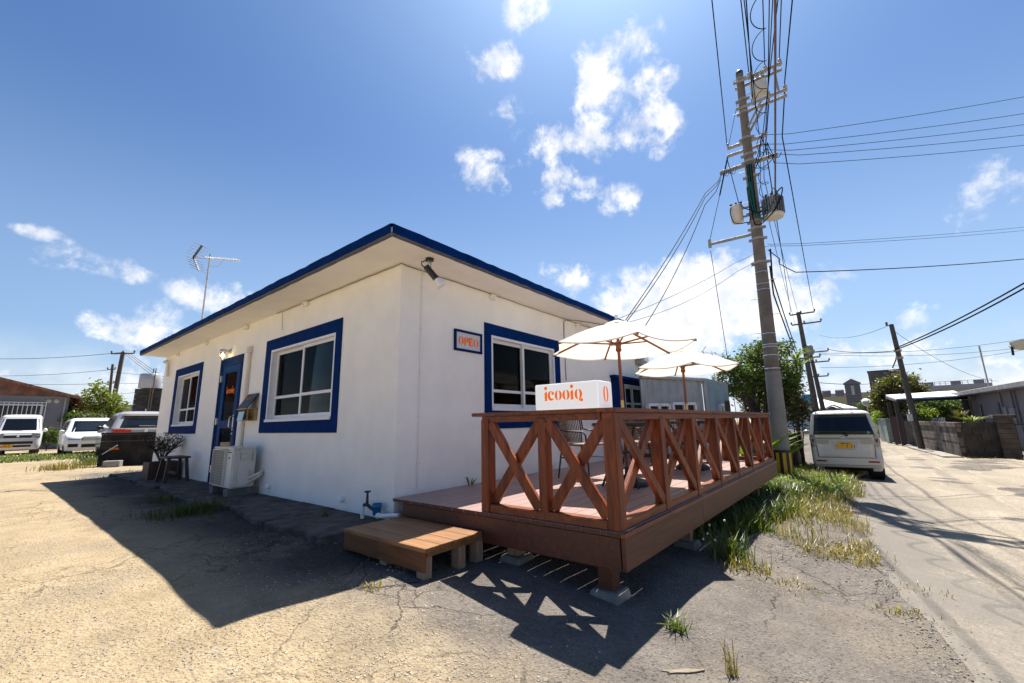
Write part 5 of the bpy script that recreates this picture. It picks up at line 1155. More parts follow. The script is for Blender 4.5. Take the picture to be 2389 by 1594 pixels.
mb = MB(); vs = [p0, p1, hp(1.0, .02, ze + .12), p2]; mb.add(vs + [v + n*.2 for v in vs], [(0, 1, 2, 3), (7, 6, 5, 4), (0, 4, 5, 1), (1, 5, 6, 2), (2, 6, 7, 3)]); build('gable', mb, gab, s)
mb = MB(); a, b = hp(-.02, .35, zp + .04), hp(ur, .35, zl); th = V3(0, 0, .13); dd = n*7.6; vs = [a, b, b + dd, a + dd]; mb.add(vs + [v + th for v in vs], [(3, 2, 1, 0), (4, 5, 6, 7), (0, 1, 5, 4), (1, 2, 6, 5), (2, 3, 7, 6), (3, 0, 4, 7)]); build('roof', mb, rf_m, s)
mb = MB(); mb.beam(hp(-.02, .37, zp + .10), hp(ur, .37, zl + .06), .05, .16); build('barge_board', mb, mat('barge', (.19, .09, .065), .8, var=.4, nscale=6), s)
zw0, zw1 = pw(60, 985).z, pw(60, 944).z
wi = thing('window', None, None, hp(.5, .0, zw0)); wi.parent = s; wi.location = hp(.5, .0, zw0) - s.location
u0, u1 = .3, (pw(97, 960) - A).dot(d)/L; ub = (pw(105, 960) - A).dot(d)/L
mb = MB(); c_ = hp((u0 + u1)/2, .02, (zw0 + zw1)/2); mb.obox(c_, d*((u1 - u0)*L/2), n*.01, V3(0, 0, (zw1 - zw0)/2)); build('pane', mb, cglass, wi)
mb = MB()
for zz in (zw0, zw1): mb.beam(hp(u0, .05, zz), hp(u1, .05, zz), .06, .06)
for uu in (u0, (u0 + u1)/2, u1): mb.beam(hp(uu, .05, zw0), hp(uu, .05, zw1), .06, .06)
build('frame', mb, alu, wi)
barm = mat('white_bars', (.6, .6, .62), .5)
nb_ = int((ub - .25)*L/.185)
for k in range(nb_ + 1):
    uu = .25 + (ub - .25)*k/nb_; mb = MB(); mb.cyl(hp(uu, .22, zw0 - .12), hp(uu, .22, zw1 + .12), .022, n=6); build('bar', mb, barm, wi)
for zz in (zw0 - .1, zw1 - .05, zw1 + .12): mb = MB(); mb.beam(hp(.25, .22, zz), hp(ub, .22, zz), .04, .04); build('bar', mb, barm, wi)
for px in (114, 132): 
    c_ = pw(px, 936); uu = (c_ - A).dot(d)/L; mb = MB(); mb.lathe([(.13, 0), (.135, .03), (.1, .07), (.04, .09)], hp(uu, .01, c_.z), 18, -n); build('vent_hood', mb, mat('vent_plastic', (.45, .42, .36), .6), s)
mb = MB(); mb.cyl(hp(.985, .06, zg), hp(.985, .06, ze - .1), .05, n=8); build('drain_pipe', mb, mat('grey_pipe', (.3, .3, .31), .6), s)
# dark low wall beside the cafe
dkc = mat('dark_mossy_block', (.024, .021, .019), .9, var=.5, nscale=2.5, bump=.6, bscale=18, spec=.15)
A = gp(231, 1092); B = A + Vector((1.9, 1.15, 0)); A.z = B.z = 0
A = Vector((at(230, 1060, 12.2).x, at(230, 1060, 12.2).y, 0)); B = Vector((at(400, 1060, 12.6).x, at(400, 1060, 12.6).y, 0)); d = (B - A).normalized(); n = V3(-d.y, d.x, 0); n = n if n.dot(Vector((CF[0], CF[1], 0))) > 0 else -n
s = thing('low_wall', 'dark stained low block wall in front of the white sport utility car', 'wall', (A.x, A.y, -.08))
zt = at(240, 1010, 12.2).z; nr = 5; hh = (zt - .06 + .12)/nr; Lw = (B - A).length; nbk = 6
for r_ in range(nr):
    for k in range(nbk + 1):
        a = (k - .5*(r_ % 2))*Lw/nbk; b = a + Lw/nbk - .006; a = max(a, 0); b = min(b, Lw)
        if b - a < .05: continue
        mb = MB(); c_ = A + d*((a + b)/2) + V3(0, 0, -.12 + (r_ + .5)*hh); mb.obox(c_ + n*.075, d*((b - a)/2), n*(.075 - .003*((k + r_) % 2)), V3(0, 0, hh/2 - .003)); build('block', mb, dkc, s)
mb = MB(); mb.obox(A + d*(Lw/2) + n*.075 + V3(0, 0, zt - .03), d*(Lw/2 + .02), n*.09, V3(0, 0, .03)); build('coping', mb, dkc, s, bevel=.01)
c_ = at(263, 1046, 12.2); c_ = A + d*((c_ - A).dot(d)) - n*.0 + V3(0, 0, c_.z)
mb = MB(); s2 = thing('wall_sign', 'small orange icooiq lettering with a bent silver bar on the dark low wall', 'sign', (c_.x, c_.y, c_.z - .06))
logo('icooiq', .05, c_ - n*.012 + V3(-.02, 0, -.05), (d + V3(0, 0, .14)), (V3(0, 0, 1) - d*.14), orange, 'lettering', s2)
p = at(252, 1052, 12.1); q = at(274, 1039, 12.1); mb = MB(); mb.tube([p + V3(-.12, 0, -.1), p, p.lerp(q, .35), q], .016, 6); build('bar', mb, steel, s2)
# grey cement block lying in front
c_ = gp(262, 1090); mb = MB(); mb.obox(c_ + V3(0, 0, .08), d*.20, n*.08, V3(0, 0, .095)); tag(build('cement_block', mb, mat('light_cement', (.26, .25, .235), .9, var=.15, nscale=10, bump=.4), bevel=.01), 'loose grey cement block lying in front of the dark low wall', 'block')
mb = MB(); c_ = gp(330, 1080); mb.obox(c_ + V3(0, 0, .02), d*.5, n*.35, V3(0, 0, .03)); tag(build('concrete_slab', mb, mat('light_cement', (.26, .25, .235)), bevel=.01), 'flat pale concrete slab beside the planter at the foot of the low wall', 'slab')
# water tank on a dark block tower
A, B = at(306, 968, 21), at(381, 968, 21); d = (B - A); d.z = 0; d.normalize(); zt = at(345, 905, 21).z
s = thing('water_tower', 'dark block tower behind the far end of the cafe', 'tower', (A.x, A.y, -.1)); twm = mat('tower_dark', (.032, .028, .026), .9, var=.5, nscale=2., bump=.4)
n = V3(-d.y, d.x, 0); n = n if n.dot(Vector((CF[0], CF[1], 0))) > 0 else -n
nr = 12
for r_ in range(nr):
    mb = MB(); z0 = -.1 + (zt + .1)*r_/nr; oblock(mb, A - n*.004*(r_ % 2), B - n*.004*(r_ % 2), 1.6, z0, z0 + (zt + .1)/nr - .012); build('block_course', mb, twm, s)
mb = MB(); 
for o in (.55, .62): mb.cyl(A + d*(1.65*o) - n*.12 + V3(0, 0, -.1 - A.z), A + d*(1.65*o) - n*.12 + V3(0, 0, zt + 1.0 - A.z), .022, n=6)
build('pipe', mb, mat('rust_pipe', (.16, .11, .08), .6, var=.3), s)
a, b = at(329, 900, 21.4), at(370, 900, 21.4); c_ = (a + b)/2; r_ = (b - a).length/2; h_ = at(350, 873, 21.4).z - zt
mb = MB(); mb.lathe([(r_, 0), (r_*1.01, .1), (r_, h_*.5), (r_*.99, h_*.93), (r_*.9, h_)], (c_.x, c_.y, zt + .01), 28); tag(build('water_tank', mb, mat('tank_steel', (.42, .41, .40), .4, .25, var=.06)), 'cylindrical pale steel water tank standing on the dark block tower', 'tank')
# poles behind the trees
def small_pole(label, u0, v0, u1, v1, D, r, arms, group, col=(.075, .06, .05)):
    b = at(u0, v0, D); zg_ = float(g(b.x, b.y)); dd = ray(u1, v1); k = np.dot(dd[:2], np.array([b.x, b.y]) - CAM[:2])/np.dot(dd[:2], dd[:2]); t_ = Vector(CAM + dd*k)
    bb = b + (b - t_)*((b.z - zg_)/(t_.z - b.z)); s = thing('utility_pole', label, 'utility pole', (bb.x, bb.y, zg_), group)
    mb = MB(); mb.cyl(bb, t_, r, r*.7, 10); build('shaft', mb, mat('old_pole', col, .8, var=.25), s)
    right = Vector((CR[0], CR[1], 0)).normalized()
    for f, la, lb in arms:
        c = bb.lerp(t_, f); mb = MB(); mb.beam(c - right*la, c + right*lb, .09, .09); build('crossarm', mb, mat('far_arm', (.08, .07, .065), .7), s)
        for x in (-la, (lb - la)/2, lb): mb = MB(); mb.lathe([(.04, 0), (.07, .08), (.04, .2)], c + right*x + V3(0, 0, .05), 8); build('insulator', mb, mat('far_ins', (.12, .11, .1), .5), s)
    return s, t_, bb
GL = 'utility poles behind the left trees'
_, tA, bA = small_pole('dark leaning utility pole with one crossarm behind the left tree', 265, 935, 287, 822, 34, .2, [(.985, .95, .95)], GL)
_, tB, bB = small_pole('slender utility pole with several arms left of the leaning one', 254, 935, 263, 850, 44, .16, [(.93, .5, .3), (.75, .9, .3), (.6, .7, .4)], GL)
for k, (u, v, D, P, lab) in enumerate(((-60, 836, 40, tA, 'high thin wire from the leaning pole out to the left edge'), (-60, 877, 48, bB.lerp(tB, .93), 'upper dark wire from the slender pole out to the left edge'), (-60, 890, 48, bB.lerp(tB, .75), 'lower dark wire from the slender pole out to the left edge'))): wire(sag(P, at(u, v, D), .25), lab, .02, 'wires on the left')
for k in range(3): wire(sag(tA + V3(.2*k, 0, 0), at(400 + 12*k, 905, 30), .1), ('first', 'second', 'third')[k] + ' wire from the leaning left pole towards the cafe roof', .015, 'wires on the left')
for k in range(3): wire(sag(bB.lerp(tB, .9 - .15*k), at(420, 880 + 12*k, 60), .1), ('top', 'middle', 'bottom')[k] + ' wire from the slender left pole going right behind the water tank', .018, 'wires on the left')
# low grey building far behind the left trees
A, B = at(150, 975, 45), at(392, 975, 45); s = thing('far_building', 'pale grey low flat roofed house far behind the left tree', 'building', (A.x, A.y, -.1))
mb = MB(); oblock(mb, A, B, 8, -.1, at(270, 955, 45).z); build('wall', mb, mat('far_grey', (.34, .33, .32), .9, var=.1), s)
mb = MB(); oblock(mb, A + (A - B)*.02, B + (B - A)*.02, 8.4, at(270, 955, 45).z + .003, at(270, 945, 45).z); build('roof', mb, mat('far_roof', (.28, .27, .27), .9), s)
# ------------------------------------------------------------------ right background
# metal shed beyond the deck
corr = mat('corrugated_metal', (.33, .345, .36), .45, .35, var=.16, nscale=2.5, stain=((.16, .13, .11), 2., (2, 2, .4), .58)); corb = mat('corrugated_blue', (.25, .34, .38), .5, .3, var=.12, nscale=3)
E0 = at(1502, 1000, 8.6); E1 = at(1652, 1000, 9.6); E2 = at(1708, 1000, 11.3)
zg = -.35; zt0 = at(1652, 884, 9.6).z
s = thing('metal_shed', 'grey corrugated metal shed with white windows beyond the deck', 'shed', (E1.x, E1.y, zg))
def corrugated(p, q, z0, z1, pitch, amp, m, nm='wall'):
    p, q = Vector((p.x, p.y, 0)), Vector((q.x, q.y, 0)); L = (q - p).length; d = (q - p)/L; n = V3(d.y, -d.x, 0); k = int(L/pitch); vs = []; mb = MB()
    for i in range(k + 1):
        for f, o in ((0, 0), (.35, 0), (.45, amp), (.55, amp), (.65, 0))[0:5]:
            u = min((i + f)*L/(k + 1), L); c = p + d*u + n*o
            for t_ in (0, .03): vs += [c - n*t_ + V3(0, 0, z0), c - n*t_ + V3(0, 0, z1)]
    m_ = len(vs)//4; fs = []
    for i in range(m_ - 1): a = i*4; fs += [(a, a + 4, a + 5, a + 1), (a + 2, a + 3, a + 7, a + 6), (a + 1, a + 5, a + 7, a + 3)]
    mb.add(vs, fs); return build(nm, mb, m, s)
corrugated(E0, E1, zg, zt0, .26, .035, corr); corrugated(E1, E2, zg, zt0, .085, .02, corb)
dE = (E1 - E0); dE.z = 0; Le = dE.length; dE.normalize(); nE = V3(dE.y, -dE.x, 0); dF = (E2 - E1); dF.z = 0; Lf = dF.length; dF.normalize(); nF = V3(dF.y, -dF.x, 0)
mb = MB(); mb.cyl(V3(E0.x, E0.y, zt0) + nE*.03, V3(E1.x, E1.y, zt0) + nE*.03, .05, n=10); mb.cyl(V3(E1.x, E1.y, zg) + nE*.02, V3(E1.x, E1.y, zt0) + nE*.02, .045, n=10); build('edge_trim', mb, corr, s)
bk = [E0, E1, E2, E2 + (E0 - E1)]; mb = MB(); vs = [V3(p.x, p.y, zt0 + .005) for p in bk]; mb.add(vs + [v + V3(0, 0, .05) for v in vs], [(3, 2, 1, 0), (4, 5, 6, 7), (0, 1, 5, 4), (1, 2, 6, 5), (2, 3, 7, 6), (3, 0, 4, 7)]); build('roof', mb, corr, s)
def shed_window(P0, d, n, u0, u1, z0, z1):
    wdw = thing('window', None, None, P0 + d*((u0 + u1)/2) + V3(0, 0, z0 - P0.z)); wdw.parent = s; wdw.location = origin_of(wdw) - origin_of(s)
    pt = lambda u, z, o: V3(P0.x, P0.y, 0) + d*u + n*o + V3(0, 0, z)
    mb = MB()
    for a, b in (((u0, z0), (u1, z0)), ((u0, z1), (u1, z1)), ((u0, z0), (u0, z1)), ((u1, z0), (u1, z1)), (((u0 + u1)/2, z0), ((u0 + u1)/2, z1))): mb.beam(pt(*a, .06), pt(*b, .06), .06, .07, tuple(n))
    build('frame', mb, alu, wdw); mb = MB(); mb.obox(pt((u0 + u1)/2, (z0 + z1)/2, .045), d*((u1 - u0)/2), n*.006, V3(0, 0, (z1 - z0)/2)); build('pane', mb, cglass, wdw)
zq = at(1590, 945, 9.2).z
def ue(u, D=9.2): p = at(u, 945, D); return (p - E0).dot(dE)
shed_window(E0, dE, nE, ue(1512, 8.7), ue(1560, 9.0), zq - .75, zq); shed_window(E0, dE, nE, ue(1570, 9.05), ue(1622, 9.4), zq - .95, zq + .03)
p = at(1690, 945, 10.6); uF = (p - E1).dot(dF); shed_window(E1, dF, nF, uF - .28, uF + .3, at(1690, 970, 10.6).z - .3, at(1690, 945, 10.6).z)
ab = at(1668, 886, 12.5); tp = at(1658, 818, 12.5); antenna('tv_antenna', 'small television antenna above the metal shed roof', (ab.x, ab.y, ab.z - .5), (ab.x, ab.y, tp.z), at(1690, 826, 12.4) - at(1660, 820, 12.5), .4, .55)
mb = MB(); p = at(1699, 960, 10.2); mb.box(p.x - .05, p.y - .05, float(g(p.x, p.y)), p.x + .05, p.y + .05, at(1697, 935, 10.2).z); tag(build('wooden_post', mb, mat('weathered_post', (.07, .055, .045), .8, var=.3)), 'weathered brown wooden post in front of the shed side window', 'post')
# low block wall beside the big pole
bwm = mat('verge_block', (.16, .14, .115), .9, var=.35, nscale=4, bump=.6, bscale=20, stain=((.05, .045, .04), 2, (1, 1, .3), .48))
s = thing('block_wall', 'low weathered block wall between the big pole and the parked beige van', 'wall', (10.4, -1.95, -.5))
a0, a1 = V3(9.95, -2.02, 0), V3(14.6, -2.35, 0); d = (a1 - a0).normalized(); n = V3(-d.y, d.x, 0); L = (a1 - a0).length
for r_ in range(6):
    for k in range(12):
        a = (k - .5*(r_ % 2))*L/11.5; b = min(a + L/11.5 - .008, L); a = max(a, 0)
        if b - a < .06: continue
        mb = MB(); mb.obox(a0 + d*((a + b)/2) + n*.06 + V3(0, 0, -.75 + r_*.2 + .1), d*((b - a)/2), n*(.06 - .003*((k + r_) % 2)), V3(0, 0, .097)); build('block', mb, bwm, s)
for dx in (0, .28):
    for k in range(3): mb = MB(); mb.box(9.05 + dx*.3, -1.9 + .02*k, -.4 + .21*k, 9.5, -1.55, -.2 + .21*k); 
s = thing('stacked_blocks', 'short stack of rough concrete blocks beside the foot of the big pole', 'blocks', (8.9, -1.95, -.45))
for k in range(4): mb = MB(); mb.box(8.62 + .02*k, -2.14 + .015*(k % 2), -.46 + .21*k, 9.02, -1.75, -.27 + .21*k); build('block', mb, bwm, s, bevel=.01)
# block wall across the road: two faces, coping and gate pillar
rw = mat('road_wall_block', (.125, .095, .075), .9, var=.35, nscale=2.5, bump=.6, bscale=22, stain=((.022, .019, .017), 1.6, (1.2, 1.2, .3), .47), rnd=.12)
C0 = gp(2245, 1068); C1 = gp(2116, 1036); C2 = gp(2362, 1070)
C1 = C0 + (C1 - C0).normalized()*12.2; zW = at(2228, 986, float(np.dot(np.array(C0) - CAM, CF))).z; zb = -.86
s = thing('block_wall', 'long stained concrete block garden wall across the road at the right', 'wall', (C0.x, C0.y, zb))
def bwall(p, q, z0, z1, nrow, bl, m, th=.15):
    p, q = Vector((p.x, p.y, 0)), Vector((q.x, q.y, 0)); L = (q - p).length; d = (q - p)/L; n = V3(-d.y, d.x, 0)
    if n.dot(p - Vector((CAM[0], CAM[1], 0))) < 0: n = -n
    k_ = max(1, round(L/bl)); hh = (z1 - z0)/nrow
    for r_ in range(nrow):
        for k in range(k_ + 1):
            a = (k - .5*(r_ % 2))*L/k_; b = min(a + L/k_ - .014, L); a = max(a, 0)
            if b - a < .08: continue
            mb = MB(); mb.obox(p + d*((a + b)/2) + n*(th/2) + V3(0, 0, z0 + (r_ + .5)*hh), d*((b - a)/2), n*(th/2 - .006*((k*3 + r_) % 3)), V3(0, 0, hh/2 - .006)); build('block', mb, m, s)
    mb = MB(); mb.obox(p + d*(L/2) + n*(th/2 + .02) + V3(0, 0, (z0 + z1)/2 - .02), d*(L/2 - .02), n*(th/2 - .035), V3(0, 0, (z1 - z0)/2 - .03)); build('mortar', mb, mat('mortar', (.05, .043, .037), .95), s)
bwall(C1, C0, zb, zW - .2, 6, .42, rw); bwall(C0, C2, zb, zW, 6, .42, mat('road_wall_shaded', (.05, .043, .037), .9, var=.35, nscale=2.5, bump=.5, bscale=20, stain=((.02, .018, .016), 1.4, (1, 1, .4), .45)))  # gate-side face: its shade is put into the darker block colour
d = (C1 - C0); d.z = 0; L = d.length; d.normalize(); n = V3(-d.y, d.x, 0); n = n if n.dot(C0 - Vector(CAM)) > 0 else -n
mb = MB(); mb.obox(V3(C0.x, C0.y, zW - .1) + d*(L/2 + .1) + n*.075, d*(L/2 + .15), n*.105, V3(0, 0, .1)); build('coping', mb, rw, s, bevel=.01)
s = thing('gate_pillar', 'block gate pillar with overhanging cap at the end of the garden wall', 'pillar', (C2.x, C2.y, zb)); zp = at(2330, 968, 17.4).z
pm = mat('pillar_block', (.075, .06, .05), .9, var=.35, nscale=3, bump=.5, bscale=20, stain=((.025, .02, .018), 1.5, (1, 1, .4), .5))
for r_ in range(8): mb = MB(); h_ = (zp - .14 - zb)/8; e = .24 - .004*(r_ % 2); mb.box(C2.x - e, C2.y - e, zb + r_*h_, C2.x + e, C2.y + e, zb + (r_ + 1)*h_ - .008); build('block', mb, pm, s, bevel=.005)
mb = MB(); mb.box(C2.x - .32, C2.y - .32, zp - .14, C2.x + .32, C2.y + .32, zp); build('cap', mb, pm, s, bevel=.015)
s = thing('iron_gate', 'black iron bar gate beside the block gate pillar at the right edge', 'gate', (C2.x + .1, C2.y - 1., zb)); G0 = C2 + V3(.05, -.3, 0); G1 = C2 + V3(.5, -3.0, 0)
for z in (zb + .12, zW - .12): mb = MB(); mb.beam(V3(G0.x, G0.y, z), V3(G1.x, G1.y, z), .04, .05); build('rail', mb, black, s)
for k in range(15): q = G0.lerp(G1, k/14); mb = MB(); mb.cyl((q.x, q.y, zb + .05), (q.x, q.y, zW - .05), .013, n=6); build('bar', mb, black, s)
# gas bottle inside the gate
q = C2 + V3(1.3, -1.0, 0); 
mb = MB(); mb.lathe([(.15, 0), (.2, .04), (.2, .85), (.15, .98), (.06, 1.02), (.06, 1.12), (.08, 1.13), (.08, 1.2)], (q.x, q.y, zb), 18); tag(build('gas_bottle', mb, mat('gas_grey', (.35, .35, .34), .4)), 'grey gas bottle standing behind the iron gate', 'gas bottle')
# kerb pieces and gutter slabs along the garden wall
s = thing('kerb', None, None, (C0.x, C0.y, zb)); tag(s, kind='structure')
km = mat('kerb_concrete', (.22, .195, .16), .9, var=.3, nscale=3, bump=.4, bscale=20)
for k in range(14):
    q = V3(C0.x, C0.y, zb) + d*(.1 + k*.9) - n*.35; mb = MB(); mb.obox(q + V3(0, 0, .035), d*.44, n*.28, V3(0, 0, .05)); build('kerb_stone', mb, km, s, bevel=.01)
# grey house behind the garden wall
gw = mat('lilac_grey_wall', (.21, .19, .205), .85, var=.08, nscale=1.5, bump=.2)
Ds = [27.0, 19.8]; A = at(2257, 1000, Ds[0]); B = at(2389, 1000, Ds[1]); B = A + (B - A)*1.5; zt = at(2262, 926, Ds[0]).z; zt2 = at(2389, 890, 23).z
s = thing('grey_bungalow', 'grey flat roofed bungalow behind the garden wall at the right', 'building', (A.x, A.y, zb))
d = B - A; d.z = 0; Lh = d.length; d.normalize(); n = V3(-d.y, d.x, 0); n = n if n.y < 0 else -n
def rblock(mb, p, q, depth, z0, z1):
    vs = [p, q, q + n*depth, p + n*depth]; return mb.add([V3(v.x, v.y, z0) for v in vs] + [V3(v.x, v.y, z1) for v in vs], [(3, 2, 1, 0), (4, 5, 6, 7), (0, 1, 5, 4), (1, 2, 6, 5), (2, 3, 7, 6), (3, 0, 4, 7)])
mb = MB(); rblock(mb, A, B, 6, zb, zt - .002); build('wall', mb, gw, s)
mb = MB(); rblock(mb, A - d*1.0 - n*.7, B - n*.7, 7.5, zt, zt + .24); build('roof_slab', mb, mat('weathered_slab', (.22, .21, .225), .85, var=.3, nscale=3, bump=.3), s, bevel=.02)
def hp2(u, v): # point on this wall plane under a bearing
    r_ = ray(u, v); t_ = np.dot(np.array(A) - CAM, np.array(n))/np.dot(r_, np.array(n)); return Vector(CAM + r_*t_)
def panel_on(name, u0, v0, u1, v1, m, th=.05):
    a, b = hp2(u0, v0), hp2(u1, v1); c_ = (a + b)/2; w_ = abs((b - a).dot(d))/2; h_ = abs(b.z - a.z)/2; mb = MB(); mb.obox(c_ - n*(th/2 + .002), d*w_, n*(th/2), V3(0, 0, h_)); return build(name, mb, m, s)
panel_on('window', 2289, 944, 2299, 985, mat('dark_opening', (.03, .035, .045), .3)); panel_on('window', 2325, 940, 2338, 966, mat('dark_grey_panel', (.10, .095, .10), .5)); panel_on('meter_box', 2363, 952, 2383, 982, mat('meter_grey', (.25, .24, .25), .5), .16); panel_on('meter_box', 2347, 950, 2360, 975, mat('meter_grey', (.25, .24, .25), .5), .12)
for u in (2332, 2358, 2366): a, b = hp2(u, 905), hp2(u + 8, 990); mb = MB(); mb.cyl(a - n*.06, V3(a.x, a.y, b.z) - n*.06, .035, n=8); build('downpipe', mb, mat('pipe_grey', (.18, .17, .18), .6), s)
panel_on('wall_light', 2266, 926, 2276, 933, mat('pipe_grey', (.18, .17, .18)), .12)
ab = hp2(2238, 880); t_ = hp2(2225, 824); mb = MB(); mb.cyl(V3(ab.x, ab.y, zt + .24) + n*1.2, V3(t_.x, t_.y, t_.z + .3) + n*1.2, .04, n=8)
for k in range(4): q = V3(t_.x, t_.y, t_.z + .25 - .22*k) + n*1.2; mb.beam(q - d*.1, q + d*.1, .05, .14)
tag(build('aerial_mast', mb, galv), 'thin pale aerial mast on the roof corner of the grey bungalow', 'mast')
# eave corner of another house at the right edge
A2 = at(2358, 815, 13); mb = MB(); p = A2; e1 = at(2500, 765, 11) - p; e2 = at(2500, 797, 14.5) - p; e1.z = e2.z = 0; nn = -e2.normalized(); e2 = e2.normalized()*9; e1 = e1.normalized()*9
s = thing('neighbour_house', 'cream eave corner of a neighbouring house entering at the right edge', 'building', (p.x + 3, p.y - 3, -.8))
vs = [p, p + e1, p + e1 + e2, p + e2]; mb.add([V3(v.x, v.y, p.z) for v in vs] + [V3(v.x, v.y, p.z + .22) for v in vs], [(3, 2, 1, 0), (4, 5, 6, 7), (0, 1, 5, 4), (1, 2, 6, 5), (2, 3, 7, 6), (3, 0, 4, 7)]); build('roof_slab', mb, mat('cream_eave', (.55, .47, .33), .8), s)
mb = MB(); w0 = p + (e1 + e2)*.12; vs = [w0, w0 + e1*.8, w0 + e1*.8 + e2*.8, w0 + e2*.8]; mb.add([V3(v.x, v.y, -.85) for v in vs] + [V3(v.x, v.y, p.z - .003) for v in vs], [(3, 2, 1, 0), (4, 5, 6, 7), (0, 1, 5, 4), (1, 2, 6, 5), (2, 3, 7, 6), (3, 0, 4, 7)]); build('wall', mb, mat('cream_wall', (.5, .45, .36), .85), s)
mb = MB(); mb.tube([p + V3(0, 0, .1), p + V3(-.15, 0, .02), p + V3(-.1, 0, -.2)], .03, 6); build('cable_bracket', mb, black, s)
# carport
s = thing('carport', 'white roofed carport on dark posts behind the garden wall', 'carport', (0, 0, 0)); q0 = at(2080, 1000, 27)
K = [at(2067, 925, 28), at(2092, 934, 24.5), at(2256, 926, 25.5), at(2225, 915, 29)]
s.location = (K[1].x, K[1].y, zb); WL[s.name] = Vector(s.location); zr = K[1].z
mb = MB(); vs = [V3(v.x, v.y, v.z) for i, v in enumerate(K)]; mb.add(vs + [v + V3(0, 0, .1) for v in vs], [(3, 2, 1, 0), (4, 5, 6, 7), (0, 1, 5, 4), (1, 2, 6, 5), (2, 3, 7, 6), (3, 0, 4, 7)]); build('roof', mb, mat('carport_roof', (.78, .79, .80), .4), s)
mb = MB(); mb.beam(vs[1] + V3(0, 0, -.06), vs[2] + V3(0, 0, -.06), .06, .16); mb.beam(vs[0] + V3(0, 0, -.06), vs[1] + V3(0, 0, -.06), .06, .14); build('fascia', mb, mat('dark_brown_metal', (.028, .02, .018), .5), s)
for P_ in (vs[0].lerp(vs[1], .15), vs[1].lerp(vs[0], .12), vs[2].lerp(vs[3], .15), vs[2].lerp(vs[1], .06)): mb = MB(); mb.box(P_.x - .09, P_.y - .09, zb, P_.x + .09, P_.y + .09, min(v.z for v in vs[:4]) - .02); build('post', mb, mat('dark_brown_metal', (.028, .02, .018)), s)
# brown gate panel, steel locker and wooden back fence
def slab_at(name, label, cat, u0, u1, vb, vt, D0, D1, m, th=.1, group=None):
    a, b = at(u0, vb, D0), at(u1, vb, D1); mb = MB(); oblock(mb, a, b, th, zb, at((u0 + u1)/2, vt, (D0 + D1)/2).z); return tag(build(name, mb, m), label, cat, group)
slab_at('gate_panel', 'dark red brown door panel under the carport edge', 'panel', 2084, 2112, 1010, 972, 26, 25.5, mat('red_brown_panel', (.06, .022, .018), .5), .08)
s = thing('storage_locker', 'tall grey green steel storage locker beside the carport', 'locker', (at(2070, 1005, 30).x, at(2070, 1005, 30).y, zb)); 
a, b = at(2062, 1010, 31), at(2083, 1010, 27.5); dd = b - a; zt_ = at(2072, 979, 29).z
for k in range(3): mb = MB(); oblock(mb, a + dd*(k/3 + .01), a + dd*((k + 1)/3 - .01), .25, zb, zt_); build('door_panel', mb, mat('locker_green', (.22, .26, .24), .5, .2, var=.2), s)
mb = MB(); oblock(mb, a, b, .3, zt_ + .002, zt_ + .06); build('top', mb, mat('locker_top', (.2, .2, .2), .5), s)
s = thing('board_fence', 'dark horizontal board fence at the back under the carport', 'fence', (at(2140, 990, 29).x, at(2140, 990, 29).y, zb)); a, b = at(2108, 990, 29.5), at(2245, 990, 28)
zt_ = at(2170, 967, 29).z
for k in range(6): mb = MB(); z0 = zb + (zt_ - zb)*k/6; oblock(mb, a, b, .04, z0, z0 + (zt_ - zb)/6 - .03); build('board', mb, mat('fence_board', (.055, .045, .04), .8, var=.3, rnd=.2), s)
s = thing('slatted_bench', 'pale slatted garden seat showing above the garden wall', 'bench', (at(2188, 990, 24).x, at(2188, 990, 24).y, zb))
a, b = at(2176, 992, 24.5), at(2206, 991, 23.8); up = at(2173, 975, 24.7) - a
for k in range(9): mb = MB(); p_ = a.lerp(b, k/8); mb.beam(p_ + V3(0, 0, -.1), p_ + up + V3(0, 0, -.02), .05, .03, tuple(n)); build('slat', mb, mat('bench_white', (.5, .5, .46), .6), s)
mb = MB(); mb.beam(a, b, .04, .05); mb.beam(a + V3(0, 0, -.1), V3(a.x, a.y, zb), .05, .05); mb.beam(b + V3(0, 0, -.1), V3(b.x, b.y, zb), .05, .05); build('frame', mb, mat('bench_white', (.5, .5, .46)), s)
# leaning pole with lamp
s, tL, bL = small_pole('leaning grey utility pole with a street lamp behind the garden wall', 2136, 988, 2079, 757, 22, .145, [], None, (.13, .11, .095))
mb = MB(); q = bL.lerp(tL, .60); rt = Vector((CR[0], CR[1], 0)).normalized(); mb.tube([q, q - rt*.3 + V3(0, 0, .12)], .03, 6); build('lamp_arm', mb, galv, s)
mb = MB(); e = q - rt*.55 + V3(0, 0, .17); mb.ball(e, .3, .16, .07, n=14); build('lamp_head', mb, mat('lamp_grey', (.5, .5, .48), .4), s)
mb = MB(); q = bL.lerp(tL, .99); mb.lathe([(.04, 0), (.06, .1), (.04, .2)], q - rt*.25, 8); mb.beam(q, q - rt*.3, .04, .04); build('insulator', mb, mat('far_ins', (.12, .11, .1)), s)
for f in (.78, .72): mb = MB(); q = bL.lerp(tL, f); mb.cyl(q - V3(0, 0, .05), q + V3(0, 0, .05), .17, n=12); build('band', mb, galv, s)
mb = MB(); q = bL.lerp(tL, .22) - rt*.22; mb.box(q.x - .1, q.y - .1, q.z, q.x + .1, q.y + .1, q.z + .35); build('meter_box', mb, mat('meter_pale', (.5, .5, .48), .5), s)
wire(sag(bL.lerp(tL, .78), at(1930, 815, 40), .2), 'black cable from the leaning pole left to the far poles', .022); wire(sag(tL, at(1912, 782, 40), .5), 'thin wire from the top of the leaning pole left to the far poles', .012)
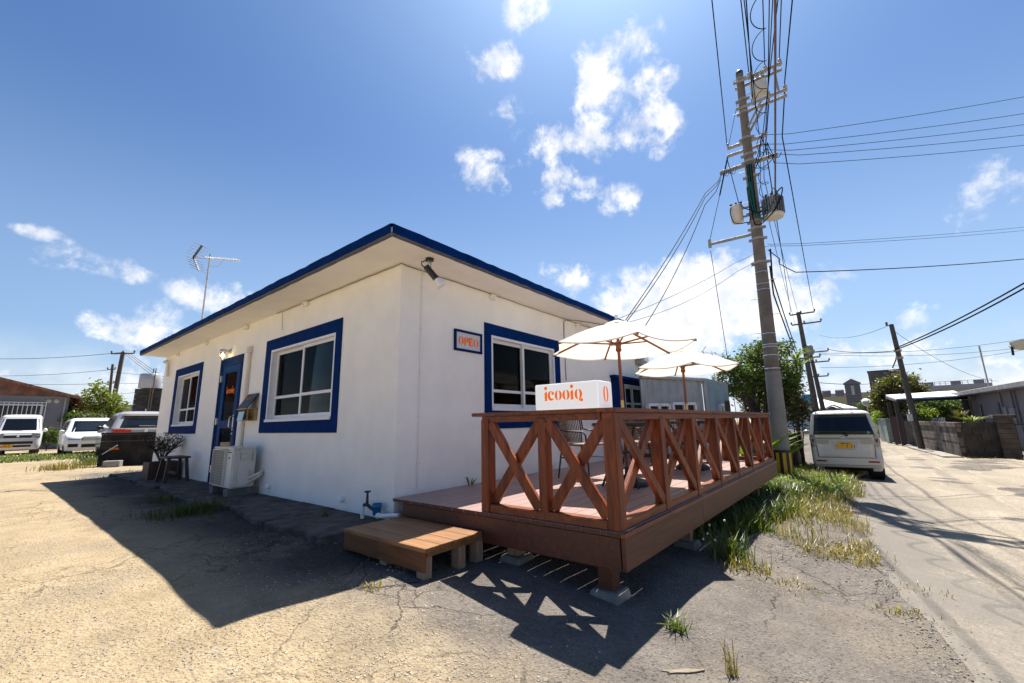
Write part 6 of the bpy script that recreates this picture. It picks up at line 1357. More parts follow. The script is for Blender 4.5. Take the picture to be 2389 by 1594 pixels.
wire(sag(bL.lerp(tL, .76), at(2040, 895, 60), .9), 'thick cable drooping left from the leaning pole to the dark block', .035); wire(sag(at(2040, 895, 60), at(1910, 893, 40), .15), 'cable from the dark block to the far poles', .03)
wire(sag(tL + V3(0, 0, -.3), at(2330, 890, 32), .6), 'slack thin wire from the leaning pole top down to the right', .011)
for k, (v0, v1, D) in enumerate(((824, 782, 55), (858, 806, 60), (827, 803, 70))): wire(sag(at(1912, v0, 42), at(2440, v1, 45), .6), ('uppermost', 'lowest', 'middle')[k] + ' pale far wire running right from the far poles', .018)
# far buildings
hz = mat('far_beige', (.42, .37, .21), .9, var=.06); hg = mat('far_concrete', (.13, .115, .105), .9, var=.3, nscale=.35, stain=((.05, .045, .042), .4, (1, 1, .2), .5)); hgr = mat('far_grey_tile', (.17, .165, .165), .9, var=.1)
def far_block(name, label, cat, u0, u1, vt, D, depth, m, zb_=-1.):
    a, b = at(u0, 960, D), at(u1, 960, D); r_ = ray((u0 + u1)/2, 960); r_ = Vector((r_[0], r_[1], 0)).normalized(); e_ = V3(r_.y, -r_.x, 0); m_ = (a + b)/2; th_ = ray(u1, 960); th_ = Vector((th_[0], th_[1], 0)); w_ = (b - a).dot(e_)/2; a, b = m_ - e_*w_, m_ + e_*w_; s = thing(name, label, cat, (a.x, a.y, zb_)); mb = MB(); oblock(mb, a, b, depth, zb_, at((u0 + u1)/2, vt, D).z); build('wall', mb, m, s); return s, a, b
s, a, b = far_block('concrete_building', 'dark stained windowless concrete building standing above the roadside tree', 'building', 2040, 2118, 864, 62, 9, hg)
mb = MB(); oblock(mb, a - (b - a)*.02, b + (b - a)*.02, 9.3, at(2078, 864, 62).z + .003, at(2078, 861, 62).z); build('parapet', mb, mat('dark_parapet', (.04, .037, .036), .9), s)
for k in range(3): c_ = at(2042, 900 + 9*k, 61.7); mb = MB(); mb.obox(c_, CR*0 + np.array([.5, -.6, 0])*.5, (0, 0, .0), (0, 0, .3)) if False else mb.box(c_.x - .5, c_.y - .3, c_.z, c_.x + .4, c_.y + .3, c_.z + .5); build('balcony', mb, hg, s)
s, a, b = far_block('stair_tower', 'grey tiled stair tower with a pointed gable top beyond the white roof', 'tower', 1980, 2017, 893, 75, 4, hgr)
zt_ = at(1998, 893, 75).z; mid = (a + b)/2; nb2 = (b - a).normalized(); nr2 = V3(-nb2.y, nb2.x, 0)
mb = MB(); zp_ = at(1996, 886, 75).z; vs = [V3(a.x, a.y, zt_ + .003) - nb2*.2, V3(b.x, b.y, zt_ + .003) + nb2*.2, V3(mid.x, mid.y, zp_ + .3)]; mb.add(vs + [v + nr2*4 for v in vs], [(0, 1, 2), (5, 4, 3), (0, 3, 4, 1), (1, 4, 5, 2), (2, 5, 3, 0)]); build('roof', mb, hgr, s)
for k in range(6):
    z0 = at(1998, 920, 75).z - .8 + k*.42; z0 = at(1998, 919 - 3.6*k, 75).z; c_ = V3(mid.x, mid.y, z0) - nr2*.03; mb = MB(); mb.obox(c_, nb2*.22, nr2*.05, V3(0, 0, .1)); build('window_block', mb, mat('pale_glass_block', (.6, .62, .65), .3), s)
for k in range(9): z0 = at(1998, 958 - 7*k, 75).z; c_ = V3(mid.x, mid.y, z0) - nr2*.012; mb = MB(); mb.obox(c_, nb2*((b - a).length/2 + .01), nr2*.02, V3(0, 0, .05)); build('string_course', mb, mat('tile_dark', (.12, .115, .115), .9), s)
s, a, b = far_block('school_building', 'long cream yellow flat roofed block with grey parapet far behind the trees', 'building', 1915, 2075, 923, 95, 12, hz)
mb = MB(); oblock(mb, a - V3(0, 0, 0), b, 12.5, at(1995, 923, 95).z + .003, at(1995, 916, 95).z); build('parapet', mb, mat('grey_parapet', (.36, .35, .35), .9), s)
s, a, b = far_block('school_building', 'right hand cream yellow block with grey parapet and rails beyond the carport', 'building', 2140, 2326, 907, 70, 12, hz)
mb = MB(); oblock(mb, a - (b - a)*.01, b, 12.5, at(2220, 907, 70).z + .003, at(2220, 897, 70).z); build('parapet', mb, mat('grey_parapet', (.36, .35, .35)), s)
for k in range(15): q = a.lerp(b, k/14); z0 = at(2220, 897, 70).z; mb = MB(); mb.cyl((q.x, q.y, z0), (q.x, q.y, z0 + .6), .04, n=5); build('rail_post', mb, mat('rail_grey', (.3, .3, .32), .6), s)
mb = MB(); mb.beam(V3(a.x, a.y, z0 + .6), V3(b.x, b.y, z0 + .6), .06, .06); mb.beam(V3(a.x, a.y, z0 + .3), V3(b.x, b.y, z0 + .3), .04, .04); build('rail', mb, mat('rail_grey', (.3, .3, .32)), s)
for k in (2, 7, 11): q = a.lerp(b, k/14); mb = MB(); oblock(mb, q, a.lerp(b, (k + 1.8)/14), .3, z0 + .003, z0 + .62); build('rooftop_panel', mb, mat('grey_parapet2', (.25, .24, .24), .9), s)
# white roofed house and blue tank behind the van
A, B = at(1922, 952, 45), at(1985, 952, 45); s = thing('white_roof_house', 'house with a sunlit white roof and pale green gable behind the van', 'building', (A.x, A.y, -.9)); d = (B - A); d.z = 0; L_ = d.length; d.normalize(); n = V3(-d.y, d.x, 0); n = n if n.dot(Vector((CF[0], CF[1], 0))) > 0 else -n
z0, z1 = at(1950, 955, 45).z, at(1950, 933, 45).z; mb = MB(); oblock(mb, A - d*3, B, 6, -.9, z0); build('wall', mb, mat('pale_green_wall', (.42, .48, .42), .8), s)
mb = MB(); vs = [A - d*3.2 - n*.5 + V3(0, 0, z0 - A.z), B + d*.3 - n*.5 + V3(0, 0, z0 - A.z), B + d*.3 + n*6 + V3(0, 0, z1 + .6 - A.z), A - d*3.2 + n*6 + V3(0, 0, z1 + .6 - A.z)]; mb.add(vs + [v + V3(0, 0, .15) for v in vs], [(3, 2, 1, 0), (4, 5, 6, 7), (0, 1, 5, 4), (1, 2, 6, 5), (2, 3, 7, 6), (3, 0, 4, 7)]); build('roof', mb, mat('white_roof', (.75, .74, .68), .7, var=.03), s)
c_ = at(1944, 957, 43.5); zc = at(1944, 948, 43.5).z; w_ = 1.25; mb = MB()
for sg in (-1, 1): mb.beam(V3(c_.x, c_.y, zc + .15) , V3(c_.x, c_.y, zc - .35) + d*(sg*w_), .25, .12)
build('gable_board', mb, mat('pale_green_trim', (.45, .52, .47), .7), s)
mb = MB(); vs = [V3(c_.x, c_.y, zc), V3(c_.x, c_.y, zc - .35) - d*.85, V3(c_.x, c_.y, zc - .35) + d*.85]; mb.add(vs + [v + n*.2 for v in vs], [(0, 1, 2), (5, 4, 3), (0, 3, 4, 1), (1, 4, 5, 2), (2, 5, 3, 0)]); build('gable_vent', mb, mat('dark_opening', (.03, .035, .045)), s)
a = at(1884, 947, 40); zt_ = at(1884, 919, 40).z; 
s = thing('tank_house', 'low pale house with a flat roof carrying the blue tank', 'building', (a.x, a.y, -.9)); mb = MB(); oblock(mb, at(1866, 960, 39.5), at(1908, 960, 39.5), 5, -.9, at(1884, 947, 39.5).z); build('wall', mb, mat('pale_blue_wall', (.5, .55, .55), .8), s)
r_ = (at(1900, 930, 41) - at(1871, 930, 41)).length/2; z0 = at(1884, 947, 39.5).z + .01
mb = MB(); q = at(1886, 930, 41.2); mb.lathe([(r_, 0), (r_*1.02, .1), (r_, (zt_ - z0)*.5), (r_*1.0, zt_ - z0 - .1), (r_*.9, zt_ - z0)], (q.x, q.y, z0), 28); tag(build('water_tank', mb, mat('tank_blue', (.035, .19, .33), .45, var=.05)), 'bright blue round water tank on a roof behind the van', 'tank')
# small roadside things beyond the van
slab_at('roadside_sign', 'small white notice panel at the end of the road', 'sign', 2036, 2050, 1000, 987, 38, 37.8, mat('notice_white', (.55, .55, .56), .6), .06)
a = at(2050, 1000, 34); b = at(2062, 1000, 32.5)
s = thing('board_fence', 'short dark plank fence beside the steel storage locker', 'fence', (a.x, a.y, zb))
for k in range(6): mb = MB(); oblock(mb, a.lerp(b, k/6), a.lerp(b, (k + .93)/6), .05, zb, at(2056, 985, 33).z - .04*(k % 2)); build('board', mb, mat('fence_board', (.055, .045, .04)), s)
q = gp(2145, 1092); mb = MB(); mb.lathe([(.33, -.05), (.33, .008), (.29, .012), (.28, .008), (.05, .01)], (17.5, -5.31, float(g(17.5, -5.31)) + .012), 28); tag(build('manhole_cover', mb, mat('manhole_iron', (.07, .065, .06), .6, .3)), 'round iron manhole cover in the road surface', 'manhole cover')
q = at(2022, 940, 33); mb = MB(); mb.lathe([(.02, .16), (.22, .1), (.34, .0), (.36, .02), (.24, .13), (.03, .19)], q, 18, (-.8, -.3, .3)); mb.cyl(q, V3(q.x, q.y, -.9), .03, n=6); tag(build('satellite_dish', mb, mat('dish_white', (.6, .6, .6), .4)), 'small white round dish on a post above the van roof', 'dish')
# ------------------------------------------------------------------ trees, plants, grass
bark = mat('bark', (.055, .043, .033), .9, var=.4, nscale=12, bump=.5, bscale=30)
def leaf_faces(P, size, r, squash=.55, aspect=.42, up=.3):
    """leaf-sized folded faces at points P"""
    n = len(P); a = rng.normal(size=(n, 3)); a[:, 2] = a[:, 2]*.6 + up*rng.normal(size=n); a /= np.linalg.norm(a, axis=1)[:, None]
    b = rng.normal(size=(n, 3)); b -= a*(a*b).sum(1)[:, None]; b /= np.linalg.norm(b, axis=1)[:, None]; c = np.cross(a, b)
    s = size*rng.uniform(.65, 1.35, (n, 1)); q = [P - a*s*.5, P + b*s*aspect*.5 + c*s*.07, P + a*s*.55 - c*s*.06, P - b*s*aspect*.5 + c*s*.07]
    V = np.stack(q, 1).reshape(-1, 3); F = [(4*i, 4*i + 1, 4*i + 2, 4*i + 3) for i in range(n)]; return V, F
def crown(name, clumps, n, size, m, parent, aspect=.42, shell=.35, base=None):
    w_ = np.array([c[1]**2*c[2] if len(c) > 2 else c[1]**3 for c in clumps]); w_ = w_/w_.sum(); pts = []
    for c, f in zip(clumps, w_):
        k = max(3, int(n*f)); d = rng.normal(size=(k, 3)); d /= np.linalg.norm(d, axis=1)[:, None]; r = c[1]*(shell + (1 - shell)*rng.uniform(0, 1, (k, 1)))
        # twig tips: gather the leaves in little tufts
        tips = np.array(c[0]) + d*r*np.array([1, 1, c[2] if len(c) > 2 else .8]); tips = tips[:max(2, k//7)]
        P = np.repeat(tips, 7, 0) + rng.normal(size=(len(tips)*7, 3))*size*.85; pts.append(P)
    V, F = leaf_faces(np.concatenate(pts), size, None, aspect=aspect); mb = MB(); mb.v = V.tolist(); mb.f = F; mb.s = [False]*len(F); return build(name, mb, m, parent)
def trunk(parent, base, tips, r, m=bark, fork=.35):
    mb = MB(); base = Vector(base); rr = random.Random(int(abs(base.x*97 + base.y*31)))
    f = base + V3(rr.uniform(-.1, .1), rr.uniform(-.1, .1), fork); mb.tube([base - V3(0, 0, .1), base.lerp(f, .5) + V3(.03, .02, 0), f], r, 8, r*.8)
    for t in tips:
        t = Vector(t); p1 = f.lerp(t, .4) + V3(rr.uniform(-.2, .2), rr.uniform(-.2, .2), rr.uniform(0, .2)); mb.tube([f, p1, t], r*.55, 6, r*.12)
        for k in range(4): q = p1.lerp(t, rr.uniform(0, .8)); mb.tube([q, q + V3(rr.uniform(-.5, .5), rr.uniform(-.5, .5), rr.uniform(.1, .6))], r*.2, 4, r*.05)
    return build('trunk', mb, m, parent)
lf_dark = leafmat('leaf_dark', (.06, .098, .02)); lf_mid = leafmat('leaf_mid', (.11, .15, .03)); lf_bright = leafmat('leaf_bright', (.15, .21, .03)); lf_olive = leafmat('leaf_olive', (.095, .085, .03)); lf_red = leafmat('leaf_red', (.10, .028, .018)); lf_dull = leafmat('leaf_dull', (.05, .05, .032), trans=.2)
def tree(name, label, cat, base, clumps, n, size, m, r=.1, aspect=.42, fork=1.0, group=None, extra=None):
    base = Vector(base); s = thing(name, label, cat, base, group); trunk(s, base, [c[0] for c in clumps], r, fork=fork); crown('crown', clumps, n, size, m, s, aspect)
    if extra: crown('crown', [(c[0], c[1]*.85) + tuple(c[2:]) for c in clumps], n//3, size, extra, s, aspect)
    return s
def blob(px, D, rpx, dd=0., sq=.8):
    return [(tuple(at(u, v, D + random.uniform(-dd, dd))), r_*D/FPX, sq) for u, v, r_ in px]
# big tree behind the pole
b0 = at(1775, 1000, 13.6); b0.z = float(g(b0.x, b0.y))
tree('broadleaf_tree', 'large dark green broadleaf tree behind the big concrete pole', 'tree', b0, blob([(1700, 850, 30), (1722, 872, 34), (1752, 830, 32), (1770, 812, 20), (1790, 850, 36), (1760, 880, 40), (1800, 815, 24), (1828, 815, 24), (1835, 858, 30), (1830, 895, 34), (1848, 880, 20), (1846, 915, 22), (1790, 905, 44), (1740, 915, 34), (1712, 905, 26), (1815, 930, 34), (1680, 878, 16), (1765, 945, 36), (1836, 940, 24), (1856, 900, 12)], 13.6, 0, .7), 9500, .11, lf_dark, .12, fork=.9, extra=lf_mid)
# small front bushes right of the pole
b0 = at(1862, 980, 13.2); b0.z = float(g(b0.x, b0.y)); tree('shrub', 'brownish drooping shrub between the big pole and the blue tank', 'shrub', b0, blob([(1858, 945, 22), (1848, 970, 20), (1870, 960, 18), (1850, 930, 14)], 13.0, 0, .3), 1100, .16, lf_olive, .05, .3, fork=.3)
def blades(name, label, cat, base, n, L, w_, m, spread=.5, bend=.5, parent=None, az=None):
    """strap-leaved plant"""
    base = Vector(base); mb = MB(); rr = random.Random(int(abs(base.x*131 + base.y*17)*10))
    for k in range(n):
        a = rr.uniform(0, 6.283) if az is None else rr.uniform(*az); l = L*rr.uniform(.65, 1.1); d = V3(math.cos(a), math.sin(a), 0); sd = V3(-d.y, d.x, 0); b_ = base + d*rr.uniform(0, .06); vs = []
        sp = spread*rr.uniform(.5, 1.3)
        for i in range(6):
            t = i/5; p = b_ + d*(l*sp*t + l*bend*.5*t*t) + V3(0, 0, l*(t*(1 - .0) - bend*t*t*.75)); ww = w_*(.55 + .9*t)*(1 - t)**.6 + .003; vs += [p - sd*ww, p + V3(0, 0, -.15*ww), p + sd*ww]
        mb.add(vs, [(3*i, 3*i + 1, 3*i + 4, 3*i + 3) for i in range(5)] + [(3*i + 1, 3*i + 2, 3*i + 5, 3*i + 4) for i in range(5)], True)
    if parent: return build(name, mb, m, parent)
    return tag(build(name, mb, m), label, cat)
q = at(1760, 985, 10.8); blades('strap_leaf_plant', 'bright green broad strap leaved plant behind the far end of the railing', 'plant', (q.x, q.y, -.5), 44, 1.75, .075, lf_bright, .45, .55)
q = at(1728, 985, 11.0); blades('strap_leaf_plant', 'smaller strap leaved plant at the shed corner, left of the big one', 'plant', (q.x, q.y, -.5), 24, 1.5, .065, lf_bright, .5, .6)
q = at(1836, 1005, 11.6); blades('strap_leaf_plant', 'narrow strap leaved plant above the low block wall right of the big pole', 'plant', (q.x, q.y, -.15), 26, .75, .04, lf_bright, .6, .6)
s = thing('dragon_tree', 'slender spiky dragon tree rising right of the big pole', 'tree', (at(1852, 960, 13.9).x, at(1852, 960, 13.9).y, -.5)); h1, h2, h3 = at(1856, 838, 13.9), at(1866, 856, 13.9), at(1842, 850, 14.2); b_ = at(1852, 960, 13.9); b_.z = -.5
mb = MB(); mb.tube([b_, at(1856, 910, 13.9), at(1862, 890, 13.9), h1], .05, 6, .03); mb.tube([at(1856, 905, 13.9), at(1868, 880, 13.9), h2], .03, 6); build('trunk', mb, bark, s)
for h in (h1, h2): blades('leaf_rosette', None, None, h, 46, .62, .018, lf_bright, .8, .7, s)
# right side trees
def gb(u, D): p = at(u, 1000, D); return V3(p.x, p.y, -.86)
tree('roadside_tree', 'olive brown bushy tree behind the leaning pole', 'tree', gb(2085, 31), blob([(2068, 905, 24), (2088, 893, 20), (2112, 892, 22), (2128, 888, 12), (2052, 925, 18), (2078, 922, 26), (2120, 912, 22), (2142, 908, 14), (2100, 885, 12), (2156, 915, 8), (2050, 945, 16), (2095, 938, 18), (2135, 925, 14)], 31, 0, .6), 5200, .22, lf_olive, .16, fork=1.2, extra=lf_mid)
tree('garden_tree', 'dark green tree seen beneath the white carport roof', 'tree', gb(2185, 32), blob([(2150, 950, 22), (2180, 945, 26), (2210, 950, 26), (2238, 948, 20), (2195, 965, 24), (2230, 965, 20), (2160, 968, 18)], 32, 0, .4), 3200, .26, lf_dark, .14, fork=1.2, extra=lf_mid)
tree('garden_bush', 'bright green bush under the carport just right of the leaning pole', 'bush', gb(2165, 29.0), blob([(2150, 968, 13), (2170, 966, 12)], 28.6, 0, .3), 700, .2, lf_bright, .06, fork=.6)
tree('roadside_bush', 'vivid yellow green clipped bush at the roadside by the locker', 'bush', gb(2052, 33), blob([(2050, 968, 12), (2048, 982, 11), (2055, 975, 10)], 33, 0, .2), 800, .16, leafmat('leaf_lime', (.2, .3, .03)), .06, fork=.7)
tree('roadside_bush', 'brown green bush above the steel storage locker', 'bush', gb(2078, 31), blob([(2075, 960, 16), (2090, 965, 14), (2070, 975, 12), (2098, 955, 10)], 30.5, 0, .3), 900, .2, lf_olive, .06, fork=.7, extra=lf_mid)
tree('roadside_bush', 'small low green bush at the end of the road beside the white notice', 'bush', gb(2045, 35), blob([(2044, 1010, 6), (2048, 1005, 5)], 35, 0, .1), 300, .16, lf_bright, .03, fork=.2)
tree('hedge_bush', 'dark bush in shade left of the dark concrete building base', 'bush', gb(2030, 50), blob([(2020, 950, 12), (2035, 945, 14), (2040, 958, 12)], 50, 0, .3), 800, .35, lf_dark, .1, fork=1)
s = blades('garden_plant', 'pale edged leafy plant above the garden wall near the gate pillar', 'plant', gb(2272, 21) + V3(0, 0, 1.3), 40, .75, .05, lf_mid, .8, .6); blades('garden_plant', 'taller upright leafy plant above the garden wall beside the carport post', 'plant', gb(2247, 21.5) + V3(0, 0, 1.4), 30, .8, .05, lf_olive, .3, .3)
tree('garden_bush', 'small bright green shrub just above the middle of the garden wall', 'bush', gb(2155, 25), blob([(2150, 985, 6), (2160, 983, 5), (2143, 987, 4)], 25, 0, .1), 260, .14, lf_bright, .03, fork=1.6)
# left trees
def gl_(u, D): p = at(u, 1000, D); return V3(p.x, p.y, -.09)
tree('leafy_tree', 'sunlit open crowned green tree between the grey house and the water tower', 'tree', gl_(255, 29), blob([(185, 945, 12), (200, 930, 14), (222, 912, 14), (245, 925, 15), (265, 935, 15), (280, 950, 12), (205, 950, 16), (232, 948, 18), (260, 960, 14), (226, 903, 8), (215, 962, 14), (190, 962, 12), (180, 938, 8), (285, 960, 8)], 29, 0, .6), 2100, .24, leafmat('leaf_fresh', (.13, .17, .022)), .1, .45, fork=1.2)
tree('red_leaf_shrub', 'dark red leaved shrub at the corner of the grey house', 'shrub', gl_(175, 27.5), blob([(172, 945, 9), (160, 955, 9), (178, 938, 7), (165, 968, 9), (182, 958, 8)], 27.5, 0, .2), 650, .2, lf_red, .05, .35, fork=.6, extra=lf_dark)
tree('dark_bush', 'dark green bush below the sunlit tree, behind the white minivan', 'bush', gl_(190, 27), blob([(165, 975, 12), (185, 978, 13), (205, 975, 12), (225, 978, 10)], 27, 0, .3), 1000, .2, lf_dark, .05, fork=.4)
tree('hedge_bush', 'low dark hedge between the white van and the white minivan', 'hedge', gl_(115, 24), blob([(98, 1012, 8), (108, 1010, 9), (120, 1011, 9), (132, 1013, 8), (100, 1025, 9), (115, 1026, 10), (130, 1027, 9)], 24, 0, .2), 1300, .13, lf_dark, .03, .5, fork=.2)
# shrub in the planter: fine twigs with small leaves
s = thing('potted_shrub', 'wiry small leaved shrub growing in the dark wooden planter box', 'shrub', (-.33, 7.3, .28)); mb = MB(); rr = random.Random(2); tips = []
for k in range(26):
    a = rr.uniform(0, 6.28); l = rr.uniform(.45, .85); p = V3(-.33, 7.3, .26); e = p + V3(math.cos(a)*l*.48, math.sin(a)*l*.48, l*.62); mid = p.lerp(e, .5) + V3(0, 0, .1); mb.tube([p, mid, e], .008, 4, .003)
    for j in range(8):
        q = p.lerp(e, rr.uniform(.35, 1.)) + V3(0, 0, .06); f = q + V3(rr.uniform(-.16, .16), rr.uniform(-.16, .16), rr.uniform(.02, .2)); mb.tube([q, f], .003, 3); tips += [f.lerp(q, t) for t in (0, .25, .5, .75)]
build('stems', mb, mat('twig', (.04, .033, .03), .9), s)
V, F = leaf_faces(np.array([tuple(t) for t in tips]) + rng.normal(size=(len(tips), 3))*.012, .042, None); mb = MB(); mb.v = V.tolist(); mb.f = F; mb.s = [False]*len(F); build('crown', mb, lf_dull, s)
# grass
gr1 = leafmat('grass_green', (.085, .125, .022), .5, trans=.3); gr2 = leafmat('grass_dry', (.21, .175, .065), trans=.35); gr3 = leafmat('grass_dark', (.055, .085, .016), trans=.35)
def grass(name, pts, hmin, hmax, m, w_=.004, lean=.6, label=None, cat=None, kind=None, group=None):
    n = len(pts); P = np.array(pts, float); a = rng.uniform(0, 6.283, n); h = rng.uniform(hmin, hmax, n); d = np.stack([np.cos(a), np.sin(a), 0*a], 1); sd = np.stack([-d[:, 1], d[:, 0], 0*a], 1)
    ln = rng.uniform(.1, lean, n)[:, None]*h[:, None]; w = w_*rng.uniform(.7, 1.4, (n, 1)); up = np.array([0, 0, 1.])
    q = [P - sd*w, P + sd*w, P + d*ln*.35 + up*h[:, None]*.6 + sd*w*.8, P + d*ln*.35 + up*h[:, None]*.6 - sd*w*.8, P + d*ln + up*h[:, None]*rng.uniform(.75, 1., (n, 1))]
    V = np.stack(q, 1).reshape(-1, 3); F = []
    for i in range(n): F += [(5*i, 5*i + 1, 5*i + 2, 5*i + 3), (5*i + 3, 5*i + 2, 5*i + 4)]
    mb = MB(); mb.v = V.tolist(); mb.f = F; mb.s = [False]*len(F); o = build(name, mb, m); return tag(o, label, cat, group, kind)
def zgr(x, y): return float(gz(np.array(x), np.array(y)))
def scatter(n, fx_, keep):
    out = []
    while len(out) < n:
        x, y = fx_()
        if keep(x, y): out.append((x, y, zgr(x, y) - .01))
    return out
edge = lambda x: -3.62 + .10*math.sin(x*1.3) + .07*math.sin(x*3.7 + 1) + .04*math.sin(x*9.1)
def dens(x, y):
    c = math.sin(x*2.7 + 1.1*math.sin(y*3.1)) + math.sin(y*4.3 + x*1.7) + .7*math.sin(x*6.1 - y*5.3)
    return c
# lush verge towards the van
P = scatter(13000, lambda: (random.uniform(3.6, 13.5), random.uniform(-3.75, -2.2)), lambda x, y: y > edge(x) + .02 + .45*max(0, 7 - x)/3 and y < yf(min(x, 5.8)) + (.2 if x < 5.9 else .6) and random.random() < (.1 + .9*min(1, max(0, (x - 4.2)/2.5)))*(1 if y > edge(x) + .5 - .12*(x - 5) else .35))
grass('verge_grass', P, .05, .21, gr1, .0045, 1.1, kind='stuff')
P = scatter(3500, lambda: (random.uniform(3.6, 13.5), random.uniform(-3.75, -2.4)), lambda x, y: y > edge(x) - .02 and y < yf(min(x, 5.8)) - .1 + (0 if x < 5.9 else .6)); grass('straw_grass', P, .06, .30, gr2, .003, 1.3, kind='stuff')
P = scatter(3800, lambda: (random.uniform(2.4, 12), random.uniform(-4.0, -2.6)), lambda x, y: edge(x) - .03 < y < edge(x) + .75 and dens(x, y) > .25 + .5*max(0, 4 - x))
grass('dry_verge_grass', P, .03, .13, gr2, .0035, 1.9, kind='stuff')
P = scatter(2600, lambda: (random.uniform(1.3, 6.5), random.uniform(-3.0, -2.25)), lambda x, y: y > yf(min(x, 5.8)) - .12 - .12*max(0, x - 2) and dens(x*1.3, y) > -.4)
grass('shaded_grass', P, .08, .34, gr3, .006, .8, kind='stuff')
V = []; 
P = scatter(1500, lambda: (random.uniform(6.0, 12.5), random.uniform(-3.5, -2.3)), lambda x, y: y > edge(x) + .12 and dens(x, y) > -.5)
Q = np.array(P); Q[:, 2] += rng.uniform(.02, .2, len(Q)); V, F = leaf_faces(Q, .065, None, aspect=.6); mb = MB(); mb.v = V.tolist(); mb.f = F; mb.s = [False]*len(F); tag(build('leafy_weeds', mb, leafmat('weed_leaf', (.14, .22, .025))), kind='stuff')
def tuft(u, v, n, rad, h0, h1, m, label, w_=.004, lean=.7, D=None, group='grass tufts in the worn asphalt'):
    c_ = gp(u, v); pts = [(c_.x + random.gauss(0, rad), c_.y + random.gauss(0, rad), 0) for _ in range(n)]; pts = [(x, y, zgr(x, y) - .005) for x, y, _ in pts]
    if rad >= .09: return grass('grass_patch', pts, h0, h1, m, w_, lean, kind='stuff')
    return grass('grass_tuft', pts, h0, h1, m, w_, lean, label, 'grass', None, group)
tuft(1580, 1466, 80, .024, .03, .10, gr1, 'low spreading green grass tuft at the tip of the deck shadow', .003, 2.0)
tuft(1712, 1575, 22, .016, .08, .21, gr2, 'tall thin straw coloured grass tuft by the pale hole in the asphalt', .003, .35); 
tuft(1705, 1300, 260, .095, .05, .30, gr1, 'tall green grass clump beside the deck skirt, nearest to the viewer', .0035, .9); tuft(1745, 1325, 110, .09, .04, .14, gr2, 'dry flattened grass round the nearest green clump', .004, 1.1)
tuft(1760, 1240, 260, .095, .05, .28, gr1, 'second green grass clump along the deck skirt', .0035, .9); tuft(1838, 1258, 40, .09, .12, .3, gr2, 'thin dry stalks standing in the middle of the verge', .003, .3)
tuft(1905, 1262, 90, .16, .05, .22, gr2, 'dry grass patch along the crack in the verge', .004, .7); tuft(1985, 1285, 110, .16, .03, .10, gr2, 'dry mat of grass at the edge of the road', .004, 1.)
tuft(1850, 1365, 60, .10, .02, .06, gr2, 'small reddish dry grass patch in the asphalt right of the deck', .003, 1.2); tuft(2110, 1440, 70, .10, .02, .07, gr2, 'small dry grass patch at the road edge in the foreground', .003, 1.); tuft(2150, 1385, 30, .09, .02, .06, gr2, 'tiny dry weed patch on the road edge above the foreground one', .003, 1.)
tuft(870, 1374, 50, .035, .02, .06, gr2, 'small dry weed in front of the wooden step', .003, 1.)
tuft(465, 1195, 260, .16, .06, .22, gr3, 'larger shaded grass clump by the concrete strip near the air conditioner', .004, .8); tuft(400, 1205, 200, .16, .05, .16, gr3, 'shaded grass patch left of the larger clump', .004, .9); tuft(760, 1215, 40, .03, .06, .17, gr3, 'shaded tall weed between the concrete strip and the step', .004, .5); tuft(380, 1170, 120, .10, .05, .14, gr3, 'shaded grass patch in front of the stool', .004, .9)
tuft(150, 1095, 300, .28, .08, .30, gr2, 'yellow green grass clump at the left end of the dark low wall', .007, .7); tuft(205, 1085, 260, .22, .08, .34, gr1, 'green grass clump at the foot of the dark low wall corner', .007, .7); tuft(290, 1108, 60, .12, .04, .18, gr2, 'sparse weeds on the concrete in front of the cement block', .004, .6); tuft(350, 1078, 90, .10, .1, .4, gr1, 'green weeds beside the planter box', .005, .6); tuft(215, 1118, 40, .2, .03, .1, gr2, 'low weeds at the far corner of the roof shadow', .004, 1.)
P = scatter(5200, lambda: (random.uniform(-3.5, 3.2), random.uniform(19, 25)), lambda x, y: True); P = [(x, y, -.09) for x, y, _ in P]
grass('parking_grass', P, .04, .22, gr1, .012, .9, kind='stuff')
P = [(x, y, -.87) for x, y, _ in scatter(900, lambda: (random.uniform(20.5, 25), random.uniform(-11, -7.2)), lambda x, y: True)]
P = [tuple(C0.lerp(C2 + V3(.4, -2.5, 0), random.random()) + V3(random.uniform(-.7, -.1), random.uniform(-.2, .2), -.01)) for _ in range(900)]
grass('wall_foot_grass', P, .03, .14, gr2, .008, .9, kind='stuff')
q = ony(1098, 1132, -.06); blades('wall_weed', 'small spiky weed growing between the deck and the cafe wall', 'weed', (q.x, -.04, .2), 6, .16, .006, lf_mid, .5, .4)
# flower stalks by the deck
s_pts = [(1650, 1245), (1655, 1225), (1668, 1260), (1640, 1258), (1690, 1215)]
s = thing('flowering_weed', 'slender weed stalks with pale flower heads in front of the deck skirt', 'weed', gp(1660, 1300)); mb = MB(); fl = MB()
for u, v in s_pts: b_ = gp(u + 8, 1305); t_ = at(u, v, float(np.dot(np.array(b_) - CAM, CF))); mb.tube([b_, b_.lerp(t_, .5) + V3(.01, .01, 0), t_], .0025, 4); fl.ball(t_, .011, n=7, m=4)
build('stems', mb, gr1, s); build('flower_heads', fl, mat('flower_pale', (.6, .55, .35), .7), s)
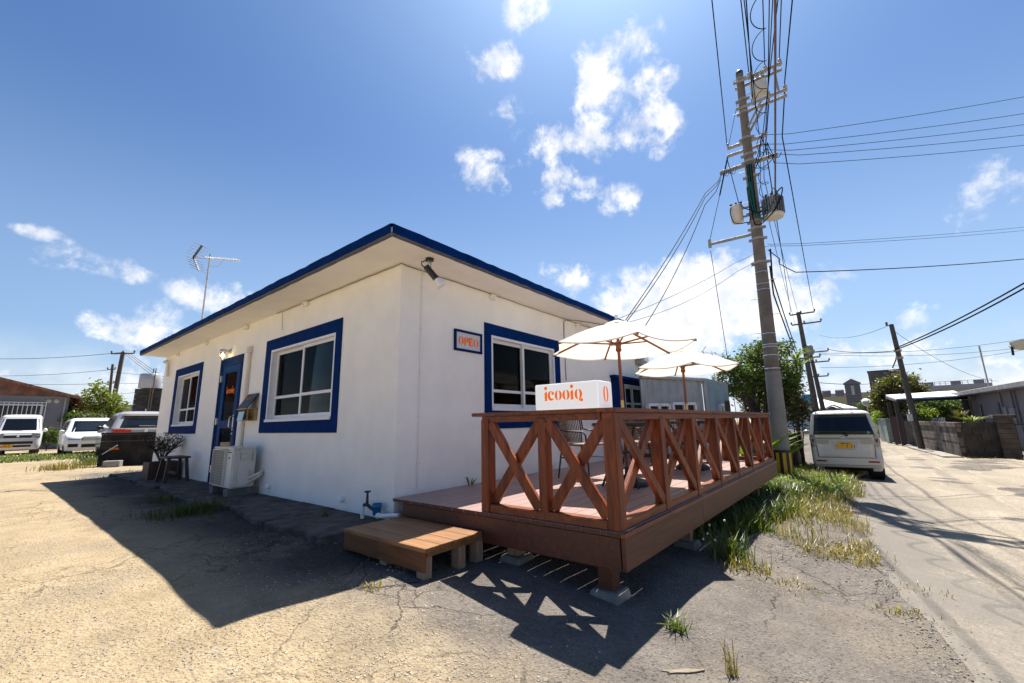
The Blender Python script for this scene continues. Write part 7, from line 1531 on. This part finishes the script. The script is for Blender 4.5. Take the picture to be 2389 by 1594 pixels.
# loose stones
def stones(n, fxy, s0, s1, m, name='loose_stones'):
    mb = MB()
    for _ in range(n):
        x, y = fxy(); r_ = random.uniform(s0, s1); z = zgr(x, y); pts = []
        for k in range(6): a = k*1.047 + random.uniform(-.3, .3); q = r_*random.uniform(.7, 1.2); pts.append((x + q*math.cos(a), y + q*.75*math.sin(a), z - .003))
        top = [(x + (px - x)*.55, y + (py - y)*.55, z + r_*random.uniform(.35, .6)) for px, py, _ in pts]; mb.add(pts + [tuple(t) for t in top], [(k, (k + 1) % 6, 6 + (k + 1) % 6, 6 + k) for k in range(6)] + [(6, 7, 8, 9, 10, 11)])
    return tag(build(name, mb, m), kind='stuff')
stm = mat('coral_stone', (.36, .33, .28), .9, var=.35, nscale=15)
def near_pt():
    while True:
        c_ = gp(random.uniform(0, 1400), random.uniform(1330, 1590)); 
        if c_.x < -.75 or random.random() < .25: return c_.x, c_.y
stones(1500, near_pt, .002, .0085, stm)
stones(330, lambda: (2.6 + random.gauss(0, .45), -3.25 + random.gauss(0, .22)), .004, .02, mat('grey_stone', (.2, .185, .165), .9, var=.4, nscale=15), 'loose_gravel')
stones(160, lambda: (random.uniform(-.7, .3), -.6 + random.gauss(0, .35)), .004, .014, stm, 'loose_gravel')
def edge_pt():
    x = random.uniform(.3, 9) if random.random() < .6 else random.uniform(.3, 3.5); e_ = -4.05 if x < .5 else (edge(x)*(x - .5)/3.5 - 4.05*(1 - (x - .5)/3.5) if x < 4 else edge(x)); return x, e_ + random.gauss(0, .11)
stones(1300, edge_pt, .003, .014, mat('grey_stone', (.2, .185, .165)), 'road_edge_gravel')
# hole in the asphalt with pale ground in it
c_ = gp(1590, 1566); poly = [(.075*math.cos(a)*(1 + .3*math.sin(3*a + 1) + .12*math.sin(7*a)), .02*math.sin(a)*(1 + .35*math.cos(2*a) + .15*math.cos(5*a))) for a in np.linspace(0, 2*math.pi, 18, endpoint=False)]
d2 = (gp(1680, 1560) - gp(1540, 1566)).normalized(); mb = MB(); mb.prism([(x*1.3, y) for x, y in poly], c_ + V3(0, 0, -.004), d2, V3(-d2.y, d2.x, 0), .006); tag(build('asphalt_patch', mb, mat('pale_subsoil', (.21, .175, .125), .95, var=.2, nscale=20, bump=.6)), kind='structure')
